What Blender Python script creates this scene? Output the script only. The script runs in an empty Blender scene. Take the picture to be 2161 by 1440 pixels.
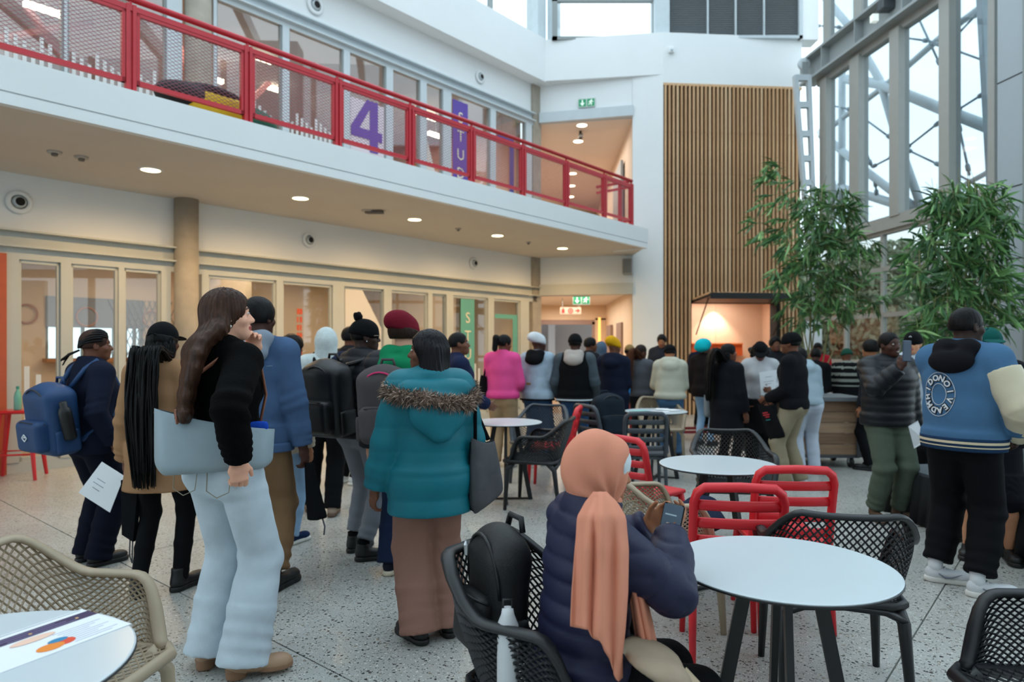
import bpy, math, random
import numpy as np
from mathutils import Vector, Matrix

S = bpy.context.scene
COL = S.collection
R = math.radians
# ---------------------------------------------------------------- camera
F, CX, HZ, CAMH = 1441.0, 1080.5, 735.0, 1.43      # focal length, principal x, horizon row (px of 2161x1440), eye height
cam = bpy.data.cameras.new('camera')
cam_ob = bpy.data.objects.new('camera', cam)
COL.objects.link(cam_ob)
cam_ob.location = (0, 0, CAMH)
cam_ob.rotation_euler = (R(90), 0, 0)
cam.sensor_width = 36.0
cam.lens = 36.0 * F / 2161
cam.shift_y = 15 / 2161
cam.clip_start = 0.05
cam.clip_end = 300
cam.dof.use_dof = True
cam.dof.focus_distance = 2.7
cam.dof.aperture_fstop = 2.6
S.camera = cam_ob
# ---------------------------------------------------------------- sky, sun, exposure
W = bpy.data.worlds.new('overcast_sky')
S.world = W
W.use_nodes = True
_n = W.node_tree.nodes
_l = W.node_tree.links
_n.clear()
_o = _n.new('ShaderNodeOutputWorld')
_b = _n.new('ShaderNodeBackground')
_tc = _n.new('ShaderNodeTexCoord')
_mp = _n.new('ShaderNodeMapping')
_nz = _n.new('ShaderNodeTexNoise')
_cr = _n.new('ShaderNodeValToRGB')
_nz.inputs['Scale'].default_value = 2.2
_nz.inputs['Detail'].default_value = 4
_cr.color_ramp.elements[0].position = 0.3
_cr.color_ramp.elements[0].color = (0.66, 0.86, 1.0, 1)
_cr.color_ramp.elements[1].position = 0.72
_cr.color_ramp.elements[1].color = (0.84, 0.95, 1.0, 1)
_l.new(_tc.outputs['Generated'], _mp.inputs[0])
_mp.inputs['Scale'].default_value = (1, 1, 2.5)
_l.new(_mp.outputs[0], _nz.inputs['Vector'])
_l.new(_nz.outputs[0], _cr.inputs[0])
_l.new(_cr.outputs[0], _b.inputs[0])
_b.inputs[1].default_value = 2.35
_l.new(_b.outputs[0], _o.inputs[0])
S.view_settings.view_transform = 'Standard'
S.view_settings.look = 'None'
S.view_settings.exposure = 0.0
S.view_settings.gamma = 1.0
S.view_settings.use_curve_mapping = False
try:
    S.cycles.max_bounces = 7
    S.cycles.diffuse_bounces = 4
    S.cycles.transparent_max_bounces = 16
    S.cycles.caustics_reflective = False
    S.cycles.caustics_refractive = False
    S.cycles.sample_clamp_indirect = 4.0
    S.cycles.use_denoising = True
except Exception:
    pass

# ---------------------------------------------------------------- picture geometry helpers
def at(px, py, Y):
    "point at distance Y in front of the eye seen at a pixel"
    return Vector(((px - CX) / F * Y, Y, CAMH - (py - HZ) / F * Y))
def xat(px, Y): return (px - CX) / F * Y
def zat(py, Y): return CAMH - (py - HZ) / F * Y
def ang(px): return math.degrees(math.atan((px - CX) / F))

# ---------------------------------------------------------------- materials
def lin(c):
    if isinstance(c, str):
        c = c.lstrip('#')
        c = tuple(int(c[i:i + 2], 16) / 255 for i in (0, 2, 4))
        return tuple(x / 12.92 if x <= .04045 else ((x + .055) / 1.055) ** 2.4 for x in c)
    return c
MATS = {}
def mat(name, col, rough=.6, metal=0., var=.0, vs=8., bump=0., bs=60., stretch=None, emit=0., ecol=None, sheen=0., coat=0., sss=0., spec=.5, coord='Object'):
    "principled material with a little noise variation and fine relief"
    if name in MATS: return MATS[name]
    m = bpy.data.materials.new(name)
    m.use_nodes = True
    nt = m.node_tree
    N, L = nt.nodes, nt.links
    b = N['Principled BSDF']
    c = lin(col)
    b.inputs['Base Color'].default_value = (*c, 1)
    b.inputs['Roughness'].default_value = rough
    b.inputs['Metallic'].default_value = metal
    b.inputs['Specular IOR Level'].default_value = spec
    if sheen: b.inputs['Sheen Weight'].default_value = sheen
    if coat: b.inputs['Coat Weight'].default_value = coat
    if sss:
        b.inputs['Subsurface Weight'].default_value = sss
        b.inputs['Subsurface Scale'].default_value = .012
    if emit:
        b.inputs['Emission Color'].default_value = (*lin(ecol or col), 1)
        b.inputs['Emission Strength'].default_value = emit
    tc = None
    if var or bump:
        tc = N.new('ShaderNodeTexCoord')
        mp = N.new('ShaderNodeMapping')
        if stretch: mp.inputs['Scale'].default_value = stretch
        L.new(tc.outputs[coord], mp.inputs[0])
    if var:
        nz = N.new('ShaderNodeTexNoise')
        nz.inputs['Scale'].default_value = vs
        nz.inputs['Detail'].default_value = 5
        L.new(mp.outputs[0], nz.inputs['Vector'])
        cr = N.new('ShaderNodeValToRGB')
        cr.color_ramp.elements[0].position = .3
        cr.color_ramp.elements[1].position = .7
        cr.color_ramp.elements[0].color = (*[max(0, x * (1 - var)) for x in c], 1)
        cr.color_ramp.elements[1].color = (*[min(1, x * (1 + var)) for x in c], 1)
        L.new(nz.outputs[0], cr.inputs[0])
        L.new(cr.outputs[0], b.inputs['Base Color'])
    if bump:
        n2 = N.new('ShaderNodeTexNoise')
        n2.inputs['Scale'].default_value = bs
        n2.inputs['Detail'].default_value = 3
        L.new(mp.outputs[0], n2.inputs['Vector'])
        bp = N.new('ShaderNodeBump')
        bp.inputs['Strength'].default_value = min(1, bump)
        bp.inputs['Distance'].default_value = .004
        L.new(n2.outputs[0], bp.inputs['Height'])
        L.new(bp.outputs[0], b.inputs['Normal'])
    MATS[name] = m
    return m
def glass(name, tint=(.9, .95, .95), refl=.08, rough=0.0):
    if name in MATS: return MATS[name]
    m = bpy.data.materials.new(name)
    m.use_nodes = True
    N, L = m.node_tree.nodes, m.node_tree.links
    N.clear()
    o = N.new('ShaderNodeOutputMaterial')
    mx = N.new('ShaderNodeMixShader')
    t = N.new('ShaderNodeBsdfTransparent')
    g = N.new('ShaderNodeBsdfGlossy')
    lw = N.new('ShaderNodeLayerWeight'); lw.inputs[0].default_value = .5
    pw = N.new('ShaderNodeMath'); pw.operation = 'POWER'; pw.inputs[1].default_value = 5
    ma = N.new('ShaderNodeMath'); ma.operation = 'MULTIPLY_ADD'; ma.inputs[1].default_value = .55; ma.inputs[2].default_value = refl; ma.use_clamp = True
    L.new(lw.outputs['Facing'], pw.inputs[0])
    t.inputs[0].default_value = (*tint, 1)
    g.inputs['Roughness'].default_value = rough
    L.new(pw.outputs[0], ma.inputs[0])
    L.new(ma.outputs[0], mx.inputs[0])
    L.new(t.outputs[0], mx.inputs[1])
    L.new(g.outputs[0], mx.inputs[2])
    L.new(mx.outputs[0], o.inputs[0])
    MATS[name] = m
    return m
def emis(name, col, k):
    return mat(name, col, rough=.5, emit=k)

# ---------------------------------------------------------------- objects
def rotm(rz=0, rx=0, ry=0):
    return np.array(Matrix.Rotation(R(rz), 3, 'Z') @ Matrix.Rotation(R(rx), 3, 'X') @ Matrix.Rotation(R(ry), 3, 'Y'))
def mesh_np(name, V, Fq, mats, smooth=True, mi=None):
    "mesh from numpy arrays (all faces the same size) or from python lists"
    me = bpy.data.meshes.new(name)
    if isinstance(Fq, np.ndarray) and Fq.ndim == 2 and len(Fq):
        V = np.asarray(V, np.float32)
        k = Fq.shape[1]
        me.vertices.add(len(V))
        me.vertices.foreach_set('co', V.ravel())
        me.loops.add(Fq.size)
        me.loops.foreach_set('vertex_index', Fq.astype(np.int32).ravel())
        me.polygons.add(len(Fq))
        me.polygons.foreach_set('loop_start', np.arange(0, Fq.size, k, dtype=np.int32))
        me.update(calc_edges=True)
        me.validate()
    else:
        me.from_pydata([tuple(map(float, v)) for v in V], [], [tuple(map(int, f)) for f in Fq])
        me.update()
    for m in (mats if isinstance(mats, (list, tuple)) else [mats]):
        me.materials.append(m)
    n = len(me.polygons)
    me.polygons.foreach_set('use_smooth', np.full(n, bool(smooth)))
    if mi is not None: me.polygons.foreach_set('material_index', np.asarray(mi, np.int32)[:n])
    return me
def link(name, me, parent=None, loc=None, rz=None, label=None, cat=None, group=None, kind=None):
    o = bpy.data.objects.new(name, me)
    COL.objects.link(o)
    if parent is not None: o.parent = parent
    if loc is not None: o.location = loc
    if rz is not None: o.rotation_euler = (0, 0, rz)
    tag(o, label, cat, group, kind)
    return o
def tag(o, label=None, cat=None, group=None, kind=None):
    if label: o['label'] = label
    if cat: o['category'] = cat
    if group: o['group'] = group
    if kind: o['kind'] = kind
    return o
def thing(name, label, cat, loc=(0, 0, 0), rz=0, group=None, kind=None):
    o = link(name, None, None, loc, rz, label, cat, group, kind)
    o.empty_display_size = .1
    return o
def dup(root, loc, rz, label=None, group=None):
    r = root.copy(); COL.objects.link(r); r.location = loc; r.rotation_euler = (0, 0, rz)
    if label: r['label'] = label
    if group: r['group'] = group
    for ch in list(root.children):
        c = ch.copy(); COL.objects.link(c); c.parent = r
        for g in list(ch.children):
            d = g.copy(); COL.objects.link(d); d.parent = c
    return r
class MB:
    "collects simple solids into one mesh"
    def __init__(s): s.v = []; s.f = []; s.m = []; s.cur = 0
    def add(s, V, Fs):
        o = len(s.v)
        s.v += [tuple(map(float, v)) for v in V]
        s.f += [tuple(i + o for i in f) for f in Fs]
        s.m += [s.cur] * len(Fs)
        return s
    def bx(s, x0, x1, y0, y1, z0, z1):
        V = [(x, y, z) for z in (z0, z1) for y in (y0, y1) for x in (x0, x1)]
        return s.add(V, [(0, 2, 3, 1), (4, 5, 7, 6), (0, 1, 5, 4), (1, 3, 7, 5), (3, 2, 6, 7), (2, 0, 4, 6)])
    def box(s, c, h, rot=None, bev=0):
        c = np.array(c, float); h = np.array(h, float)
        M = np.eye(3) if rot is None else np.array(rot)
        if not bev:
            V = [c + M @ (h * np.array((x, y, z))) for z in (-1, 1) for y in (-1, 1) for x in (-1, 1)]
            return s.add(V, [(0, 2, 3, 1), (4, 5, 7, 6), (0, 1, 5, 4), (1, 3, 7, 5), (3, 2, 6, 7), (2, 0, 4, 6)])
        b = bev
        prof = [(-h[2], 1), (-h[2] + b, 0), (h[2] - b, 0), (h[2], 1)]
        V, Fs = [], []
        for z, ins in prof:
            a = h[0] - b * ins * .8; d = h[1] - b * ins * .8
            for x, y in ((a - b, -d), (a, -d + b), (a, d - b), (a - b, d), (-a + b, d), (-a, d - b), (-a, -d + b), (-a + b, -d)):
                V.append(c + M @ np.array((x, y, z)))
        for i in range(3):
            for j in range(8):
                Fs.append((i * 8 + j, i * 8 + (j + 1) % 8, i * 8 + 8 + (j + 1) % 8, i * 8 + 8 + j))
        Fs.append(tuple(range(7, -1, -1))); Fs.append(tuple(range(24, 32)))
        return s.add(V, Fs)
    def bar(s, p, q, w, t=None, up=(0, 0, 1)):
        "rectangular bar from p to q"
        p = Vector(p); q = Vector(q); t = t or w
        d = (q - p).normalized(); u = Vector(up)
        if abs(d.dot(u)) > .98: u = Vector((0, 1, 0))
        a = d.cross(u).normalized(); b = a.cross(d).normalized()
        V = [e + a * x * w / 2 + b * y * t / 2 for e in (p, q) for x, y in ((-1, -1), (1, -1), (1, 1), (-1, 1))]
        return s.add(V, [(3, 2, 1, 0), (4, 5, 6, 7), (0, 1, 5, 4), (1, 2, 6, 5), (2, 3, 7, 6), (3, 0, 4, 7)])
    def tube(s, path, r, n=8, cap=True, closed=False, flat=None, up=None):
        "round tube along a path; r a number or a list; flat=(a,b) scales the section along / across up"
        P = [Vector(p) for p in path]; m = len(P)
        rr = [r] * m if not hasattr(r, '__len__') else list(r)
        V, Fs = [], []
        ref = Vector(up) if up else Vector((0.13, 0.21, 1)).normalized()
        pa = None
        for i in range(m):
            if closed: d = (P[(i + 1) % m] - P[i - 1])
            else: d = (P[min(i + 1, m - 1)] - P[max(i - 1, 0)])
            if d.length < 1e-9: d = Vector((0, 0, 1))
            d.normalize()
            if up or pa is None:
                a = d.cross(ref)
                if a.length < 1e-3: a = d.cross(Vector((1, 0, 0)))
            else:
                a = pa - d * pa.dot(d)
            a.normalize(); pa = a
            b = a.cross(d)
            fa, fb = flat or (1, 1)
            for k in range(n):
                t = 2 * math.pi * k / n
                V.append(P[i] + a * math.cos(t) * rr[i] * fa + b * math.sin(t) * rr[i] * fb)
        for i in range(m if closed else m - 1):
            j = (i + 1) % m
            for k in range(n):
                Fs.append((i * n + k, j * n + k, j * n + (k + 1) % n, i * n + (k + 1) % n))
        if cap and not closed:
            Fs.append(tuple(range(n))); Fs.append(tuple((m - 1) * n + k for k in range(n - 1, -1, -1)))
        return s.add(V, Fs)
    def lathe(s, prof, n=24, c=(0, 0, 0), ax=None, ring=False):
        "profile [(r,z)] turned about z (or about ax)"
        M = np.eye(3)
        if ax is not None: M = np.array(Vector((0, 0, 1)).rotation_difference(Vector(ax)).to_matrix())
        c = np.array(c, float); V, Fs = [], []
        for r, z in prof:
            for k in range(n):
                t = 2 * math.pi * k / n
                V.append(c + M @ np.array((r * math.cos(t), r * math.sin(t), z)))
        for i in range(len(prof) - (0 if ring else 1)):
            j = (i + 1) % len(prof)
            for k in range(n):
                Fs.append((i * n + k, i * n + (k + 1) % n, j * n + (k + 1) % n, j * n + k))
        if ring: return s.add(V, Fs)
        if prof[0][0] > 1e-6: Fs.append(tuple(range(n - 1, -1, -1)))
        if prof[-1][0] > 1e-6: Fs.append(tuple((len(prof) - 1) * n + k for k in range(n)))
        return s.add(V, Fs)
    def prism(s, poly, z0, z1):
        n = len(poly)
        V = [(x, y, z0) for x, y in poly] + [(x, y, z1) for x, y in poly]
        return s.add(V, [tuple(range(n - 1, -1, -1)), tuple(range(n, 2 * n))] + [(i, (i + 1) % n, n + (i + 1) % n, n + i) for i in range(n)])
    def slab(s, poly3, th):
        "planar polygon in 3-D given a thickness along its normal"
        P = [Vector(p) for p in poly3]; n = len(P)
        nn = Vector((0, 0, 0))
        for i in range(n): nn += (P[i] - P[0]).cross(P[(i + 1) % n] - P[0])
        nn.normalize()
        V = [p - nn * th / 2 for p in P] + [p + nn * th / 2 for p in P]
        return s.add(V, [tuple(range(n - 1, -1, -1)), tuple(range(n, 2 * n))] + [(i, (i + 1) % n, n + (i + 1) % n, n + i) for i in range(n)])
    def sph(s, c, r, n=12, m=8):
        r = np.array(r if hasattr(r, '__len__') else (r, r, r), float); c = np.array(c, float)
        V, Fs = [c + r * np.array((0, 0, -1))], []
        for i in range(1, m):
            a = math.pi * i / m - math.pi / 2
            for k in range(n):
                t = 2 * math.pi * k / n
                V.append(c + r * np.array((math.cos(a) * math.cos(t), math.cos(a) * math.sin(t), math.sin(a))))
        V.append(c + r * np.array((0, 0, 1)))
        for k in range(n): Fs.append((0, 1 + (k + 1) % n, 1 + k))
        for i in range(m - 2):
            for k in range(n):
                a = 1 + i * n + k; b = 1 + i * n + (k + 1) % n
                Fs.append((a, b, b + n, a + n))
        t = len(V) - 1
        for k in range(n): Fs.append((t, t - n + k, t - n + (k + 1) % n))
        return s.add(V, Fs)
    def mesh(s, name, m, smooth=False):
        return mesh_np(name, s.v, s.f, m, smooth, s.m)
    def build(s, name, m, parent=None, smooth=False, **k):
        me = s.mesh(name, m, smooth)
        return link(name, me, parent, **k)
def text_obj(name, txt, size, m, parent=None, loc=(0, 0, 0), rot=(0, 0, 0), depth=.002, align='CENTER', off=0., **k):
    "lettering turned into a mesh"
    cu = bpy.data.curves.new(name, 'FONT')
    cu.body = txt; cu.size = size; cu.extrude = depth; cu.offset = off
    cu.align_x = align; cu.align_y = 'CENTER'; cu.resolution_u = 3
    t = bpy.data.objects.new(name, cu); COL.objects.link(t)
    bpy.context.view_layer.update()
    me = bpy.data.meshes.new_from_object(t.evaluated_get(bpy.context.evaluated_depsgraph_get()))
    bpy.data.objects.remove(t); bpy.data.curves.remove(cu)
    me.materials.clear(); me.materials.append(m); me.name = name
    o = link(name, me, parent, **k)
    o.location = loc; o.rotation_euler = rot
    return o
def area_light(name, loc, size, power, col, rot=(0, 0, 0), parent=None, spread=None, sy=None):
    l = bpy.data.lights.new(name, 'AREA')
    l.energy = power; l.color = col; l.size = size
    if sy: l.shape = 'RECTANGLE'; l.size_y = sy
    if spread: l.spread = R(spread)
    o = bpy.data.objects.new(name, l); COL.objects.link(o)
    o.location = loc; o.rotation_euler = rot
    if parent: o.parent = parent
    return o
def spot_light(name, loc, power, col, angle=110, blend=.8, rot=(0, 0, 0), r=.06, parent=None):
    l = bpy.data.lights.new(name, 'SPOT')
    l.energy = power; l.color = col; l.spot_size = R(angle); l.spot_blend = blend; l.shadow_soft_size = r
    o = bpy.data.objects.new(name, l); COL.objects.link(o)
    o.location = loc; o.rotation_euler = rot
    if parent: o.parent = parent
    return o
# ================================================================ setting
D = np.array((.6463, .7631)); NI = np.array((-.7631, .6463)); A0 = np.array((-5.5, 8.08))     # left front: line along D, rooms on the NI side
FA = math.atan2(D[1], D[0])
def fp(s, w): return A0 + D * s + NI * w
def fs(px, w=0.):
    u = (px - CX) / F; a = A0 + NI * w
    return (u * a[1] - a[0]) / (D[0] - u * D[1])
FL = (A0[0], A0[1], 0)
white = mat('wall_white', '#e6e8e8', rough=.75, var=.015, vs=1.5, bump=.05, bs=40)
soff = mat('soffit_white', '#cfc6ba', rough=.8, var=.02, vs=2)
alu = mat('frame_grey', '#b9bab2', rough=.5, var=.03, vs=3)
alud = mat('frame_dark', '#8d9392', rough=.5)
conc = mat('concrete', '#a39a8c', rough=.85, var=.12, vs=5, bump=.3, bs=30)
steelw = mat('steel_white', '#c3ccd0', rough=.45, var=.03)
dark = mat('dark_gap', '#161412', rough=.9)
gl = glass('window_glass', (.92, .94, .93), .055)
glr = glass('tinted_glass', (.78, .82, .84), .05)
film = mat('frosted_film', '#d5d6d4', rough=.6)
def stc(name, mb, m, parent=None, loc=None, rz=None, smooth=False, **k):
    o = mb.build(name, m, parent, smooth, loc=loc, rz=rz, **k)
    if parent is None and 'cat' not in k: o['kind'] = 'structure'
    return o
def fac(name, mb, m, parent=None, **k): return stc(name, mb, m, parent, FL if parent is None else None, FA if parent is None else None, **k)

# ---- terrazzo floor: a bed and sawn slabs
def terrazzo():
    m = bpy.data.materials.new('terrazzo'); m.use_nodes = True
    N, L = m.node_tree.nodes, m.node_tree.links
    b = N['Principled BSDF']; b.inputs['Roughness'].default_value = .30; b.inputs['Specular IOR Level'].default_value = .5
    tc = N.new('ShaderNodeTexCoord')
    base = N.new('ShaderNodeTexNoise'); base.inputs['Scale'].default_value = 1.3; base.inputs['Detail'].default_value = 6
    br = N.new('ShaderNodeValToRGB'); br.color_ramp.elements[0].color = (.36, .36, .335, 1); br.color_ramp.elements[1].color = (.455, .46, .435, 1)
    br.color_ramp.elements[0].position = .35; br.color_ramp.elements[1].position = .65
    L.new(tc.outputs['Object'], base.inputs[0]); L.new(base.outputs[0], br.inputs[0])
    prev = br.outputs[0]
    for sc, thr, cols in ((42, .30, [(.0, (.045, .045, .045)), (.45, (.10, .095, .085)), (.75, (.25, .22, .17))]),
                          (95, .34, [(.0, (.06, .06, .06)), (.4, (.16, .15, .13)), (.7, (.62, .62, .58))]),
                          (62, .22, [(.0, (.66, .66, .62)), (.6, (.36, .32, .25))])):
        mp = N.new('ShaderNodeMapping'); mp.inputs['Location'].default_value = (sc * .37, sc * .11, 0); L.new(tc.outputs['Object'], mp.inputs[0])
        nz = N.new('ShaderNodeTexNoise'); nz.inputs['Scale'].default_value = sc * .9; L.new(mp.outputs[0], nz.inputs[0])
        ad = N.new('ShaderNodeMixRGB'); ad.blend_type = 'ADD'; ad.inputs[0].default_value = .022
        L.new(mp.outputs[0], ad.inputs[1]); L.new(nz.outputs['Color'], ad.inputs[2])
        v = N.new('ShaderNodeTexVoronoi'); v.inputs['Scale'].default_value = sc; v.inputs['Randomness'].default_value = 1
        L.new(ad.outputs[0], v.inputs['Vector'])
        sep = N.new('ShaderNodeSeparateColor'); L.new(v.outputs['Color'], sep.inputs[0])
        mu = N.new('ShaderNodeMath'); mu.operation = 'MULTIPLY'; mu.inputs[1].default_value = thr * 1.3; L.new(sep.outputs[0], mu.inputs[0])
        lt = N.new('ShaderNodeMath'); lt.operation = 'LESS_THAN'; L.new(v.outputs['Distance'], lt.inputs[0]); L.new(mu.outputs[0], lt.inputs[1])
        cr = N.new('ShaderNodeValToRGB'); cr.color_ramp.interpolation = 'CONSTANT'
        while len(cr.color_ramp.elements) < len(cols): cr.color_ramp.elements.new(.5)
        for e, (p, c) in zip(cr.color_ramp.elements, cols): e.position = p; e.color = (*c, 1)
        L.new(sep.outputs[1], cr.inputs[0])
        mx = N.new('ShaderNodeMixRGB'); L.new(lt.outputs[0], mx.inputs[0]); L.new(prev, mx.inputs[1]); L.new(cr.outputs[0], mx.inputs[2])
        prev = mx.outputs[0]
    L.new(prev, b.inputs['Base Color'])
    return m
terr = terrazzo()
b = MB(); b.bx(-16, 22, -20, 12, -.2, -.006)
floor = fac('floor', b, mat('joint_filler', '#6a6a64', rough=.8))
for si, s0 in enumerate(np.arange(-15.82, 20, 5.0)):
    for wi, w0 in enumerate((-17.55, -13.15, -8.75, -4.35)):
        b = MB(); b.bx(s0 + .004, s0 + 4.996, w0 + .004, min(w0 + 4.396, .0), -.02, 0)
        b.build('floor_slab', terr, floor)
wood = mat('wood_floor', '#b0977a', rough=.45, var=.15, vs=3, stretch=(1, 8, 1), bump=.1)
b = MB(); b.bx(-9, 9.0, .0, 7, -.02, .004); b.build('floor_boards', wood, floor)

# ---- left front, ground level
cols_lo = [(10, 40), (128, 150), (250, 262), (340, 360), (425, 440), (583, 597), (702, 726), (810, 826), (903, 912), (942, 956), (1030, 1042), (1098, 1116)]
b = MB(); b.bx(-9, 9.35, 0, .3, 2.78, 3.46)
wl = fac('wall_left', b, white)
b = MB(); b.bx(-9, 9.35, -.14, .04, 2.58, 2.60); b.bx(-9, 9.35, -.14, .04, 2.76, 2.78); b.bx(-9, 9.35, -.03, .02, 2.60, 2.76)
fac('beam_lower', b, alu)
b = MB(); b.bx(-9, 9.3, -.05, .06, 2.45, 2.58); b.bx(-9, 9.3, -.05, .06, 0, .12)
fac('trim_1', b, alu)
bays = []
for i, (x0, x1) in enumerate(cols_lo):
    s0, s1 = fs(x0, -.05), fs(x1, -.05)
    b = MB(); b.bx(s0, s1, -.06, .06, .12, 2.45)
    fac('trim_%d' % (i + 2), b, alu)
    if i + 1 < len(cols_lo) and i != 3: bays.append((s1, fs(cols_lo[i + 1][0], -.05)))
    elif i == 3: pass
panes = []
for i, (s0, s1) in enumerate(bays):
    b = MB(); b.bx(s0 - .01, s1 + .01, -.006, .006, .12, 2.45)
    o = fac('window_%d' % (i + 1), b, gl); panes.append(o)
    b = MB(); z = .03
    b.bx(s0, s0 + z, -.025, .025, .12, 2.45); b.bx(s1 - z, s1, -.025, .025, .12, 2.45); b.bx(s0, s1, -.025, .025, 2.41, 2.45); b.bx(s0, s1, -.025, .025, .12, .17)
    b.build('window_frame', alud if i in (5, 7) else alu, o)
    n = int((s1 - s0 - .1) / .115)
    for k in range(n):
        x = s0 + .06 + k * .115
        b = MB(); b.bx(x, x + .052, -.012, -.007, .45 + .06 * (k % 3), 1.22 - .1 * ((k * 7 + i) % 3)); b.build('film_strip', film, o)
def on_pane(name, pxa, pxb, z0, z1, m, par, w=-.02, th=.004, lab=None):
    s0, s1 = fs(pxa, w), fs(pxb, w)
    b = MB(); b.bx(s0, s1, w - th, w, z0, z1)
    return b.build(name, m, par, label=lab), s0, s1
teal = mat('teal_film', '#5fa394', rough=.5); purp = mat('purple_film', '#5b3fa0', rough=.5)
cream = mat('cream_letter', '#e8dcc0', rough=.5)
o, s0, s1 = on_pane('banner_film', 972, 1001, .3, 2.40, teal, panes[8], lab='teal strip with vertical lettering')
for k, ch in enumerate('STUDIO'):
    text_obj('letter', ch, .30, cream, panes[8], ((s0 + s1) / 2, -.03, 2.02 - .36 * k), (R(90), 0, 0), .002)
on_pane('film_frame', 1044, 1092, 2.05, 2.14, teal, panes[9]); on_pane('film_frame', 1082, 1092, .3, 2.05, teal, panes[9])
# white slanted film and red lettering on two panes
s0, s1 = fs(728, -.02), fs(806, -.02)
b = MB(); b.slab([(s0, -.02, .3), (s1, -.02, .3), (s1, -.02, 1.75), (s0 + (s1 - s0) * .45, -.02, 2.42), (s0, -.02, 2.42)], .004); b.build('slanted_film', mat('white_film', '#d8cfc4', rough=.6), panes[5])
om = mat('orange_letter', '#c8502c', rough=.6); rgm = random.Random(2)
for k in range(12):      # blurred upright lettering, too soft to read: plain marks
    b = MB(); x = fs(632, -.02); z = 2.0 - .125 * k
    for q in range(2): b.bx(x - .045 + .05 * q, x - .045 + .05 * q + .022 + .02 * rgm.random(), -.026, -.02, z - .045, z + .045)
    b.bx(x - .045, x + .05, -.0262, -.0202, z - .01 + .03 * rgm.random(), z + .015); b.build('printed_mark', om, panes[4], kind='stuff')
# terracotta return and sliding door edge at the far left
b = MB(); b.bx(-1.6, fs(9), -.1, .1, 0, 2.5)
fac('partition_1', b, mat('terracotta', '#b5532f', rough=.6, var=.08))
# ---- columns
def column(name, px0, px1, w, z0, z1):
    s0, s1 = fs(px0, w), fs(px1, w); r = abs(s1 - s0) * .40
    c = fp((s0 + s1) / 2, w)
    b = MB(); b.lathe([(r, z0), (r, z1)], 28)
    o = b.build(name, conc, None, True, loc=(c[0], c[1], 0), kind='structure')
    return o
column('column_1', 363, 423, -.1, 0, 3.44)
column('column_2', 384, 450, -.05, 3.8, 6.7)
b = MB(); b.bx(9.16, 9.46, -.05, .25, 0, 7.3)
fac('column_3', b, conc)
# ---- rooms behind the ground level glazing
warmw = mat('room_wall', '#dcc6ac', rough=.8, var=.04, vs=2)
warmc = mat('room_ceiling', '#b9a894', rough=.8)
BW = 4.6
b = MB(); b.bx(-9, 9.2, .3, BW, 2.95, 3.1); fac('ceiling_1', b, warmc)
b = MB()
wins = []
ops = [(96, 246), (264, 302)]
edges = [-9.0]
for a, c in ops: edges += [fs(a, BW), fs(c, BW)]
edges.append(9.2)
for i in range(0, len(edges), 2): b.bx(edges[i], edges[i + 1], BW, BW + .15, 0, 2.95)
for i in range(1, len(edges) - 1, 2):
    b.bx(edges[i], edges[i + 1], BW, BW + .15, 0, 1.25); b.bx(edges[i], edges[i + 1], BW, BW + .15, 2.35, 2.95)
    wins.append((edges[i], edges[i + 1]))
fac('wall_back_room', b, warmw)
for i, (x0, x1) in enumerate(wins):
    b = MB(); b.bx(x0, x1, BW + .06, BW + .075, 1.25, 2.35); o = fac('window_%d' % (40 + i), b, gl)
    b = MB()
    for x in (x0, (x0 + x1) / 2, x1 - .05): b.bx(x, x + .05, BW + .03, BW + .1, 1.25, 2.35)
    b.build('window_frame', alud, o)
    b = MB(); b.bx(x0, x1, BW - .03, BW - .015, 1.80, 2.35); b.build('roller_blind', mat('blind_grey', '#8c8f96', rough=.9), o)
    b = MB(); b.bx(x0 - .05, x1 + .05, BW - .25, BW, 1.18, 1.25); b.build('window_sill', mat('oak', '#a9744a', rough=.5, var=.15, stretch=(1, 12, 12)), o)
x0, x1 = wins[1]
b = MB()
for k in range(-3, 8):
    for q in (1, -1):
        p = (x0 + k * .1, 1.25) if q > 0 else (x0 + k * .1 + .45, 1.25)
        b.bar((p[0], BW - .05, 1.25), (p[0] + q * .45, BW - .05, 2.35), .014)
b.build('security_lattice', mat('lattice_metal', '#8f8a88', rough=.4, metal=.4), None, loc=FL, rz=FA, kind='structure')
for k, (px, zz, r) in enumerate([(58, 2.02, .16), (186, 2.0, .17), (322, 2.0, .15)]):
    b = MB(); sx = fs(px, BW - .1)
    b.tube([(sx + r * math.cos(a), BW - .04, zz + r * math.sin(a)) for a in np.linspace(0, 6.283, 25)[:-1]], .018, 6, closed=True)
    o = b.build('wall_ring', mat('ring_pink', '#b98a76', rough=.6), None, True, loc=FL, rz=FA)
    tag(o, 'thin pinkish ring ornament on the beige room wall, %s' % ('beside the white window edge', 'in front of the grey roller blind', 'right of the lattice window')[k], 'wall decor')
# cross walls that divide the rooms
for k, px in enumerate((500, 905)):
    s_ = fs(px, 2.5); b = MB(); b.bx(s_, s_ + .12, 1.6 if k else 2.2, BW, 0, 2.95); fac('partition_%d' % (k + 2), b, warmw)
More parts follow.
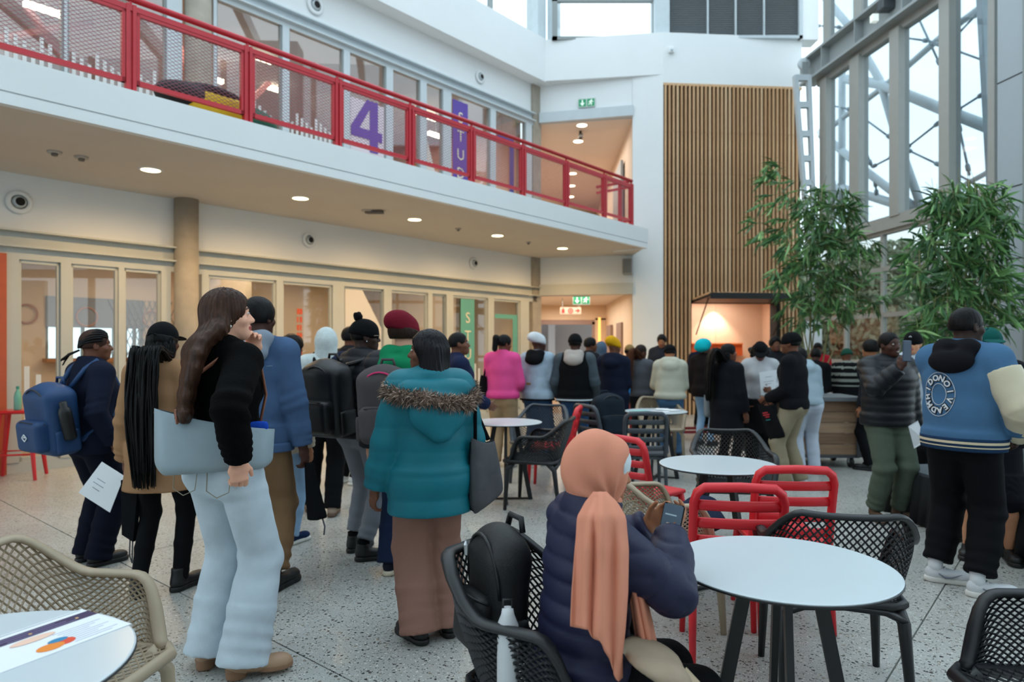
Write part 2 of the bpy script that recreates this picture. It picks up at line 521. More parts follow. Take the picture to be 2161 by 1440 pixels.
# ceiling lamps of the rooms
lamp = emis('lamp_warm', '#ffe3b0', 9); lampw = emis('lamp_white', '#fff0d6', 12)
strips = [(40, 130, 574, 2.0), (545, 566, 588, 1.6), (455, 515, 617, 1.9), (535, 590, 612, 2.8), (960, 1020, 668, 3.4), (1010, 1062, 668, 3.6), (640, 700, 650, 3.0), (290, 338, 634, 3.2)]
for k, (xa, xb, y, w) in enumerate(strips):
    s0, s1 = fs(xa, w), fs(xb, w); b = MB(); b.bx(min(s0, s1), max(s0, s1), w - .05, w + .05, 2.88, 2.95)
    o = b.build('strip_light', lampw, None, loc=FL, rz=FA)
    tag(o, 'slim linear ceiling light ' + ['left of the tall wide mullion', 'above the black haired person in denim', 'right of the concrete column', 'beyond the first pane right of the column', 'behind the teal lettering strip', 'right of the teal lettering strip', 'behind the vertical red lettering', 'above the lattice window'][k], 'ceiling light', 'linear lights in the ground floor rooms')
for k, (xa, w) in enumerate([(442, 1.5), (557, 1.9), (640, 2.4), (790, 1.2), (888, 1.3), (916, 2.2), (295, 2.6), (1010, 2.0)]):
    b = MB(); s0 = fs(xa, w); b.lathe([(.055, 2.90), (.06, 2.95)], 12, (s0, w, 0))
    o = b.build('spot_light', lampw, None, loc=FL, rz=FA)
    tag(o, 'small round room downlight ' + ['just right of the concrete column', 'above the denim jacket', 'behind the vertical red lettering', 'beside the slanted white film', 'above the maroon beanie', 'between two narrow panes left of the teal strip', 'above the lattice window', 'right of the teal lettering strip'][k], 'ceiling light', 'round lights in the ground floor rooms')
for k, (s_, w) in enumerate([(-1.5, 2.4), (2.6, 2.2), (6.2, 2.2)]):
    c = fp(s_, w); area_light('room_light', (c[0], c[1], 2.85), 2.6, 50, (1, .83, .64))
b = MB(); b.bx(9.0, 9.16, .32, BW, 0, 2.95); fac('partition_4', b, warmw)
# ---- balcony: slab with soffit, fascia and the upper floor
def wp(s, w): q = fp(s, w); return (q[0], q[1])
poly = [wp(-9, -2.62), wp(9.52, -2.62), (2.62, 14.70), (.62, 15.3), wp(-9, .05)]
b = MB(); b.prism(poly, 3.44, 3.80); stc('slab_balcony', b, soff)
b = MB(); b.bx(-9, 9.56, -2.68, -2.60, 3.42, 3.515); b.bx(-9, 9.54, -2.66, -2.60, 3.515, 3.53); b.bx(-9, 9.56, -2.68, -2.60, 3.53, 3.81)
b.bx(9.50, 9.56, -2.6, -1.9, 3.42, 3.81)
fac('trim_20', b, white)
b = MB(); b.bx(-9, 9.2, 0, 7, 3.46, 3.80); fac('slab_upper', b, mat('upper_floor', '#b49a86', rough=.6))
# soffit downlights
warm = (1.0, .66, .32)
spots = [(318, 358), (634, 418), (875, 463), (1050, 497), (1187, 524)]
places = ['at the left end of its row near the column', 'above the brown haired woman in black jacket', 'in the middle of its row of five', 'second from the far end of its row', 'at the far end of its row near the white pillar']
for k, (px, py) in enumerate(spots):
    Y = (3.44 - CAMH) * F / (HZ - py); X = xat(px, Y)
    t = thing('downlight', 'round warm soffit downlight ' + places[k], 'ceiling light', (X, Y, 3.44), 0, 'downlights in the balcony soffit')
    b = MB(); b.lathe([(.115, -.012), (.125, -.006), (.125, .002), (.10, .002), (.10, -.010)], 24, ring=True); b.build('trim_ring', white, t, True)
    b = MB(); b.lathe([(0.0, -.008), (.10, -.008), (.10, .0)], 24); b.build('diffuser', emis('downlight_glow', '#ffe2a8', 14), t)
    spot_light('downlight_lamp', (X, Y, 3.42), 230, warm, 172, .9, r=.1)
for k, (px, py, r) in enumerate([(115, 320, .07), (172, 331, .07), (775, 444, .09), (967, 482, .05), (1115, 511, .05)]):
    Y = (3.44 - CAMH) * F / (HZ - py); X = xat(px, Y)
    t = thing('smoke_detector', ['flat grey ceiling sensor at the left picture edge end of the soffit', 'flat grey ceiling sensor next to another near the column', 'white ceiling projector bracket between two downlights', 'small white soffit sensor before the fourth downlight', 'tiny white soffit sensor before the last downlight'][k], 'sensor', (X, Y, 3.44))
    b = MB(); b.lathe([(r * .9, -.02), (r, 0)], 16); b.build('base', mat('sensor_grey', '#b3aca2', rough=.6), t, True)
    b = MB(); b.lathe([(0, -.05), (r * .4, -.045), (r * .45, -.02)], 12)
    if k == 2: b.box((.12, 0, -.03), (.12, .04, .02))
    b.build('cover', mat('sensor_dark', '#6f6760', rough=.5), t, True)
# round air nozzles on the wall bands
for k, (px, py, r) in enumerate([(40, 427, .135), (652, 507, .12), (1000, 556, .12), (665, 12, .15), (1013, 163, .13)]):
    w = -.012; s_ = fs(px, w); c = fp(s_, w); z = zat(py, c[1])
    t = thing('air_nozzle', 'round air nozzle ' + ['on the lower wall band left of the concrete column', 'on the lower wall band right of the concrete column', 'on the lower wall band near the far corner', 'high on the upper wall band near its left end', 'high on the upper wall band near the far corner'][k], 'air vent', (c[0], c[1], z), FA + math.pi)
    b = MB(); b.lathe([(r, 0), (r * .98, .02), (r * .62, .03), (r * .60, .01), (r * .62, 0)], 28, ax=(0, 1, 0), ring=True); b.build('ring', white, t, True)
    b = MB(); b.lathe([(r * .60, .008), (r * .40, .05), (r * .36, .06)], 24, ax=(0, 1, 0)); b.build('cup', steelw, t, True)
    b = MB(); b.lathe([(0, .055), (r * .36, .061)], 20, ax=(0, 1, 0)); b.build('bore', dark, t)
# ---- upper level front
ups = [(136, 142), (352, 384), (450, 457), (596, 610), (725, 738), (815, 829), (887, 900), (935, 952), (1035, 1046), (1110, 1122)]
b = MB(); b.bx(-9, 9.2, 0, .3, 6.60, 7.7); fac('wall_upper_left', b, white)
b = MB(); b.bx(-9, 9.6, -.32, .3, 7.26, 8.2); fac('wall_band_left', b, white)
b = MB(); b.bx(-9, 9.2, -.12, .04, 6.42, 6.44); b.bx(-9, 9.2, -.12, .04, 6.58, 6.60); b.bx(-9, 9.2, -.03, .02, 6.44, 6.58); fac('beam_upper', b, steelw)
b = MB(); b.bx(-9, 9.2, -.05, .06, 6.34, 6.42); b.bx(-9, 9.2, -.05, .06, 3.80, 3.88); fac('trim_21', b, steelw)
ub = []
for i, (x0, x1) in enumerate(ups):
    s0, s1 = fs(x0, -.05), fs(x1, -.05)
    b = MB(); b.bx(s0, s1, -.06, .06, 3.88, 6.34); fac('trim_%d' % (22 + i), b, steelw)
    if i + 1 < len(ups) and i != 1: ub.append((s1, fs(ups[i + 1][0], -.05)))
ub.insert(0, (-8, fs(ups[0][0], -.05)))
upan = []
glu = glass('upper_glass', (.85, .88, .88), .13)
for i, (s0, s1) in enumerate(ub):
    b = MB(); b.bx(s0 - .01, s1 + .01, -.006, .006, 3.88, 6.34)
    o = fac('window_%d' % (20 + i), b, glu); upan.append(o)
    b = MB(); z = .025
    b.bx(s0, s0 + z, -.03, .03, 3.88, 6.34); b.bx(s1 - z, s1, -.03, .03, 3.88, 6.34); b.build('window_frame', alud, o)
    if i in (0, 1, 2, 3):
        n = int((s1 - max(s0, -1.5) - .1) / .085)
        for k in range(n):
            x = max(s0, -1.5) + .06 + k * .085
            b = MB(); b.bx(x, x + .042, -.012, -.007, 3.9, 5.08 - .05 * ((k * 5 + i) % 4)); b.build('film_strip', film, o)
# the purple 4 on frosted film
def pz(px, py, w=-.03):
    s_ = fs(px, w); return s_, zat(py, fp(s_, w)[1])
b = MB(); (sa, za), (sb, zb) = pz(740, 190), pz(812, 345)
b.bx(sa, sb, -.024, -.02, 3.9, za - .1); b.build('frosted_panel', mat('film_lilac', '#dccfd6', rough=.6), upan[4])
sa, zt = pz(741, 200); sb, zb = pz(806, 328)
sc_ = (zt - zb)
def q4(x, y): return (sa + (sb - sa) * x, -.032, zb + sc_ * y)
b = MB()
b.slab([q4(.60, 0), q4(.86, 0), q4(.86, 1), q4(.60, 1)], .01)
b.slab([q4(.0, .24), q4(1., .24), q4(1., .42), q4(.0, .42)], .0102)
b.slab([q4(.0, .42), q4(.26, .42), q4(.72, 1), q4(.50, 1)], .0104)
b.build('numeral_four', purp, upan[4])
# slanted white film, dark pane, purple lettering strip
s0, s1 = ub[6]; b = MB(); b.slab([(s0, -.02, 3.9), (s1, -.02, 3.9), (s1 - .1, -.02, 4.5), (s0 + .05, -.02, 5.3)], .004); b.build('slanted_film', MATS['white_film'], upan[6])
s0, s1 = pz(956, 300)[0], pz(988, 300)[0]
b = MB(); b.bx(s0, s1, -.024, -.02, 3.9, 6.25); b.build('banner_film', purp, upan[7])
for k, ch in enumerate('STUDIO'):
    text_obj('letter', ch, .30, cream, upan[7], ((s0 + s1) / 2, -.03, 5.92 - .36 * k), (R(90), 0, 0), .002)
b = MB(); s0, s1 = pz(1050, 300)[0], pz(1085, 300)[0]; b.bx(s0, s1, -.024, -.02, 5.75, 5.95); b.bx(s1 - .14, s1, -.024, -.02, 3.9, 5.75); b.build('film_frame', mat('indigo_film', '#3c3a86', rough=.5), upan[8])
b = MB(); b.bx(-9, 9.2, 5.2, 5.35, 3.8, 6.6); fac('wall_upper_room', b, mat('peach_wall', '#d6a184', rough=.8))
b = MB(); b.bx(-9, 9.2, .3, 5.3, 6.5, 6.6); fac('ceiling_2', b, mat('upper_ceiling', '#a79c96', rough=.8))
b = MB(); b.bx(9.0, 9.16, .3, 5.3, 3.8, 6.6); fac('partition_5', b, MATS['peach_wall'])
for k, (xa, xb, y, w) in enumerate([(50, 140, 20, 1.6), (530, 575, 122, 1.5), (440, 470, 168, 2.4), (565, 592, 175, 2.6), (880, 920, 245, 1.4), (905, 935, 285, 1.0)]):
    s0, s1 = fs(xa, w), fs(xb, w); z = zat(y, fp((s0 + s1) / 2, w)[1]); z = min(max(z, 5.2), 6.44)
    b = MB(); b.bx(min(s0, s1), max(s0, s1), w - .04, w + .04, z - .04, z + .03);
    o = b.build('light_tube', lampw, None, loc=FL, rz=FA); tag(o, 'hanging light tube upstairs ' + ['at the left picture edge', 'above the third red railing panel', 'behind the second railing panel, the upper one of two', 'behind the third railing panel, the shorter lower one', 'right of the purple numeral, the upper one of two', 'right of the purple numeral, the lower one of two'][k], 'ceiling light', 'light tubes in the upper rooms')
    b = MB(); b.bx((s0 + s1) / 2 - .006, (s0 + s1) / 2 + .006, w - .006, w + .006, z + .03, 6.5); b.build('hanger', alud, o)
# red-brown steel bracing inside the upper room
t = thing('steel_bracing', 'reddish steel braces crossing behind the upper glass front', 'steel frame', (A0[0], A0[1], 0), FA)
for (s0, z0, s1, z1, w) in [(-.6, 5.4, 1.2, 6.4, 2.2), (.4, 6.4, 1.4, 5.2, 2.4), (2.4, 6.4, 3.4, 3.9, 2.0), (3.2, 5.2, 4.2, 6.4, 2.3), (3.0, 6.4, 4.0, 5.0, 2.6), (-1.5, 5.3, 4.0, 5.3, 2.5)]:
    b = MB(); b.bar((s0, w, z0), (s1, w, z1), .09); b.build('brace', mat('brace_red', '#9a5a50', rough=.6), t)
for k, s_ in enumerate((-1, 3., 6.6)):
    c = fp(s_, 2.2); area_light('upper_room_light', (c[0], c[1], 6.4), 2.4, 110, (1, .86, .72))

# ---- far side: portal wall with corridors, pillar, slatted wall
P0, P1, P2, P3 = np.array((.60, 15.25)), np.array((2.60, 14.75)), np.array((3.23, 14.58)), np.array((6.30, 14.84))
def wallq(name, a, c, z0, z1, m, th=.25, **k):
    "wall piece from a to c in plan, thickness away from the eye"
    d = (c - a) / np.linalg.norm(c - a); n = np.array((-d[1], d[0]))
    b = MB(); b.prism([tuple(a), tuple(c), tuple(c + n * th), tuple(a + n * th)], z0, z1)
    return stc(name, b, m, **k)
wallq('wall_far_lower', P0, P1, 2.84, 3.46, white)
wallq('beam_far_lower', P0 + (0, -.08), P1 + (0, -.08), 2.60, 2.84, alu, .3)
wallq('wall_far_upper', P0, P1, 6.66, 7.32, white)
wallq('beam_far_upper', P0 + (0, -.08), P1 + (0, -.08), 6.44, 6.66, steelw, .3)
wallq('wall_band_far', np.array((.36, 15.0)), P2, 7.28, 8.18, white, .5)
wallq('pillar_white', P1 + (.0, -.02), P2, 0, 7.29, white, .9)
wallq('wall_above_slats', P2, P3, 7.10, 8.18, white, .4)
# ground level corridor
cz = 2.68
b = MB(); b.prism([(.6, 15.3), (2.62, 14.9), (2.75, 21), (-.6, 21)], 2.68, 2.8); stc('ceiling_3', b, mat('corridor_ceiling', '#e2d6ca', rough=.8))
b = MB(); b.prism([(-.3, 15.35), (2.7, 14.6), (2.8, 23), (-1.5, 23)], -.02, .003); b.build('corridor_boards', wood, None, kind='structure')
b = MB(); b.prism([(2.62, 14.95), (2.74, 20), (2.9, 20), (2.85, 14.95)], 0, 2.7); stc('wall_corridor_right', b, warmw)
b = MB(); b.prism([(.52, 15.35), (.60, 15.35), (.35, 20), (.2, 20)], 0, 2.7); stc('wall_corridor_left', b, warmw)
b = MB(); b.bx(.2, 2.8, 19.9, 20.1, 2.25, 2.75); b.bx(.2, .42, 19.9, 20.1, 0, 2.3); b.bx(2.42, 2.8, 19.9, 20.1, 0, 2.3); stc('wall_corridor_end', b, warmw)
b = MB(); b.bx(.42, 2.42, 19.92, 20.0, 2.12, 2.25); b.bx(.42, .5, 19.92, 20.0, 0, 2.2); b.bx(2.34, 2.42, 19.92, 20.0, 0, 2.2)
stc('door_1', b, mat('door_frame_mauve', '#9c8680', rough=.6))
b = MB(); b.bx(.0, 3.2, 22.9, 23.1, 0, 2.8); stc('wall_corridor_beyond', b, mat('grey_beyond', '#a9a4a4', rough=.8))
for k, x in enumerate((.75, 1.2)):
    b = MB(); b.bx(x, x + .22, 22.5, 22.7, 0, 2.3); stc('column_%d' % (5 + k), b, mat('post_white', '#c4c6cc', rough=.6))
for k, y in enumerate((16.3, 18.2)):
    b = MB(); b.bx(2.60 + .02 * k, 2.66 + .03 * k, y, y + .75, 0, 2.05); stc('door_%d' % (2 + k), b, mat('door_brown', '#8d7264', rough=.6))
b = MB(); b.bx(2.46, 2.52, 19.4, 19.5, .0, 2.3); stc('trim_50', b, emis('slot_light', '#ffb45a', 1.6))
area_light('corridor_light', (1.5, 17.3, 2.6), 1.2, 80, (1, .90, .78), sy=4)
# exit and fire signs
green = mat('sign_green', '#1d8a5e', rough=.4, emit=.25); signw = mat('sign_white', '#e9f2ea', rough=.4, emit=.5)
def exit_sign(X, Y, z, w, h, label, rz=0, top=None):
    t = thing('exit_sign', label, 'sign', (X, Y, z), rz)
    if top:
        for q in (-.12, .12): b = MB(); b.bx(q - .006, q + .006, 0, .012, h / 2, top - z); b.build('rod', alud, t)
    b = MB(); b.bx(-w / 2, w / 2, -.01, .02, -h / 2, h / 2); b.build('housing', mat('sign_case', '#cfd8d2', rough=.5), t)
    for sx in (-1, 1):
        b = MB(); b.bx(sx * w * .25 - w * .22, sx * w * .25 + w * .22, -.014, -.009, -h * .42, h * .42); b.build('green_panel', green, t)
    k = h * .42
    b = MB(); c = -w * .25      # down arrow
    b.bx(c - k * .14, c + k * .14, -.018, -.013, -k * .2, k * .8)
    b.slab([(c - k * .62, -.0155, -k * .05), (c, -.0155, -k * .85), (c + k * .62, -.0155, -k * .05), (c + k * .3, -.0155, -k * .02), (c, -.0155, -k * .36), (c - k * .3, -.0155, -k * .02)], .005)
    b.build('arrow', signw, t)
    b = MB(); c = w * .25       # running figure
    V = lambda x, y: (c + x * k, -.016, y * k)
    b.sph((c + k * .18, -.0155, k * .68), (k * .17, .004, k * .17), 10, 6)
    for p, q in (((.1, .48), (-.1, -.05)), ((-.1, -.05), (.28, -.3)), ((.28, -.3), (.12, -.75)), ((-.1, -.05), (-.3, -.45)), ((-.3, -.45), (-.72, -.5)), ((.1, .42), (-.38, .3)), ((-.38, .3), (-.5, -.02)), ((.1, .42), (.42, .12)), ((.42, .12), (.66, .28))):
        b.bar(V(*p), V(*q), k * .18, .005, up=(0, 1, 0))
    b.build('running_figure', signw, t)
    return t
exit_sign(xat(1238, 14.95), 14.95, zat(217, 14.95), .37, .19, 'green exit sign with arrow on the white wall above the upper corridor', R(-13))
exit_sign(xat(1227, 15.6), 15.6, zat(634, 15.6), .39, .20, 'green exit sign with arrow hanging above the ground level corridor', R(-6), 2.68)
redm = mat('sign_red', '#b8342c', rough=.5)
t = thing('fire_sign', 'pale board with three red fire point symbols in the corridor', 'sign', (xat(1204, 17), 17, zat(656, 17)), 0)
b = MB(); b.bx(-.26, .26, -.01, .01, -.085, .085); b.build('board', mat('sign_pale', '#d9b8a4', rough=.6), t)
for q in (-.2, .2): b = MB(); b.bx(q - .006, q + .006, -.006, .006, .085, 2.68 - zat(656, 17)); b.build('rod', alud, t)
b = MB(); b.bx(-.22, -.15, -.014, -.009, -.06, .035); b.bx(-.20, -.17, -.014, -.009, .035, .065); b.build('extinguisher_symbol', redm, t)
b = MB(); b.tube([(.055 * math.cos(a), -.013, .055 * math.sin(a)) for a in np.linspace(0, 6.283, 17)[:-1]], .012, 5, closed=True); b.sph((0, -.012, 0), (.025, .004, .025), 10, 6); b.build('hose_reel_symbol', redm, t)
b = MB(); b.bx(.12, .2, -.014, -.009, -.015, .015); b.slab([(.17, -.012, -.055), (.24, -.012, 0), (.17, -.012, .055)], .005); b.build('arrow_symbol', redm, t)
# upper corridor
uc = mat('upper_corridor', '#e0d2c4', rough=.8)
b = MB(); b.prism([(.6, 15.25), (2.62, 14.85), (3.2, 27), (.4, 27)], 6.42, 6.5); stc('ceiling_4', b, uc)
b = MB(); b.prism([(.6, 15.25), (2.62, 14.75), (3.3, 27), (.4, 27)], 3.5, 3.80); stc('slab_corridor', b, MATS['upper_floor'])
b = MB(); b.prism([(2.62, 14.9), (3.15, 27), (3.3, 27), (2.85, 14.9)], 3.8, 6.5); stc('wall_upper_corridor_right', b, mat('corridor_pale', '#dcc8b4', rough=.8))
b = MB(); b.prism([(.6, 15.3), (.45, 27), (.3, 27), (.45, 15.3)], 3.8, 6.5); stc('wall_upper_corridor_left', b, uc)
b = MB(); b.bx(.3, 3.3, 26.9, 27.1, 3.8, 6.5); stc('wall_upper_corridor_end', b, uc)
b = MB(); b.prism([(2.64, 16.2), (2.72, 18), (2.66, 18), (2.58, 16.2)], 3.8, 5.9); stc('door_5', b, mat('door_grey', '#8f9496', rough=.6))
for k, (px, py) in enumerate([(1228, 264), (1220, 298), (1208, 366), (1206, 392), (1204, 415)]):
    Y = (6.42 - CAMH) * F / (HZ - py); X = xat(px, Y)
    t = thing('downlight', 'upper corridor downlight, ' + ['first of its row', 'second of its row, behind the dark camera', 'third of its row', 'fourth of its row', 'last of its row, deepest in the corridor'][k], 'ceiling light', (X, Y, 6.42), 0, 'downlights in the upper corridor')
    b = MB(); b.lathe([(.11, -.008), (.13, -.006), (.13, 0), (.11, 0)], 20, ring=True); b.build('trim_ring', white, t)
    b = MB(); b.lathe([(0, -.016), (.10, -.014), (.11, -.01)], 20); b.build('diffuser', emis('corridor_glow', '#fff0d0', 10), t)
t = thing('security_camera', 'dark camera hanging from the upper corridor ceiling between two downlights', 'camera', (xat(1225, 15.7), 15.7, 6.42))
b = MB(); b.lathe([(.03, -.1), (.03, 0)], 10); b.build('mount', dark, t)
b = MB(); b.box((0, -.03, -.13), (.045, .08, .05), bev=.01); b.build('housing', mat('camera_dark', '#3a3836', rough=.5), t)
area_light('upper_corridor_light', (1.7, 19.5, 6.3), 1.2, 130, (1, .90, .80), sy=8)

# ---- timber slats with the kiosk hatch
ds = (P3 - P2); LS = np.linalg.norm(ds); ds = ds / LS; SA = math.atan2(ds[1], ds[0])
def sxp(px):
    u = (px - CX) / F; return (u * P2[1] - P2[0]) / (ds[0] - u * ds[1])
hx0, hx1, hz0, hz1 = sxp(1462), sxp(1640), 1.02, 2.40
SL = (P2[0], P2[1], 0)
b = MB(); b.bx(0, hx0, .07, .30, 0, 7.08); b.bx(hx1, LS, .07, .30, 0, 7.08); b.bx(hx0, hx1, .07, .30, hz1, 7.08); b.bx(hx0, hx1, .07, .30, 0, hz0)
sw_ = b.build('wall_slatted', mat('slat_backing', '#2b1c12', rough=.9), None, loc=SL, rz=SA, kind='structure')
oaks = [mat('oak_slat_%s' % c, h, rough=.55, var=.14, vs=2.5, stretch=(8, 8, .6)) for c, h in (('a', '#cfa67c'), ('b', '#c59a70'), ('c', '#d8b48c'))]
pitch = .0885
nsl = int(LS / pitch)
rg = random.Random(4)
segs = [(0, hz0 - .004), (hz0, hz1 + .056), (hz1 + .06, 3.55), (3.556, 5.16), (5.166, 6.05), (6.056, 7.05)]
sme = {}
for i in range(nsl):
    x = .03 + i * pitch
    ci = rg.randrange(3)
    for j, (z0, z1) in enumerate(segs):
        if j == 1 and hx0 - .05 < x < hx1: continue
        z0_ = z0
        k = (j, ci)
        if k not in sme:
            b = MB(); b.bx(0, .036, -.02, .07, z0_, z1); sme[k] = b.mesh('slat', oaks[k[1]])
        link('slat', sme[k], sw_, (x, 0, 0))
b = MB(); b.bx(0, LS, -.01, .2, 7.05, 7.10); b.build('top_rail', oaks[0], sw_)
# kiosk interior
kw = mat('kiosk_wall', '#d8bda6', rough=.7)
b = MB(); b.bx(hx0 - .1, hx1 + .6, 1.9, 2.0, 0, 2.7); b.bx(hx0 - .15, hx0 - .05, .3, 2, 0, 2.7); b.bx(hx1 + .55, hx1 + .65, .3, 2, 0, 2.7); b.bx(hx0 - .1, hx1 + .6, .3, 2.0, 2.6, 2.7); b.bx(hx0 - .1, hx1 + .6, .3, 2.0, 0, .05)
for x in np.linspace(hx0, hx1, 4)[1:3]: b.bx(x - .004, x + .004, 1.885, 1.9, 0, 2.6)
kio = b.build('wall_kiosk', kw, None, loc=SL, rz=SA, kind='structure')
b = MB(); b.bx(hx0 - .02, hx1 + .02, -.12, .32, hz0 - .05, hz0 + .0); b.build('counter_ledge', oaks[1], kio)
q = P2 + ds * sxp(1577) + np.array((-ds[1], ds[0])) * 1.72
spot_light('kiosk_spot', (q[0], q[1], 2.52), 130, (1, .86, .70), 100, .5, (R(-10), 0, 0), .03)
area_light('kiosk_fill', (q[0] - .1, q[1] - .7, 2.58), 1.2, 32, (1, .86, .72))  # added fill without a fixture, brightens the kiosk interior
t = thing('kiosk_lamp', 'small round spot lamp lighting the beige kiosk back wall', 'lamp', (q[0], q[1], 2.6))
b = MB(); b.lathe([(.05, -.05), (.05, 0)], 14); b.build('housing', white, t); b = MB(); b.lathe([(0, -.052), (.045, -.05)], 14); b.build('lens', lampw, t)
t = thing('kiosk_shelf', 'orange shelf unit along the kiosk back wall', 'shelf', (P2[0], P2[1], 0), SA)
b = MB(); b.bx(hx0 + .1, hx1 - .1, 1.55, 1.88, 1.25, 1.52); b.build('carcass', mat('orange_unit', '#e0652c', rough=.5), t)
b = MB(); b.bx(hx0 + .1, hx1 - .1, 1.5, 1.89, 1.52, 1.55); b.build('top', mat('orange_top', '#ef8a4a', rough=.4), t)
t = thing('hatch_flap', 'black kiosk hatch flap propped open above the serving window', 'awning', (P2[0], P2[1], 0), SA)
b = MB(); b.slab([(hx0, .0, hz1 + .03), (hx1, .0, hz1 + .03), (hx1 + .0, -1.0, hz1 + .10), (hx0, -1.0, hz1 + .10)], .05); b.build('panel', mat('flap_black', '#17181a', rough=.5), t)
b = MB(); b.bx(hx0, hx1, -1.03, -.99, hz1 + .02, hz1 + .14); b.build('front_edge', MATS['flap_black'], t)
for i in range(int((hx1 - hx0) / pitch)):
    b = MB(); x = hx0 + .02 + i * pitch; b.bar((x, -.03, hz1 + .075), (x, -.97, hz1 + .142), .036, .04); b.build('slat', oaks[i % 3], t)
for x in (hx0 + .08, hx1 - .08):
    b = MB(); b.bar((x, .02, hz0 + .7), (x, -.7, hz1 + .06), .02); b.build('strut', dark, t)
b = MB(); b.bx(hx1 - .02, hx1 + .05, -.01, .3, hz0, hz1); b.build('side_jamb', dark, t)
# ---- clerestory above the bands
b = MB()
b.bx(-9, 9.6, .02, .1, 8.2, 8.26); b.bx(-9, 9.6, .02, .1, 9.6, 9.75)
for px in (1035, 700, 500, 300):
    s_ = fs(px, .05); b.bx(s_ - .05, s_ + .05, .02, .1, 8.2, 9.7)
o = fac('trim_60', b, alud)
b = MB(); b.bx(-9, 9.6, .05, .06, 8.26, 9.6); fac('window_60', b, glass('clear_glass', (.97, .98, .98), .05))
b = MB(); b.bx(9.25, 9.55, -.12, .2, 8.18, 9.9); b.bx(9.75, 9.85, -.3, 0, 8.18, 9.9); fac('column_8', b, steelw)
def wl2(name, xa, xb, z0, z1, y, m, th=.08):
    "box facing the eye between two picture columns"
    b = MB(); b.bx(xat(xa, y), xat(xb, y), y, y + th, z0, z1); return stc(name, b, m)
b = MB()
for xa, xb in ((1165, 1176), (1376, 1384)): b.bx(xat(xa, 14.9), xat(xb, 14.9), 14.85, 14.95, 8.15, 9.9)
b.bx(xat(1165, 14.9), xat(1384, 14.9), 14.85, 14.95, 8.15, 8.22); b.bx(xat(1165, 14.9), xat(1384, 14.9), 14.85, 14.95, 8.98, 9.06)
stc('trim_61', b, alud)
b = MB(); b.bx(xat(1170, 14.9), xat(1380, 14.9), 14.9, 14.91, 8.2, 9.9); stc('window_61', b, MATS['clear_glass'])
wl2('pillar_upper', 1382, 1413, 8.1, 10, 14.7, steelw, .5); wl2('pillar_upper_right', 1690, 1728, 8.1, 10, 14.75, white, .4)
lou = mat('louver_grey', '#a3a8aa', rough=.55)
b = MB(); b.bx(xat(1413, 14.75), xat(1690, 14.75), 14.83, 14.9, 8.17, 10); lo = b.build('wall_louvers', mat('louver_back', '#6b7073', rough=.8), None, kind='structure')
b = MB()
for k in range(46): b.box((xat(1551, 14.75), 14.80, 8.19 + k * .04), (xat(1690, 14.75) / 2 - xat(1413, 14.75) / 2, .022, .003), rotm(0, 35))
b.build('louver_blades', lou, lo, kind='stuff')
for px in (1494, 1553, 1613): 
    b = MB(); b.bx(xat(px - 1.5, 14.75), xat(px + 1.5, 14.75), 14.75, 14.83, 8.17, 10); b.build('seam_post', steelw, lo)
b = MB(); b.bx(xat(1410, 14.75), xat(1693, 14.75), 14.72, 14.85, 8.12, 8.18); b.bx(xat(1686, 14.75), xat(1693, 14.75), 14.72, 14.85, 8.12, 10); b.build('louver_frame', steelw, lo)
# ---- right glazing
G0 = np.array((6.40, 14.2)); GD = np.array((.104, -.9946)); GO = np.array((.9946, .104)); GA = math.atan2(GD[1], GD[0])
GL = (G0[0], G0[1], 0)
def gt(px, off=0.):
    u = (px - CX) / F; g = G0 + GO * off
    return (u * g[1] - g[0]) / (GD[0] - u * GD[1])
def gp(px, py, off=0.):
    t = gt(px, off); q = G0 + GO * off + GD * t
    return Vector((q[0], q[1], zat(py, q[1])))
def gla(name, b, m, parent=None, **k): return stc(name, b, m, parent, GL if parent is None else None, GA if parent is None else None, **k)
gfr = mat('glazing_frame', '#a3a29c', rough=.5, var=.03)
TE = 13.0
b = MB(); b.bx(-.3, TE, -.28, .06, 6.98, 7.03); b.bx(-.3, TE, -.28, .06, 7.46, 7.51); b.bx(-.3, TE, -.10, -.06, 7.03, 7.46)
for t_ in (.5, 1.6, 2.9, 4.2): b.bx(t_, t_ + .02, -.27, -.06, 7.03, 7.46)
gla('beam_right', b, mat('beam_grey', '#9aa0a0', rough=.5))
b = MB(); b.bx(0, TE, -.06, .08, 6.86, 6.98); b.bx(0, TE, -.10, .08, 3.50, 3.73); gla('trim_70', b, gfr)
gm = [(1735, 1749), (1798, 1818), (1883, 1903), (1988, 2010)]
gb = [gt(1749)]
for i, (x0, x1) in enumerate(gm):
    t0, t1 = gt(x0, -.06), gt(x1, -.06)
    b = MB(); b.bx(t0, t1, -.12, .08, 3.70, 6.9); b.bx(t0 + .02, t1 - .02, -.05, .08, 7.5, 10); gla('trim_%d' % (71 + i), b, gfr)
ts = [gt(m[0]) for m in gm] + [gt(2105), 7.2, 9.0, 11, 13]
for i in range(len(ts) - 1):
    b = MB(); b.bx(ts[i], ts[i + 1], -.005, .005, 3.72, 6.88); gla('window_%d' % (70 + i), b, glr)
    b = MB(); b.bx(ts[i], ts[i + 1], -.005, .005, 7.5, 10); gla('window_%d' % (80 + i), b, glr)
    if i > 3: b = MB(); b.bx(ts[i] - .06, ts[i] + .06, -.1, .08, 0, 10); gla('trim_%d' % (90 + i), b, gfr)
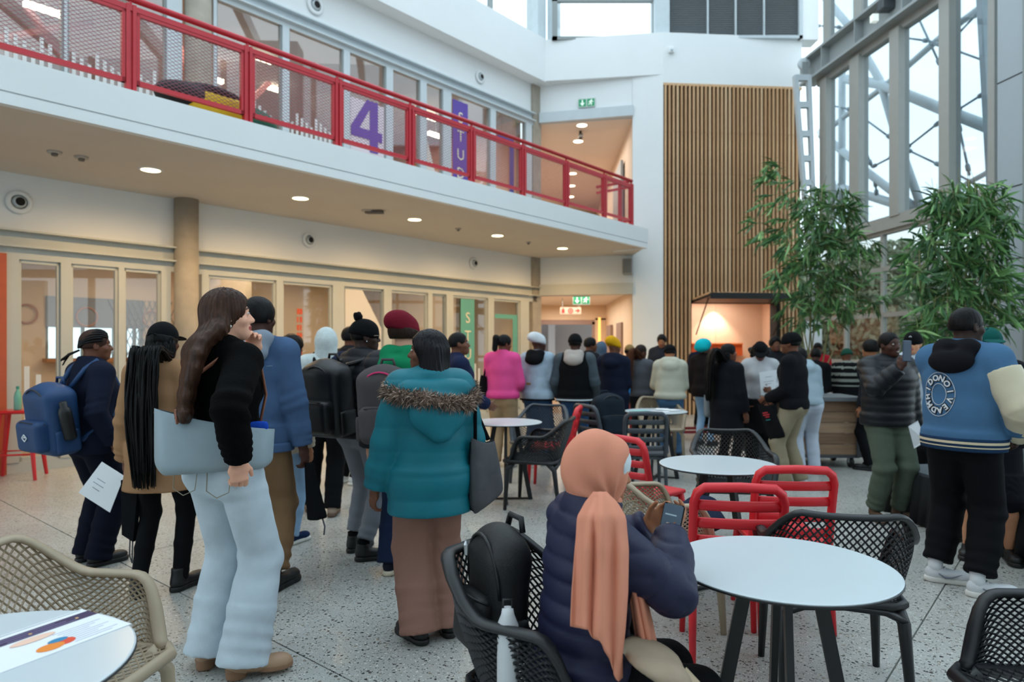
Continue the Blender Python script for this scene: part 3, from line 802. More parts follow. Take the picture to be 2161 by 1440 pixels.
# sectional door below the transom
rows = [3.50, 2.83, 2.02, 1.17, .35, 0.0]
dc = [1712, 1787, 1865, 1965, 2072]
b0 = MB(); b0.bx(gt(1700), gt(2105), -.05, .06, 3.44, 3.52)
door = gla('door_6', b0, gfr)
for z in rows[1:-1]:
    b = MB(); b.bx(gt(1700), gt(2105), -.04, .04, z - .04, z + .04); b.build('door_rail', gfr, door)
for i, px in enumerate(dc):
    t0 = gt(px); wd = .03 if i else .06
    b = MB(); b.bx(t0 - wd, t0 + wd, -.045, .045, 0, 3.46); b.build('door_stile', gfr, door)
for i in range(len(dc) - 1):
    for j in range(len(rows) - 1):
        b = MB(); b.bx(gt(dc[i]), gt(dc[i + 1]), -.004, .004, rows[j + 1], rows[j]); b.build('door_pane', glass('door_glass', (.74, .76, .74), .06) if j < 4 else gfr, door)
b = MB(); b.bx(-.5, TE, .06, .3, 0, .12); gla('trim_99', b, conc)
# right column with cladding joints, ladder trusses
cc = mat('column_cladding', '#a7b0b6', rough=.55)
t0 = gt(2105, -.35)
b = MB(); b.bx(t0, t0 + 1.2, -.35, .4, 0, 10.5); cr_ = gla('column_9', b, cc)
for z in (1.2, 2.6, 3.55, 5.0, 6.4, 7.8):
    b = MB(); b.bx(t0 - .004, t0 + 1.2, -.356, .3, z, z + .012); b.build('cladding_joint', dark, cr_)
b = MB(); b.bx(t0 + .42, t0 + .50, -.37, -.33, 0, 10.5); b.build('cladding_seam', alud, cr_)
b = MB(); b.bx(t0 + .55, t0 + 1.1, -.42, -.33, 3.65, 4.1); b.build('recess_box', alud, cr_)
def truss(name, pts_l, pts_r, Y, ys, label):
    t = thing(name, label, 'steel post', (0, 0, 0))
    tag(t, kind='structure')
    PL = [at(x, y, Y) for x, y in pts_l]; PR = [at(x, y, Y) for x, y in pts_r]
    for P_ in (PL, PR):
        b = MB(); b.bar(P_[0], P_[1], .075, .12); b.build('chord', steelw, t)
    for y in ys:
        f_ = lambda P_: P_[0].lerp(P_[1], (zat(y, Y) - P_[0].z) / (P_[1].z - P_[0].z))
        b = MB(); b.bar(f_(PL), f_(PR), .1, .12); b.build('rung', steelw, t)
    return t
truss('column_truss', [(1678, 160), (1712, 600)], [(1706, 160), (1722, 600)], 13.9, [165, 222, 283, 335, 386, 450], 'white tapered ladder post at the end of the slatted wall')
truss('column_truss', [(2070, -20), (2094, 420)], [(2100, -20), (2104, 420)], 10.1, [22, 110, 190, 268, 350], 'white tapered ladder post beside the right cladding column')
t = thing('pulley', 'grey cable pulley at the end of the steel beam', 'pulley', tuple(gp(1697, 135, -.3)))
b = MB(); b.lathe([(.1, -.04), (.13, -.03), (.13, .03), (.1, .04)], 18, ax=(0, 1, 0)); b.build('wheel', steelw, t, True)
b = MB(); b.box((0, 0, -.12), (.06, .06, .14)); b.build('bracket', alud, t)
t = thing('rail_motor', 'small dark motor box on top of the steel beam', 'motor', tuple(gp(1872, 12, -.18)))
b = MB(); b.box((0, 0, 0), (.13, .1, .09), bev=.02); b.build('housing', mat('motor_dark', '#4a4f52', rough=.5), t)
b = MB(); b.box((-.22, 0, -.22), (.05, .05, .06)); b.build('sensor', signw, t)
# ---- steel canopy outside
t = thing('canopy_frame', 'white steel tube canopy with tie rods outside the tall right window', 'canopy', (0, 0, 0))
tubes = [([(1720, -30), (1790, 53), (1857, 170), (1884, 262), (1907, 330), (1945, 440)], .085), ([(1787, 167), (1853, 177), (1907, 197), (1987, 230), (2110, 278)], .11), ([(2110, -14), (1987, 77), (1907, 147), (1860, 187), (1790, 240), (1730, 288)], .065),
         ([(1730, 278), (1817, 353), (1887, 407), (1935, 440)], .09), ([(1770, 395), (1830, 412), (1887, 430), (1930, 450)], .10), ([(1737, 290), (1772, 440)], .05), ([(1930, 448), (2110, 350)], .05), ([(1777, 140), (1777, 470)], .085)]
for P_, r in tubes:
    b = MB(); b.tube([gp(x, y, 1.9) for x, y in P_], r, 10); b.build('tube', steelw, t, True)
rodm = mat('rod_grey', '#7d8a90', rough=.4, metal=.3)
for P_ in [[(1895, 78), (1963, 87)], [(1963, 87), (2110, 140)], [(1930, 20), (1990, 150)], [(1722, 54), (1778, 58)], [(1815, 244), (1886, 296)], [(1815, 284), (1840, 353)], [(1840, 353), (1888, 328)], [(1907, 317), (1990, 252)], [(1910, 314), (1990, 352)], [(2015, 236), (2080, 195)], [(2022, 258), (2046, 370)], [(1740, 220), (1800, 232)], [(2005, 90), (2070, 20)], [(1990, 352), (2080, 400)], [(1847, 385), (1850, 410)]]:
    a, c = [gp(x, y, 1.85) for x, y in P_]
    b = MB(); b.tube([a, c], .022, 6); o = b.build('tie_rod', rodm, t, True)
    for k in (.12, .86):
        m_ = a.lerp(c, k); d_ = (c - a).normalized() * .09; b = MB(); b.tube([m_ - d_, m_ - d_ * .5, m_ + d_ * .5, m_ + d_], [.02, .045, .045, .02], 8); b.build('clamp', rodm, o, True)
# ---- outside ground and back side of the hall
b = MB(); b.bx(6.9, 60, -20, 60, -.3, -.03); b.build('ground_outside', mat('outside_paving', '#8a8880', rough=.9, var=.15, vs=1), None, kind='structure')
b = MB(); b.bx(-14, 12, -7.2, -7, 0, 9); stc('wall_back', b, white)
b = MB(); b.bx(8.6, 8.8, -7, 1.5, 0, 3.5); stc('wall_right_low', b, white)
# roof: unseen solid part behind, added to hold back daylight; open skylight with beams over the middle of the hall
b = MB(); b.bx(-14, 12, -7.2, -.5, 10.6, 10.8); stc('roof_shade_back', b, white)
for k, y in enumerate((2, 5, 8, 11)):
    b = MB(); b.bx(-4, 9, y - .1, y + .1, 10.3, 10.7); stc('beam_roof_%d' % (k + 1), b, steelw)
# ================================================================ smooth solids for figures, clothes and bags
class SDF:
    "a sampled distance field; solids are blended in, then a quad surface is taken from it"
    def __init__(s, lo, hi, h):
        s.h = h
        s.lo = np.array(lo, np.float32) - 3 * h
        n = np.ceil((np.array(hi) - np.array(lo)) / h).astype(int) + 7
        s.n = n
        s.v = np.full(n, .5, np.float32)
        s.ax = [(s.lo[i] + h * np.arange(n[i])).astype(np.float32) for i in range(3)]
    def sub(s, lo, hi):
        a = np.clip(np.floor((np.array(lo) - s.lo) / s.h).astype(int), 0, s.n)
        b = np.clip(np.ceil((np.array(hi) - s.lo) / s.h).astype(int) + 1, 0, s.n)
        if (b <= a).any(): return None, None
        sl = tuple(slice(a[i], b[i]) for i in range(3))
        X = s.ax[0][sl[0]][:, None, None]; Y = s.ax[1][sl[1]][None, :, None]; Z = s.ax[2][sl[2]][None, None, :]
        return sl, (X, Y, Z)
    def put(s, sl, d, k, op):
        a = s.v[sl]
        k = max(k, 1e-4)
        if op == 'u':
            m = np.maximum(k - np.abs(a - d), 0) / k
            s.v[sl] = np.minimum(a, d) - m * m * k * .25
        elif op == 's':
            d = -d
            m = np.maximum(k - np.abs(a - d), 0) / k
            s.v[sl] = np.maximum(a, d) + m * m * k * .25
        elif op == 'i':
            m = np.maximum(k - np.abs(a - d), 0) / k
            s.v[sl] = np.maximum(a, d) + m * m * k * .25
    def tube(s, p0, p1, r0, r1, k=.02, flat=False, side=(1, 0, 0), op='u'):
        p0 = np.array(p0, np.float32); p1 = np.array(p1, np.float32)
        ra0, rb0 = r0 if hasattr(r0, '__len__') else (r0, r0)
        ra1, rb1 = r1 if hasattr(r1, '__len__') else (r1, r1)
        m = max(ra0, rb0, ra1, rb1) + k + 2 * s.h + .01
        sl, g = s.sub(np.minimum(p0, p1) - m, np.maximum(p0, p1) + m)
        if sl is None: return s
        d = p1 - p0; L = float(np.linalg.norm(d)) + 1e-9; d = d / L
        a = np.array(side, np.float32); a = a - d * a.dot(d)
        if np.linalg.norm(a) < 1e-3:
            a = np.array((0, 1, 0), np.float32); a = a - d * a.dot(d)
        a /= np.linalg.norm(a); b = np.cross(d, a)
        X, Y, Z = g[0] - p0[0], g[1] - p0[1], g[2] - p0[2]
        t = X * d[0] + Y * d[1] + Z * d[2]
        qa = X * a[0] + Y * a[1] + Z * a[2]
        qb = X * b[0] + Y * b[1] + Z * b[2]
        tc = np.clip(t / L, 0, 1)
        ra = ra0 + (ra1 - ra0) * tc; rb = rb0 + (rb1 - rb0) * tc
        mn = np.minimum(ra, rb)
        e = t - tc * L
        if flat:
            rad = (np.sqrt((qa / ra) ** 2 + (qb / rb) ** 2) - 1) * mn
            dd = np.maximum(rad, np.abs(e) - .004 if False else np.abs(t - L / 2) - L / 2)
        else:
            dd = (np.sqrt((qa / ra) ** 2 + (qb / rb) ** 2 + (e / mn) ** 2) - 1) * mn
        s.put(sl, dd, k, op)
        return s
    def ell(s, c, r, k=.01, rot=None, op='u'):
        c = np.array(c, np.float32); r = np.array(r if hasattr(r, '__len__') else (r, r, r), np.float32)
        m = float(r.max()) + k + 2 * s.h + .01
        sl, g = s.sub(c - m, c + m)
        if sl is None: return s
        X, Y, Z = g[0] - c[0], g[1] - c[1], g[2] - c[2]
        if rot is None: q = (X / r[0], Y / r[1], Z / r[2])
        else:
            M = np.array(rot, np.float32).T
            q = tuple((M[i, 0] * X + M[i, 1] * Y + M[i, 2] * Z) / r[i] for i in range(3))
        k0 = np.sqrt(q[0] ** 2 + q[1] ** 2 + q[2] ** 2)
        k1 = np.sqrt((q[0] / r[0]) ** 2 + (q[1] / r[1]) ** 2 + (q[2] / r[2]) ** 2) + 1e-6
        s.put(sl, k0 * (k0 - 1) / k1, k, op)
        return s
    def box(s, c, half, rad=.01, k=.01, rot=None, op='u'):
        c = np.array(c, np.float32); hf = np.array(half, np.float32)
        m = float(np.linalg.norm(hf)) + k + 2 * s.h
        sl, g = s.sub(c - m, c + m)
        if sl is None: return s
        X, Y, Z = g[0] - c[0], g[1] - c[1], g[2] - c[2]
        if rot is None: q = (X, Y, Z)
        else:
            M = np.array(rot, np.float32).T
            q = tuple(M[i, 0] * X + M[i, 1] * Y + M[i, 2] * Z for i in range(3))
        q = [np.abs(q[i]) - (hf[i] - rad) for i in range(3)]
        o = np.sqrt(sum(np.maximum(x, 0) ** 2 for x in q)) + np.minimum(np.maximum(np.maximum(q[0], q[1]), q[2]), 0) - rad
        s.put(sl, o, k, op)
        return s
    def cut(s, n, p, k=.004, box=None):
        "keep the side where n.(x-p) < 0 (inside box if given)"
        n = np.array(n, np.float32); n /= np.linalg.norm(n); p = np.array(p, np.float32)
        sl, g = s.sub(*(box or (s.lo, s.lo + s.h * s.n)))
        if sl is None: return s
        d = (g[0] - p[0]) * n[0] + (g[1] - p[1]) * n[1] + (g[2] - p[2]) * n[2]
        s.put(sl, np.broadcast_to(d, s.v[sl].shape), k, 'i')
        return s
    def mesh(s):
        v = s.v; h = s.h
        ins = v < 0
        c = np.zeros(tuple(x - 1 for x in v.shape), np.int8)
        cs = [(i, j, k) for i in (0, 1) for j in (0, 1) for k in (0, 1)]
        n = v.shape
        for i, j, k in cs: c += ins[i:n[0] - 1 + i, j:n[1] - 1 + j, k:n[2] - 1 + k]
        act = np.argwhere((c > 0) & (c < 8))
        if not len(act): return np.zeros((0, 3), np.float32), np.zeros((0, 4), np.int32)
        idx = np.full(c.shape, -1, np.int32)
        idx[act[:, 0], act[:, 1], act[:, 2]] = np.arange(len(act))
        cv = np.stack([v[act[:, 0] + i, act[:, 1] + j, act[:, 2] + k] for i, j, k in cs], 1)
        cp = np.array(cs, np.float32)
        acc = np.zeros((len(act), 3), np.float32); cnt = np.zeros(len(act), np.float32)
        for a in range(8):
            for b in range(a + 1, 8):
                if np.abs(cp[a] - cp[b]).sum() != 1: continue
                m = (cv[:, a] < 0) != (cv[:, b] < 0)
                t = np.where(m, cv[:, a] / np.where(m, cv[:, a] - cv[:, b], 1), 0)
                acc += np.where(m[:, None], cp[a] + (cp[b] - cp[a]) * t[:, None], 0)
                cnt += m
        V = s.lo + (act + acc / cnt[:, None]) * h
        Q = []
        for ax in range(3):
            sa = [slice(None)] * 3; sb = [slice(None)] * 3
            sa[ax] = slice(0, -1); sb[ax] = slice(1, None)
            A = ins[tuple(sa)]; B = ins[tuple(sb)]
            e = np.argwhere(A != B)
            u, w = [(1, 2), (2, 0), (0, 1)][ax]
            e = e[(e[:, u] > 0) & (e[:, w] > 0) & (e[:, u] < n[u] - 1) & (e[:, w] < n[w] - 1)]
            o = []
            for du, dw in ((-1, -1), (0, -1), (0, 0), (-1, 0)):
                p = e.copy(); p[:, u] += du; p[:, w] += dw
                o.append(idx[p[:, 0], p[:, 1], p[:, 2]])
            q = np.stack(o, 1)
            fl = ~A[e[:, 0], e[:, 1], e[:, 2]]
            q[fl] = q[fl][:, ::-1]
            Q.append(q)
        return V.astype(np.float32), np.concatenate(Q).astype(np.int32)
def vnorm(V, Q):
    a = V[Q[:, 2]] - V[Q[:, 0]]; b = V[Q[:, 3]] - V[Q[:, 1]]
    f = np.cross(a, b)
    N = np.zeros_like(V)
    for i in range(4):
        for j in range(3): N[:, j] += np.bincount(Q[:, i], f[:, j], len(V))
    return N / (np.linalg.norm(N, axis=1, keepdims=True) + 1e-12)
def relax(V, Q, it=1):
    for _ in range(it):
        A = np.zeros_like(V); c = np.zeros(len(V))
        for i in range(4):
            for d in (1, 3):
                j = (i + d) % 4
                for x in range(3): A[:, x] += np.bincount(Q[:, i], V[Q[:, j], x], len(V))
                c += np.bincount(Q[:, i], minlength=len(V))
        V = (V * .4 + .6 * (A / c[:, None])).astype(np.float32)
    return V
def wav(P, f, seed, n=5):
    "cheap smooth noise -1..1; f = frequency (scalar or per axis)"
    rg = np.random.RandomState(seed)
    o = np.zeros(len(P), np.float32)
    f = np.array(f if hasattr(f, '__len__') else (f, f, f), np.float32)
    for i in range(n):
        d = rg.normal(size=3); d /= np.linalg.norm(d)
        o += np.sin(P @ (d * f * (1 + .8 * rg.rand())) + rg.rand() * 6.28 + 1.5 * np.sin(P @ (rg.normal(size=3) * f * .5)))
    return o / n
# ================================================================ balustrade on the balcony
red = mat('red_paint', '#c0222e', rough=.4, var=.04); redd = mat('red_mesh', '#94505c', rough=.5)
bal = thing('balustrade', 'red steel balustrade with expanded mesh panels along the balcony edge', 'railing', FL, FA)
BWL = -2.57
post_px = [275, 522, 712, 866, 995, 1103, 1195, 1275, 1332]
ps = [fs(x, BWL) for x in post_px]
ps = [ps[0] - 1.78 * 2, ps[0] - 1.78] + ps
for i, s_ in enumerate(ps):
    b = MB()
    b.bx(s_ - .045, s_ - .012, BWL - .03, BWL + .03, 3.80, 4.64); b.bx(s_ + .012, s_ + .045, BWL - .03, BWL + .03, 3.80, 4.64)
    b.bx(s_ - .012, s_ + .012, BWL - .012, BWL + .012, 3.80, 4.68); b.build('post', red, bal)
b = MB(); b.tube([(ps[0] - .5, BWL, 4.70), (ps[-1] + .02, BWL, 4.70)], .032, 10); b.build('handrail', red, bal, True)
b = MB(); b.bx(ps[0] - .5, ps[-1], BWL - .025, BWL + .025, 4.58, 4.63); b.build('top_rail', red, bal)
for i in range(len(ps) - 1):
    a, c = ps[i] + .05, ps[i + 1] - .05
    b = MB(); z0, z1 = 3.90, 4.58; f_ = .028
    b.bx(a, c, BWL - .02, BWL + .02, z0, z0 + .045); b.bx(a, a + f_, BWL - .02, BWL + .02, z0, z1); b.bx(c - f_, c, BWL - .02, BWL + .02, z0, z1); b.bx(a, c, BWL - .02, BWL + .02, z1 - .03, z1)
    b.build('panel_frame', red, bal)
    b = MB(); z0 += .045; z1 -= .03; pw, ph = .066, .036     # diamonds of expanded metal
    k = 0
    Lh = (z1 - z0) * pw / ph
    x = a - Lh
    while x < c:
        for sgn in (1, -1):
            p0, p1 = (x, z0) if sgn > 0 else (x, z1), (x + Lh, z1) if sgn > 0 else (x + Lh, z0)
            t0 = max(0, (a - x) / Lh); t1 = min(1, (c - x) / Lh)
            if t1 > t0:
                q0 = (p0[0] + Lh * t0, BWL, p0[1] + (p1[1] - p0[1]) * t0); q1 = (p0[0] + Lh * t1, BWL, p0[1] + (p1[1] - p0[1]) * t1)
                b.bar(q0, q1, .0036, .0036)
        x += pw
    b.build('expanded_mesh', redd, bal, kind='stuff')
# end return of the railing
s_ = ps[-1]
for k, w in enumerate((BWL + .25, BWL + .62)):
    b = MB(); b.bx(s_ - .03, s_ + .03, w - .03, w + .03, 3.8, 4.66); b.build('post', red, bal)
b = MB(); b.tube([(s_, BWL - .02, 4.70), (s_, BWL + .8, 4.70)], .03, 8); b.build('handrail', red, bal, True)
for z_ in (3.9, 4.56): b = MB(); b.bx(s_ - .02, s_ + .02, BWL, BWL + .8, z_, z_ + .042); b.build('side_rail', red, bal)
def blob(name, label, cat, loc, rz, parts):
    t = thing(name, label, cat, loc, rz)
    for nm, m, fn in parts:
        f = SDF((-.5, -.5, -.02), (.5, .5, .6), .014); fn(f)
        f.cut((0, 0, -1), (0, 0, 0)); V, Q = f.mesh(); V = relax(V, Q, 1); V = V + vnorm(V, Q) * (.006 * wav(V, 22, 5))[:, None]
        link(nm, mesh_np(nm, V, Q, m, True), t)
    t.scale = (1.5, 1.3, 1.7)
    return t
c = fp(fs(436, -2.2), -2.2)
yb = mat('bag_yellow', '#e0b90c', rough=.6); bb = mat('bag_black', '#17171b', rough=.7); gb = mat('bag_green', '#1e5a44', rough=.7)
blob('holdall', 'yellow and black bag lying on the balcony behind the red railing', 'bag', (c[0], c[1], 3.8), FA, [('body', yb, lambda f: f.box((.05, 0, .10), (.22, .13, .10), .05)), ('flap', bb, lambda f: (f.ell((-.16, 0, .15), (.2, .15, .09), .03), f.ell((.05, .02, .22), (.22, .13, .05), .03)))])
c = fp(fs(528, -2.2), -2.2)
blob('sports_bag', 'dark green bag lying beside the yellow one on the balcony', 'bag', (c[0], c[1], 3.8), FA, [('body', gb, lambda f: f.ell((0, 0, .08), (.22, .14, .12), .03)), ('handle', bb, lambda f: f.tube((-.1, 0, .18), (.1, 0, .19), .016, .016))])

# ================================================================ chairs
def arm_shell(tag_, m):
    "woven look armchair of moulded plastic: lattice shell, thick rim, four legs; sitter looks along +y"
    Pth = []
    def corner(cx, cy, r, a0, a1, n=7): return [(cx + r * math.cos(R(a)), cy + r * math.sin(R(a))) for a in np.linspace(a0, a1, n)]
    Pth = [(-.275, y) for y in np.linspace(.22, -.06, 9)] + corner(-.105, -.07, .17, 180, 270)[1:] + [(x, -.24) for x in np.linspace(-.06, .06, 4)] + corner(.105, -.07, .17, 270, 360) + [(.275, y) for y in np.linspace(-.03, .22, 8)]
    Pth = np.array(Pth); seg = np.r_[0, np.cumsum(np.linalg.norm(np.diff(Pth, axis=0), axis=1))]; LT = seg[-1]
    def plan(u): return np.interp(u * LT, seg, Pth[:, 0]), np.interp(u * LT, seg, Pth[:, 1])
    def sm(t): t = min(max(t, 0), 1); return t * t * (3 - 2 * t)
    def rim(u):
        x, y = plan(u); d = abs(u - .5) * LT            # distance along from back centre
        h = .80 - .012 * (1 - min(1, (d / .2) ** 2)) * 1
        h = h + (.655 - h) * sm((d - .155) / .20)
        fr = sm((y - .03) / .19)
        return h + (.432 - h) * fr * fr
    def surf(u, v):
        x, y = plan(u); z0 = .43; z1 = rim(u)
        z = z0 + (z1 - z0) * v
        k = (z - .43) / .37
        sc = .84 + .16 * min(1, k * 1.9) ** .7 + .03 * k
        back = max(0, -y / .24)
        return np.array((x * sc, y * (.88 + .12 * min(1, k * 1.6)) - .085 * back * k, z))
    nu, nv = 96, 22
    idx, V, Fq = {}, [], []
    def vid(i, j):
        if (i, j) not in idx:
            idx[(i, j)] = len(V); V.append(surf(i / nu, j / nv))
        return idx[(i, j)]
    for i in range(0, nu + 1):
        for j in range(0, nv + 1):
            if (i + j) % 2 and 0 < i < nu and 0 < j < nv:
                Fq.append((vid(i - 1, j), vid(i, j - 1), vid(i + 1, j), vid(i, j + 1)))
    me1 = mesh_np('lattice_shell', V, np.array(Fq), m, False)
    b = MB(); pts = [surf(i / 56, 1.0) for i in range(57)]
    b.tube(pts, .017, 8, flat=(1.35, .8), up=(0, 0, 1)); me2 = b.mesh('rim', m, True)
    # seat lattice
    V, Fq, idx = [], [], {}
    def ss(i, j, n):
        x = -1 + 2 * i / n; y = -1 + 2 * j / n
        k = (1 - abs(y) * .0)
        X = .235 * x * (1 - .07 * (1 - y) / 2); Y = .23 * y + .005
        return np.array((X, Y, .435 - .018 * (1 - x * x) + .012 * max(0, -y)))
    n = 28
    for i in range(n + 1):
        for j in range(n + 1):
            if (i + j) % 2 and 0 < i < n and 0 < j < n:
                q = []
                for a in ((i - 1, j), (i, j - 1), (i + 1, j), (i, j + 1)):
                    if a not in idx: idx[a] = len(V); V.append(ss(*a, n))
                    q.append(idx[a])
                Fq.append(tuple(q))
    me3 = mesh_np('lattice_seat', V, np.array(Fq), m, False)
    b = MB(); cr = [(-.225, -.19), (-.17, -.225), (.17, -.225), (.225, -.19), (.245, .2), (.2, .24), (-.2, .24), (-.245, .2)]
    b.tube([(x, y, .428) for x, y in cr], .020, 8, closed=True); me4 = b.mesh('seat_rim', m, True)
    legs = []
    for sx in (1, -1):
        b = MB(); b.tube([(sx * .205, .15, .43), (sx * .232, .205, .36), (sx * .245, .225, 0)], [.030, .024, .015], 8); legs.append(b.mesh('leg', m, True))
        b = MB(); b.tube([(sx * .20, -.15, .43), (sx * .218, -.215, .36), (sx * .235, -.265, 0)], [.030, .024, .015], 8); legs.append(b.mesh('leg', m, True))
    b = MB(); b.tube([(-.222, -.21, .37), (-.15, -.225, .405), (0, -.225, .415), (.15, -.225, .405), (.222, -.21, .37)], .016, 6, flat=(1, 1.6), up=(0, 1, 0)); me5 = b.mesh('apron', m, True)
    return me1, me2, me3, me4, me5, legs
def put_chair(name, parts, label, X, Y, head, group=None):
    t = thing(name, label, 'chair', (X, Y, 0), -R(head), group)
    me1, me2, me3, me4, me5, legs = parts
    for me, th in ((me1, .0105), (me3, .0095)):
        o = link(me.name.split('.')[0], me, t); md = o.modifiers.new('w', 'WIREFRAME'); md.thickness = th; md.use_even_offset = False
    for me in (me2, me4, me5): link(me.name.split('.')[0], me, t)
    for me in legs: link('leg', me, t)
    return t
black = mat('chair_black', '#15171a', rough=.45); beige = mat('chair_beige', '#a3937c', rough=.5); slate = mat('chair_slate', '#3a4148', rough=.5)
AB = arm_shell('b', black); AT = arm_shell('t', beige); AS = arm_shell('s', slate)
gA = 'armchairs around the round tables'
put_chair('lattice_armchair', AB, 'black lattice armchair under the seated woman in coral headscarf', .155, 2.10, 120)
put_chair('lattice_armchair', AB, 'black lattice armchair behind the largest round table, back turned to it', 1.35, 2.90, 12)
put_chair('lattice_armchair', AB, 'black lattice armchair cut by the lower right picture corner', 1.58, 1.88, -86)
put_chair('lattice_armchair', AB, 'black lattice armchair pushed against the round table by the teal coat', .22, 6.2, -74)
put_chair('lattice_armchair', AB, 'black lattice armchair on the far side of the middle round table', 1.62, 5.0, 188)
put_chair('lattice_armchair', AS, 'grey lattice armchair beyond the table by the teal coat', .29, 7.35, 200)
put_chair('lattice_armchair', AT, 'beige lattice armchair in the lower left corner beside a round table', -1.38, 2.07, 97)
put_chair('lattice_armchair', AT, 'beige lattice armchair behind the woman in coral headscarf, navy cloth on it', .80, 3.62, 82)
put_chair('lattice_armchair', AT, 'beige lattice armchair on the far side of the table with papers', 1.86, 8.55, 182)
def slat_chair(m):
    L = []
    def yb(z): return -.205 - .09 * ((z - .44) / .38) ** 1.3
    b = MB()      # bent back frame
    pts = [(-.215, -.19, .40)] + [(-.213, yb(z), z) for z in (.47, .58, .68, .76)] + [(-.20, yb(.80), .80), (-.165, yb(.825), .825), (0, yb(.83) - .012, .832), (.165, yb(.825), .825), (.20, yb(.80), .80)] + [(.213, yb(z), z) for z in (.76, .68, .58, .47)] + [(.215, -.19, .40)]
    b.tube(pts, .0225, 8, flat=(1, 1.2), up=(0, 1, .15)); L.append(('back_frame', b.mesh('back_frame', m, True)))
    for z in (.500, .582, .664, .746):
        b = MB(); b.tube([(x, yb(z) - .022 * (1 - (x / .21) ** 2), z) for x in np.linspace(-.21, .21, 9)], .016, 8, flat=(.55, 1.25), up=(0, 0, 1)) if False else b.tube([(x, yb(z) - .022 * (1 - (x / .21) ** 2), z) for x in np.linspace(-.21, .21, 9)], .0235, 8, flat=(.42, 1.0), up=(0, 0, 1))
        L.append(('slat', b.mesh('slat', m, True)))
    f = SDF((-.24, -.24, .38), (.24, .25, .48), .010)
    f.box((0, 0, .437), (.222, .215, .016), .014)
    f.ell((0, -.02, .56), (.30, .30, .108), .03, None, 's')
    V, Q = f.mesh(); L.append(('seat', mesh_np('seat', V, Q, m, True)))
    for sx in (1, -1):
        b = MB(); b.tube([(sx * .195, .17, .43), (sx * .207, .20, .30), (sx * .215, .215, 0)], [.026, .021, .016], 8); L.append(('leg', b.mesh('leg', m, True)))
        b = MB(); b.tube([(sx * .205, -.17, .43), (sx * .212, -.215, .30), (sx * .218, -.26, 0)], [.026, .021, .016], 8); L.append(('leg', b.mesh('leg', m, True)))
    for sy in (.18, -.19):
        b = MB(); b.tube([(-.2, sy, .405), (.2, sy, .405)], .014, 6, flat=(1, 1.5), up=(0, 1, 0)); L.append(('apron', b.mesh('apron', m, True)))
    return L
def put_slat(parts, label, X, Y, head, lz=0):
    t = thing('slatted_chair', label, 'chair', (X, Y, 0), -R(head))
    for n, me in parts: link(n, me, t)
    t.scale = (.89, .95, 1)
    return t
redc = mat('chair_red', '#d3222c', rough=.42)
SR = slat_chair(redc); SG = slat_chair(slate)
put_slat(SR, 'red slatted chair nearest the largest round table, its back to the viewer', 1.02, 3.22, 8)
put_slat(SR, 'red slatted chair just behind another one, showing its seat', 1.43, 3.66, 5)
put_slat(SR, 'red slatted chair near the middle table, tilted back rest with four slots', .93, 4.75, 48)
put_slat(SR, 'red slatted chair seen edge on beside the backpack', .40, 6.95, -78)
put_slat(SG, 'dark grey slatted chair at the table with papers', 1.25, 6.55, 4)
put_slat(SG, 'dark grey slatted chair carrying the dark backpack', 1.0, 7.25, 60)
# ================================================================ round tables
tw_ = mat('tabletop_white', '#c6d0d5', rough=.28, var=.02, vs=2); tb_ = mat('table_black', '#141619', rough=.45)
def table_parts(r):
    L = []
    b = MB(); b.lathe([(r - .003, .7295), (r - .002, .733), (r - .006, .735), (0, .735)], 72); L.append(('tabletop', b.mesh('tabletop', tw_, False)))
    b = MB(); b.lathe([(0, .722), (r - .004, .722), (r, .725), (r, .7295), (r - .003, .7296)], 72); L.append(('edge', b.mesh('edge', tb_, True)))
    b = MB(); b.lathe([(.0, .71), (.14, .71), (.14, .722), (0, .722)], 24); L.append(('mounting_plate', b.mesh('mounting_plate', tb_)))
    for k in range(4):
        a = R(45 + 90 * k + 12); a2 = a
        b = MB(); b.bar((.10 * math.cos(a), .10 * math.sin(a), .715), (.235 * math.cos(a2), .235 * math.sin(a2), .0), .042, .022, up=(-math.sin(a), math.cos(a), 0)); L.append(('leg', b.mesh('leg', tb_)))
    for k in range(2):
        a = R(57 + 90 * k); b = MB(); b.bar((.24 * math.cos(a), .24 * math.sin(a), .012), (-.24 * math.cos(a), -.24 * math.sin(a), .012), .03, .012); L.append(('foot_bar', b.mesh('foot_bar', tb_)))
    return L
TP = table_parts(.345)
for lab, X, Y, rz in [('largest round white table in front of the seated woman', .865, 2.19, 20), ('middle round white table between red and black chairs', 1.235, 4.10, 60), ('round white table strewn with papers before the queue', 1.59, 7.55, 10), ('round white table beside the teal coat', -.06, 6.45, 35), ('round white table with a leaflet in the lower left corner', -1.20, 1.47, 0)]:
    t = thing('round_table', lab, 'table', (X, Y, 0), R(rz))
    for n, me in TP: link(n, me, t)
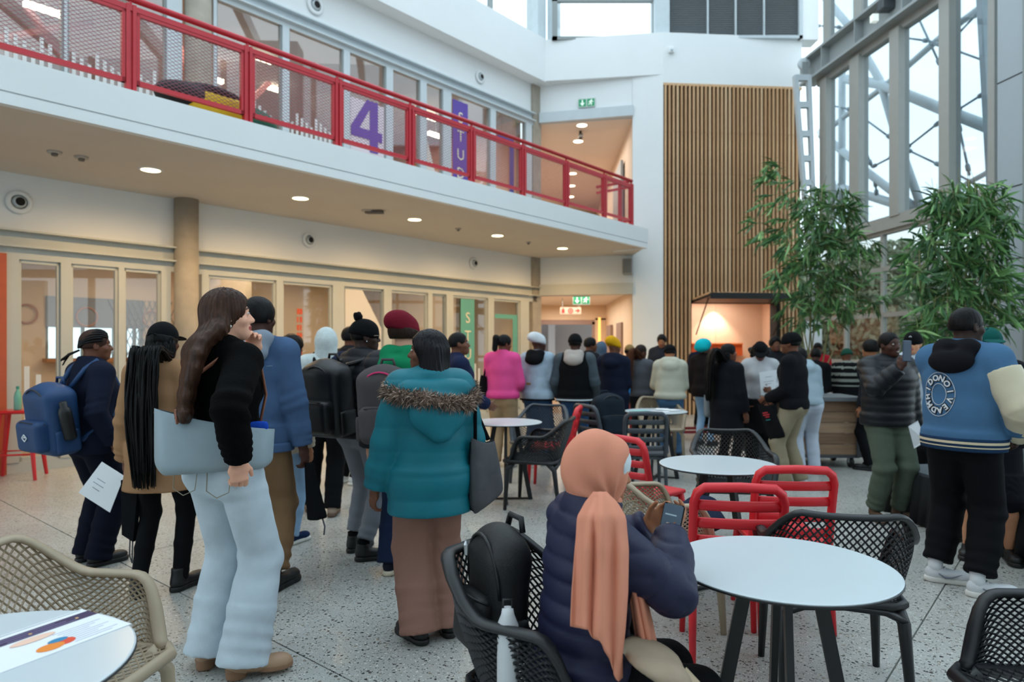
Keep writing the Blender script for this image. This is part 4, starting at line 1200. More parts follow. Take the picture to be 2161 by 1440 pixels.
# ---- leaflet on the near left table
paper = mat('paper_white', '#e4e8ec', rough=.6)
prn = lambda n, c: mat('print_' + n, c, rough=.6)
t = thing('leaflet', 'white printed leaflet with purple band on the lower left table', 'leaflet', (-1.118, 1.634, .7355), R(-27.3))
b = MB(); b.bx(-.105, .105, -.1485, .1485, 0, .0012); b.build('sheet', paper, t)
def ink(par, n, col, x0, x1, y0, y1, z=.0013, lab=None):
    b = MB(); b.bx(x0, x1, y0, y1, z, z + .0004); return b.build(n, prn(col.strip('#'), col), par, label=lab)
ink(t, 'printed_band', '#33264f', -.078, -.036, -.1485, .1485, lab='dark purple printed band')
ink(t, 'printed_line', '#5d5a78', -.098, -.0965, -.1485, .14)
text_obj('printed_words', 'OPEN DAY', .016, prn('pale', '#c9cede'), t, (-.087, -.03, .0015), (0, 0, R(90)), .0001) if False else None
for k in range(3): ink(t, 'printed_line', '#8a80a8', -.068 + .012 * k, -.066 + .012 * k, -.12 + .03 * k, .06 + .02 * k, .0018)
for y in (-.005, .105):
    b = MB(); b.lathe([(0, 0), (.004, 0), (.004, .0006), (0, .0006)], 12, (-.052, y, .0018)); b.build('printed_dot', prn('gold', '#e0b070'), t)
for k in range(8): ink(t, 'printed_line', '#b4bccb', .002 + .012 * k, .0045 + .012 * k, .015 + .006 * (k % 3), .13 - .02 * (k % 3))
for nm, c, x, y, rx, ry in (('a', '#dd4a2c', .062, .008, .020, .026), ('b', '#e8862a', .068, -.024, .020, .030), ('c', '#1f80ac', .044, .005, .012, .022), ('d', '#eac3ae', -.012, -.02, .016, .05)):
    b = MB(); b.lathe([(0, 0), (1, 0), (1, .0005), (0, .0005)], 20); b.v = [(x + v[0] * rx, y + v[1] * ry, .0013 + v[2] + .0002 * (ord(nm) - 96)) for v in b.v]; b.build('printed_shape', prn('shape' + nm, c), t)
# ---- papers on the far table
for k, (dx, dy, rz) in enumerate([(-.18, .02, 20), (.02, -.12, -15), (.2, .06, 40), (.1, .14, 75)]):
    b = MB(); b.bx(-.10, .10, -.07, .07, 0, .002); o = b.build('flyer', paper if k else mat('paper_mint', '#8fc9c4', rough=.6), None, loc=(1.59 + dx, 7.55 + dy, .7355 + .002 * k), rz=R(rz))
    tag(o, ['mint green flyer on the table with papers', 'white flyer near the front of the table with papers', 'white flyer at the right of the table with papers', 'white flyer at the back of the table with papers'][k], 'flyer', 'flyers on the round table')
# ---- red stool with bottle
stc_ = mat('stool_red', '#c4141c', rough=.35, coat=.3)
t = thing('bar_stool', 'red metal bar stool in front of the glass wall', 'stool', (-5.42, 7.50, 0), R(20))
b = MB(); b.box((0, 0, .735), (.165, .165, .018), None, .015); b.build('seat', stc_, t)
for sx in (1, -1):
    for sy in (1, -1):
        b = MB(); b.tube([(sx * .135, sy * .135, .73), (sx * .21, sy * .21, 0)], [.034, .018], 6); b.build('leg', stc_, t)
b = MB(); b.tube([(.182, .182, .28), (-.182, .182, .28), (-.182, -.182, .28), (.182, -.182, .28)], .010, 6, closed=True); b.build('footrest', stc_, t)
bg = mat('bottle_green', '#6fae97', rough=.12)
t = thing('water_bottle', 'pale green water bottle standing on the red stool', 'bottle', (-5.40, 7.46, .753))
b = MB(); b.lathe([(.033, 0), (.036, .01), (.036, .15), (.028, .19), (.014, .215), (.014, .235)], 16); b.build('body', bg, t, True)
b = MB(); b.lathe([(.016, .232), (.016, .26), (0, .26)], 12); b.build('cap', mat('cap_teal', '#3e8f7a', rough=.4), t)
# ---- serving trolley
t = thing('serving_trolley', 'wood planked serving trolley with dark frame on castors', 'trolley', (3.55, 8.45, 0), R(-2))
fr = mat('trolley_frame', '#4a4c50', rough=.45)
pls = [mat('trolley_plank_%s' % c, h, rough=.6, var=.2, vs=2, stretch=(1, 12, 12)) for c, h in (('a', '#96775c'), ('b', '#86684f'), ('c', '#a3856a'))]
for k in range(5):
    b = MB(); b.bx(-.56, .56, -.30, -.27, .16 + k * .128, .16 + k * .128 + .122); b.build('plank', pls[k % 3], t)
for x in (-.60, .60):
    for y in (-.28, .28): b = MB(); b.bx(x - .04, x + .04, y - .04, y + .04, .13, .82); b.build('frame_post', fr, t)
b = MB(); b.bx(-.66, .66, -.36, .36, .80, .845); b.build('top', mat('trolley_top', '#6d7276', rough=.4), t)
b = MB(); b.bx(-.6, .6, -.3, .3, .12, .16); b.bx(-.58, .58, .26, .29, .16, .8); b.build('base', fr, t)
for x in (-.52, .52):
    for y in (-.24, .24):
        b = MB(); b.lathe([(.03, -.02), (.06, -.02), (.062, 0), (.06, .02), (.03, .02)], 16, (x, y, .062), (1, 0, 0)); w_ = b.build('caster', tb_, t, True)
        b = MB(); b.bx(x - .03, x + .03, y - .02, y + .02, .06, .13); b.build('fork', steelw, w_)
t = thing('carton', 'small white carton standing on the serving trolley', 'box', (3.78, 8.5, .845), R(12))
b = MB(); b.bx(-.07, .07, -.05, .05, 0, .10); b.build('body', paper, t); b = MB(); b.slab([(-.07, -.05, .10), (.07, -.05, .10), (.07, -.02, .15), (-.07, -.02, .15)], .004); b.build('lid', paper, t)
# ---- serving tables with dark red cloth and red legs
drk = mat('cloth_maroon', '#4a1218', rough=.8); redl = mat('red_frame', '#8e1822', rough=.5)
def serving(X, Y, w, d, h, rz, label):
    t = thing('serving_table', label, 'table', (X, Y, 0), R(rz))
    b = MB(); b.bx(-w / 2, w / 2, -d / 2, d / 2, h - .03, h); b.build('tabletop', drk, t)
    for sx in (-1, 1):
        for sy in (-1, 1): b = MB(); b.bx(sx * (w / 2 - .05) - .025, sx * (w / 2 - .05) + .025, sy * (d / 2 - .05) - .025, sy * (d / 2 - .05) + .025, 0, h - .03); b.build('leg', redl, t)
    b = MB(); b.bx(-w / 2 + .05, w / 2 - .05, -d / 2 + .03, -d / 2 + .07, .10, .14); b.bx(-w / 2 + .05, w / 2 - .05, d / 2 - .07, d / 2 - .03, .10, .14); b.build('stretcher', redl, t)
    return t
serving(2.75, 10.9, 1.7, .6, .92, 4, 'long serving table with maroon top at the front of the queue')
serving(5.15, 11.2, 1.3, .6, .92, -6, 'red legged serving table behind the wooden trolley')
for k, (X, Y, c) in enumerate([(2.3, 10.85, '#e8ecec'), (2.65, 10.8, '#cfe3df'), (3.05, 10.9, '#dfe6ea'), (4.8, 11.2, '#d9c2a0'), (5.25, 11.1, '#e9e6df')]):
    t = thing('food_tray', ['white food tray at the left end of the queue table', 'pale green food tray in the middle of the queue table', 'pale food tray at the right end of the queue table', 'tan food tray on the table behind the trolley', 'cream food tray next to the tan one behind the trolley'][k], 'tray', (X, Y, .92), 0, 'food trays on the serving tables')
    b = MB(); b.bx(-.13, .13, -.1, .1, 0, .012); b.build('base', mat('tray_%d' % k, c, rough=.5), t)
    b = MB(); b.bx(-.13, .13, -.1, -.09, .012, .05); b.bx(-.13, .13, .09, .1, .012, .05); b.bx(-.13, -.12, -.09, .09, .012, .05); b.bx(.12, .13, -.09, .09, .012, .05); b.build('rim', MATS['tray_%d' % k], t)
# white stools inside the corridor
for k, (px, Y) in enumerate(((1160, 15.7), (1182, 16.6))):
    t = thing('side_table', ['white open frame low table at the corridor mouth', 'second white open frame low table, deeper inside the corridor'][k], 'table', (xat(px, Y), Y, .003))
    b = MB(); b.bx(-.25, .25, -.2, .2, .42, .46); b.build('top', paper, t)
    for sx in (-1, 1):
        for sy in (-1, 1): b = MB(); b.bx(sx * .22 - .02, sx * .22 + .02, sy * .17 - .02, sy * .17 + .02, 0, .42); b.build('leg', paper, t)
    b = MB(); b.bx(-.2, .2, -.15, .15, .46, .60); o = b.build('crate', mat('crate_blue', '#2b4f9a', rough=.5), None, loc=t.location.copy()); tag(o, ['blue plastic crate on the first low white table', 'blue plastic crate on the low white table deeper in the corridor'][k], 'crate')
# ---- stage with pleated black skirt on the right
t = thing('stage', 'low grey stage with pleated black skirt at the right side', 'stage', (3.28, 5.9, 0), 0)
SD = np.array((.10, -1.28)); SD = SD / np.linalg.norm(SD); SN = np.array((-SD[1], SD[0]))
pl = lambda a, w: tuple(SD * a + SN * w)
b = MB(); b.prism([pl(-.02, 0), pl(-.02, 3.2), pl(3.4, 3.2), pl(3.4, 0)], .38, .42); b.build('deck', mat('stage_deck', '#565c61', rough=.5, var=.08), t)
V, Q = [], []
n = 150
for i in range(n + 1):
    a = -.02 + 3.42 * i / n
    for z, am in ((.40, .008), (.2, .02), (.015, .032)):
        V.append((*pl(a, -.012 - am * (1 + math.sin(i * 1.35 + .6 * math.sin(i * .31)))), z))
for i in range(n):
    for k in (0, 1): Q.append((i * 3 + k, i * 3 + k + 1, i * 3 + k + 4, i * 3 + k + 3))
sk = mat('skirt_black', '#0b0c0e', rough=.85)
o = link('skirt', mesh_np('skirt', V, np.array(Q), sk, True), t); md = o.modifiers.new('s', 'SOLIDIFY'); md.thickness = .006
for k in range(8):
    a = .12 + .42 * k; b = MB(); b.sph((*pl(a, -.03), .385), .012, 8, 5); b.build('stud', mat('stud_steel', '#cfd4d6', rough=.3, metal=.7), o)
b = MB(); b.prism([pl(.05, .1), pl(.05, 3.1), pl(3.3, 3.1), pl(3.3, .1)], 0, .38); b.build('frame', dark, t)
t = thing('display_counter', 'grey counter with white top at the right picture edge', 'counter', (3.98, 4.90, .42), R(0))
b = MB(); b.bx(0, .9, 0, .6, 0, .66); b.build('body', mat('counter_grey', '#7c868a', rough=.5), t)
b = MB(); b.bx(-.02, .92, -.02, .62, .66, .70); b.build('top', tw_, t)
b = MB(); b.bx(0, .9, -.012, 0, .60, .65); b.build('dark_rail', dark, t)  # dark rail across the front, just below the top
t = thing('notice_board', 'plain white board on a stand beside the far end of the glazed door', 'board', (5.55, 12.6, 0), R(8))
b = MB(); b.bx(-.17, .17, -.02, .02, 1.40, 1.92); b.build('panel', paper, t)
b = MB(); b.bx(-.02, .02, -.02, .02, .03, 1.4); b.build('post', steelw, t)
b = MB(); b.bx(-.2, .2, -.15, .15, 0, .03); b.build('base', steelw, t)
t = thing('wall_speaker', 'grey loudspeaker on the wall band beside the white pillar', 'speaker', (xat(1325, 14.6), 14.62, zat(563, 14.6)), R(-14))
b = MB(); b.box((0, 0, 0), (.11, .10, .17), None, .02); b.build('cabinet', mat('speaker_grey', '#9b9a96', rough=.6), t)
b = MB(); b.bx(-.09, .09, -.106, -.10, -.14, .14); b.build('grille', mat('grille_grey', '#7d7c7a', rough=.8), t)
t = thing('wall_sensor', 'small white square sensor high on the white wall above the slats', 'sensor', (xat(1418, 14.5), 14.56, zat(103, 14.5)))
b = MB(); b.box((0, -.01, 0), (.06, .03, .06), None, .01); b.build('body', white, t); b = MB(); b.sph((0, -.04, -.01), .03, 10, 6); b.build('lens', steelw, t, True)
# ================================================================ bamboo plants
def plant(label, X, Y, blobs, stems, seed, nleaf, top):
    rg = np.random.RandomState(seed)
    t = thing('potted_bamboo', label, 'plant', (X, Y, 0), 0)
    lm = [mat('leaf_%s' % c, h, rough=.45, var=.2, vs=4, spec=.4) for c, h in (('a', '#4b7443'), ('b', '#64904f'), ('c', '#39603a'), ('d', '#90b573'))]
    sm_ = mat('bamboo_stem', '#7d7a4a', rough=.5, var=.2)
    b = MB(); b.lathe([(.22, 0), (.27, .45), (.25, .45), (.24, .40), (0, .40)], 24); b.build('pot', mat('pot_grey', '#6b6f70', rough=.6), t, True)
    tw = MB()
    for k, (px, py) in enumerate(stems):
        e = at(px, py, Y + rg.uniform(-.2, .2)) - Vector((X, Y, 0)); r0 = (rg.uniform(-.12, .12), rg.uniform(-.12, .12), .38)
        b = MB(); P_ = [Vector(r0).lerp(e, q) + Vector((math.sin(q * 3 + k) * .05, math.cos(q * 2 + k) * .05, 0)) * (q * (1 - q) * 4) for q in np.linspace(0, 1, 9)]
        b.tube(P_, [.011 * (1 - .75 * i / 8) + .002 for i in range(9)], 6); b.build('stem', sm_, t, True)
    # leaf: folded blade
    L, Wd = .23, .0145
    lv = [(0, 0, 0), (Wd, L * .3, .004), (0, L * .3, -.002), (-Wd, L * .3, .004), (Wd * .8, L * .65, -.008), (0, L * .65, -.014), (-Wd * .8, L * .65, -.008), (0, L, -.04)]
    lf = [(0, 1, 2), (0, 2, 3), (1, 4, 5, 2), (2, 5, 6, 3), (4, 7, 5), (5, 7, 6)]
    lme = []
    for m in lm:
        b = MB(); b.add(lv, lf); lme.append(b.mesh('leaf', m, True))
    tot = sum(q[4] for q in blobs); leaves = []
    for (px, py, rx, ry, wgt) in blobs:
        for _ in range(int(nleaf * wgt / tot / 6)):
            while True:
                a = rg.uniform(-1, 1, 3)
                if (a ** 2).sum() < 1: break
            Yd = Y + a[2] * .45 * min(1, rx / 60)
            c = at(px + a[0] * rx, py + a[1] * ry, Yd) - Vector((X, Y, 0))
            ax = Vector((c.x * .8 + rg.uniform(-.5, .5), c.y * .8 + rg.uniform(-.5, .5), rg.uniform(-.5, .3)))
            ax.normalize()
            tw.tube([c - ax * .16 + Vector((0, 0, .03)), c, c + ax * .08 - Vector((0, 0, .03))], .0025, 4)
            for j in range(6):
                d = (ax + Vector(rg.normal(0, .45, 3)) + Vector((0, 0, -.45))).normalized()
                leaves.append((c + ax * (.02 * j - .05), d, rg.uniform(0, 6.28), rg.uniform(.7, 1.35), rg.choice(4, p=(.35, .3, .25, .1))))
    tw.build('twigs', sm_, t, kind='stuff')
    leaves.sort(key=lambda q: q[0].y)
    V, Q3, MI = [], [], []
    for i, (c, d, ro, sc, mi) in enumerate(leaves):
        Mx = Vector((0, 1, 0)).rotation_difference(d).to_matrix() @ Matrix.Rotation(ro * .25, 3, 'Y')
        if i < 290:
            o = link('leaf', lme[mi], t); o.matrix_local = Matrix.Translation(c) @ Mx.to_4x4() @ Matrix.Scale(sc, 4)
        else:
            n0 = len(V)
            V += [tuple(c + Mx @ (Vector(v) * sc)) for v in lv]; Q3 += [tuple(k + n0 for k in f_) for f_ in lf]; MI += [int(mi)] * len(lf)
    link('leaves', mesh_np('leaves', V, Q3, lm, True, MI), t, kind='stuff')
plant('tall leafy bamboo plant in front of the slatted wall corner', 4.55, 10.3, [(1730, 430, 90, 55, 3), (1690, 500, 80, 60, 3), (1770, 540, 90, 70, 4), (1690, 590, 70, 50, 2), (1800, 620, 70, 45, 1.6), (1720, 650, 75, 50, 2.6), (1650, 400, 55, 50, .6), (1640, 360, 30, 25, .35), (1770, 480, 60, 60, 2), (1600, 480, 25, 40, .3)], [(1735, 390), (1690, 420), (1790, 470), (1640, 352), (1660, 520), (1830, 560), (1710, 500)], 11, 2300, 0)
plant('tall leafy bamboo plant beside the right cladding column', 5.05, 7.9, [(2040, 420, 75, 55, 3), (2020, 500, 100, 70, 4), (2060, 570, 85, 60, 3), (2020, 640, 90, 60, 2.6), (1960, 660, 55, 60, 1.1), (2110, 650, 55, 60, 1.1), (1940, 560, 40, 50, .8), (2100, 460, 45, 60, 1.2), (1960, 700, 40, 40, .6)], [(2045, 380), (2000, 440), (2090, 430), (1940, 520), (2060, 560), (2120, 600)], 23, 2300, 0)
# ---- trees outside behind the glazed door
def tree(label, X, Y, h, r, m, seed):
    rg = np.random.RandomState(seed)
    t = thing('tree', label, 'tree', (X, Y, -.03), 0, 'trees outside behind the glazed door')
    b = MB(); b.tube([(0, 0, 0), (.1, .05, h * .4), (0, 0, h * .7)], [.2, .15, .06], 8); b.build('trunk', mat('bark', '#5b5046', rough=.9, var=.2), t, True)
    for k in range(4):
        a = k * 1.6 + rg.rand(); b = MB(); b.tube([(0, 0, h * (.35 + .06 * k)), (math.cos(a) * r * .4, math.sin(a) * r * .4, h * .62), (math.cos(a) * r * .7, math.sin(a) * r * .7, h * .8)], [.08, .05, .02], 6); b.build('branch', MATS['bark'], t, True)
    N_ = 6500
    P_ = rg.normal(size=(N_, 3)); P_ /= np.linalg.norm(P_, axis=1)[:, None]
    P_ *= (rg.rand(N_) ** .33)[:, None]
    P_ *= (1 + .3 * wav(P_, 3.5, seed))[:, None]
    C_ = P_ * np.array((r, r, h * .44)) + np.array((0, 0, h * .50))
    a = rg.normal(size=(N_, 3)); a /= np.linalg.norm(a, axis=1)[:, None]; bb_ = np.cross(a, rg.normal(size=(N_, 3))); bb_ /= np.linalg.norm(bb_, axis=1)[:, None]
    s_ = rg.uniform(.07, .16, (N_, 1))
    V = np.concatenate([C_ - a * s_, C_ + bb_ * s_ * .5, C_ + a * s_, C_ - bb_ * s_ * .5])
    i = np.arange(N_)
    link('crown', mesh_np('crown', V, np.stack([i, i + N_, i + 2 * N_, i + 3 * N_], 1), m, False), t, kind='stuff')
lg = [mat('tree_leaf_%s' % c, h, rough=.8, var=.12, vs=.8) for c, h in (('a', '#8f9c86'), ('b', '#a2a890'), ('c', '#7f8f7b'))]
tree('grey green tree filling the middle panes of the glazed door', 11.4, 20.5, 5.0, 2.0, lg[0], 1)
tree('pale olive tree behind the leafy bamboo, outside the glazed door', 8.9, 18.0, 4.4, 1.5, lg[1], 2)
tree('darker green tree outside, seen behind the bamboo by the cladding column', 15.0, 20.5, 5.2, 2.2, lg[2], 3)
tree('low olive tree outside, between taller trees beyond the glazed door', 13.2, 25.5, 5.2, 2.4, lg[1], 4)
tree('small grey green tree outside at the left edge of the glazed door', 10.2, 25.8, 5.2, 2.0, lg[2], 5)
# ================================================================ figures
def nrm(v):
    v = np.array(v, float); return v / (np.linalg.norm(v) + 1e-12)
def ik(a, c, l1, l2, hint):
    a = np.array(a, float); c = np.array(c, float)
    d = c - a; L = np.linalg.norm(d)
    if L > (l1 + l2) * .995: c = a + d / L * (l1 + l2) * .995; d = c - a; L = np.linalg.norm(d)
    u = d / L
    x = (l1 * l1 - l2 * l2 + L * L) / (2 * L)
    y = math.sqrt(max(l1 * l1 - x * x, 0))
    h = np.array(hint, float); h = h - u * h.dot(u); h = nrm(h)
    return a + u * x + h * y, c
SKIN = {}
def skin(tone):
    c = {'pale': '#e2a98e', 'light': '#c98f6c', 'tan': '#a06a4a', 'brown': '#6e4431', 'dark': '#492c22', 'deep': '#38251d'}[tone]
    m = mat('skin_' + tone, c, rough=.55, spec=.3, var=.06, vs=22, bump=.08, bs=260, sss=.12 if tone in ('pale', 'light', 'tan') else .05)
    l = mat('lips_' + tone, {'pale': '#b04a48', 'light': '#a85a50', 'tan': '#8c4c44', 'brown': '#6a3634', 'dark': '#4a2726', 'deep': '#3a2020'}[tone], rough=.35)
    return m, l
BROW = None
class P: pass
def person(label, X, Y, H, face, sex='f', tone='brown', g=1.0, top=None, bottom=None, shoes=None, hair=None, hat=None, pose=None, seen=False, glasses=False, hd=1.0, loc_z=0.0, fine=1.0):
    p = P(); p.s = s = H / 1.75; p.Z = Y
    pose = pose or {}
    root = thing('person', label, 'person', (X, Y, loc_z), -R(face))
    p.root = root; p.label = label
    hb = max(.0085, Y * .0022) * fine; hh = max(.0045, min(.016, Y * .0015)) * fine; hn = max(.0042, min(.0085, Y * .0013))
    p.hb = hb
    fem = sex == 'f'
    # ---- skeleton
    sh = np.array(pose.get('shift', (0, 0, 0)), float) * s
    pz = pose.get('pelvis', .93) * s
    pel = np.array((0, 0, pz)) + sh
    Rt = rotm(-pose.get('twist', 0)) @ rotm(0, -pose.get('lean', 2)) @ rotm(0, 0, pose.get('tilt', 0))
    T = lambda x, y, z: pel + Rt @ (np.array((x, y, z)) * s)
    sw = (.150 if fem else .170) * (1 + (g - 1) * .5)
    p.pel, p.Rt, p.T, p.sw = pel, Rt, T, sw
    shr = pose.get('shrug', 0)
    Sh = {1: T(sw, -.012, .468 + shr), -1: T(-sw, -.012, .468 + shr)}
    nb = T(0, -.012, .545)
    hy, hp, hr = pose.get('head', (0, 0, 0))
    Rh = rotm(-hy - pose.get('twist', 0) * .5) @ rotm(0, hp) @ rotm(0, 0, hr)
    hc = nb + Rt @ (np.array((0, .022, .05)) * s) + Rh @ (np.array((0, .012, .075)) * s)
    p.hc, p.Rh, p.nb, p.Sh = hc, Rh, nb, Sh
    ks = s * hd; p.ks = ks
    Hd = lambda x, y, z: hc + Rh @ (np.array((x, y, z)) * ks)
    p.Hd = Hd
    hands, elb, wr = {}, {}, {}
    for sd, key in ((1, 'handR'), (-1, 'handL')):
        tgt = pose.get(key)
        tgt = np.array(tgt if tgt is not None else (sd * (sw + .085 + .05 * (g - 1)), .05, .80), float) * s
        hint = pose.get('elbow' + key[-1], (sd * .35, -1, -.1))
        e, w = ik(Sh[sd] + Rt @ np.array((sd * .012 * s, 0, -.02 * s)), tgt, .285 * s, .26 * s, hint)
        elb[sd], wr[sd] = e, w
    p.elb, p.wr = elb, wr
    ft = pose.get('feet', ((-.10, 0, -8), (.10, 0, 8)))
    ank, knee, hip, toe = {}, {}, {}, {}
    for sd, f in ((-1, ft[0]), (1, ft[1])):
        a = np.array((f[0] * s, f[1] * s, (.085 + (f[3] if len(f) > 3 else 0)) * s))
        hp0 = pel + rotm(-pose.get('twist', 0) * .3) @ (np.array((sd * .088, 0, -.02)) * s)
        kh = pose.get('knee', (sd * .05, 1, 0))
        k, a = ik(hp0, a, .43 * s, .435 * s, kh)
        ank[sd], knee[sd], hip[sd] = a, k, hp0
        toe[sd] = (rotm(-f[2]) @ np.array((0, 1, 0)))
    p.ank, p.knee, p.hip, p.toe = ank, knee, hip, toe
    ms, ml = skin(tone)
    # ---- body: head, hands and a plain core, one mesh
    Vs, Qs, MI = [], [], []
    def push(V, Q, mi=None):
        o = sum(len(x) for x in Vs)
        Vs.append(V); Qs.append(Q + o); MI.append(np.zeros(len(Q), np.int32) if mi is None else mi)
    f = SDF(hc - .2 * ks, hc + .2 * ks, hh)
    f.lo[2] = f.lo[2]
    f = SDF(np.minimum(hc - .16 * ks, nb - .1 * s), np.maximum(hc + .16 * ks, nb + .1 * s), hh)
    f.ell(Hd(0, -.012, .032), np.array((.074, .094, .086)) * ks, .01, Rh)
    f.ell(Hd(0, .022, -.035), np.array((.060, .066, .074)) * ks, .03 * ks, Rh)
    f.ell(Hd(0, .062, -.083), np.array((.030, .026, .024)) * ks, .03 * ks, Rh)
    f.tube(Hd(0, .078, .018), Hd(0, .101, -.022), .008 * ks, .0125 * ks, .014 * ks)
    f.ell(Hd(.013, .091, -.026), .009 * ks, .01 * ks); f.ell(Hd(-.013, .091, -.026), .009 * ks, .01 * ks)
    for q in (1, -1):
        f.ell(Hd(q * .030, .094, .012), np.array((.019, .016, .012)) * ks, .012 * ks, Rh, 's')
        f.ell(Hd(q * .030, .072, .010), .0135 * ks, .004 * ks)
        f.tube(Hd(q * .012, .082, .030), Hd(q * .048, .066, .030), .008 * ks, .007 * ks, .012 * ks)
        f.ell(Hd(q * .044, .055, -.022), np.array((.022, .02, .02)) * ks, .02 * ks, Rh)
        f.ell(Hd(q * .074, -.008, -.002), np.array((.011, .020, .032)) * ks, .006 * ks, Rh @ rotm(0, 12, 0))
        f.ell(Hd(q * .083, -.002, 0), np.array((.006, .011, .020)) * ks, .005 * ks, Rh, 's')
    f.ell(Hd(0, .082, -.050), np.array((.025, .015, .0085)) * ks, .005 * ks, Rh)
    f.ell(Hd(0, .080, -.062), np.array((.021, .0155, .0085)) * ks, .005 * ks, Rh)
    f.tube(Hd(0, -.022, -.03), nb - Rt @ np.array((0, 0, .05 * s)), (.052 * ks, .055 * ks), (.062 * s, .062 * s), .02 * ks)
    V, Q = f.mesh()
    if len(Q):
        cq = V[Q].mean(1); lc = ((cq - hc) @ Rh) / ks
        mi = np.zeros(len(Q), np.int32)
        lip = (np.abs(lc[:, 0]) < .026) & (lc[:, 2] < -.041) & (lc[:, 2] > -.071) & (lc[:, 1] > .074) & (((lc[:, 0] / .027) ** 2 + ((lc[:, 2] + .056) / .015) ** 2) < 1)
        mi[lip] = 1
        br = (np.abs(np.abs(lc[:, 0]) - .031) < .020) & (np.abs(lc[:, 2] - .033 + (np.abs(lc[:, 0]) - .031) * .15) < .0042) & (lc[:, 1] > .05)
        mi[br] = 2
        push(relax(V, Q, 1), Q, mi)
    curl = {1: pose.get('curlR', 28), -1: pose.get('curlL', 28)}
    p.hand_d = {}
    for sd, key in ((1, 'R'), (-1, 'L')):
        w, e = wr[sd], elb[sd]
        d = nrm(pose.get('hd' + key, w - e)); n = pose.get('pn' + key, (-sd * 1.0, .25, 0)); n = np.array(n, float); n = nrm(n - d * n.dot(d))
        t = np.cross(d, n) * sd
        p.hand_d[sd] = (w, d, n, t)
        f = SDF(w - .16 * s - .05, w + .16 * s + .05, hn)
        f.tube(w - nrm(w - e) * .09 * s, w, .031 * s, (.029 * s, .022 * s), .01, side=t)
        f.tube(w, w + d * .045 * s, (.030 * s, .020 * s), (.038 * s, .017 * s), .015, side=t)
        f.tube(w + d * .04 * s, w + d * .085 * s, (.037 * s, .016 * s), (.038 * s, .013 * s), .012, side=t)
        cu = curl[sd]
        for i, (o, l) in enumerate(((.029, .074), (.010, .082), (-.010, .077), (-.028, .060))):
            b = w + (d * .086 + t * o) * s; a0 = cu * (.8 + .12 * i)
            dd = d; aa = 0
            for j, fr in enumerate((.44, .31, .25)):
                aa += a0
                dd = d * math.cos(R(aa)) + n * math.sin(R(aa)) + t * o * .6
                dd = nrm(dd)
                q = b + dd * l * fr * s
                r0 = max(.0092 - j * .0008, .9 * hn / s); f.tube(b, q, r0 * s, (r0 - .0006) * s, .0035)
                b = q
        ta = R(pose.get('thumb' + key, 38))
        b = w + (d * .022 + t * .026 + n * .006) * s
        d1 = nrm(d * math.cos(ta) + t * math.sin(ta) + n * .35)
        q = b + d1 * .045 * s; f.tube(b, q, .0135 * s, .0105 * s, .01)
        d2 = nrm(d * math.cos(ta * .4) + t * math.sin(ta * .4) + n * .5)
        f.tube(q, q + d2 * .034 * s, .0105 * s, .0085 * s, .004)
        V, Q = f.mesh()
        if len(Q): push(relax(V, Q, 1), Q)
    lo = np.minimum.reduce([pel, nb] + list(elb.values()) + list(wr.values()) + list(ank.values()) + list(knee.values())) - .2 * s
    hi = np.maximum.reduce([pel, nb] + list(elb.values()) + list(wr.values()) + list(ank.values()) + list(knee.values())) + .2 * s
    bare = pose.get('bare', False)
    f = SDF(lo, hi, .014 if bare else .026)
    f.tube(T(0, 0, 0), T(0, 0, .2), (.13 * s, .09 * s), (.11 * s, .08 * s), .05, side=Rt[:, 0])
    f.tube(T(0, 0, .2), T(0, 0, .46), (.11 * s, .08 * s), (.13 * s, .07 * s), .05, side=Rt[:, 0])
    for sd in (1, -1):
        f.tube(Sh[sd], elb[sd], .042 * s, .034 * s, .03); f.tube(elb[sd], wr[sd], .034 * s, .026 * s, .02)
        q = 1. if bare else .78
        f.tube(hip[sd], knee[sd], .075 * s * q, .052 * s * q, .03); f.tube(knee[sd], knee[sd] + (ank[sd] - knee[sd]) * .35, .05 * s * q, .054 * s * q, .02)
        f.tube(knee[sd] + (ank[sd] - knee[sd]) * .35, ank[sd], .054 * s * q, .034 * s * q, .02)
    f.tube(T(0, -.01, .44), nb, .06 * s, .05 * s, .04)
    V, Q = f.mesh()
    push(V, Q)
    brow = mat('eyebrow', '#1c1310', rough=.8) if tone != 'pale' else mat('eyebrow_brown', '#4a3226', rough=.8)
    me = mesh_np('body', np.concatenate(Vs), np.concatenate(Qs), [ms, ml, brow], True, np.concatenate(MI))
    p.body = link('body', me, root)
    if seen:
        for q in (1, -1):
            b = MB(); b.sph(Hd(q * .030, .0775, .011), np.array((.0118, .0118, .0062)) * ks, 16, 10)
            b.cur = 1
            c = Hd(q * .030, .0862, .0115)
            b.sph(c, np.array((.0052, .0052, .0052)) * ks, 10, 6)
            b.build('eye', [mat('eye_white', '#c4beb6', rough=.35), mat('iris', '#1a0f0a', rough=.1)], p.body, True)
    if glasses:
        b = MB()
        for q in (1, -1):
            b.tube([Hd(q * .031 + .021 * math.cos(a), .096, .010 + .017 * math.sin(a)) for a in np.linspace(0, 2 * math.pi, 15)[:-1]], .0016, 5, closed=True)
            b.tube([Hd(q * .052, .095, .014), Hd(q * .072, .07, .014), Hd(q * .078, .0, .010)], .0016, 5)
        b.tube([Hd(-.01, .097, .012), Hd(.01, .097, .012)], .0016, 5)
        b.build('glasses', mat('glasses_metal', '#b9a58c', rough=.3, metal=.8), root, True)
    if bottom: p.bottom = trousers(p, g, fem, **bottom)
    if shoes:
        for sd in (1, -1): shoe(p, sd, **shoes)
    if top: p.top = upper(p, g, fem, **top)
    p.hat = bool(hat) or bool(top and top.get('hood') == 'up')
    if hair: hairdo(p, **hair)
    if hat: headwear(p, **hat)
    return p

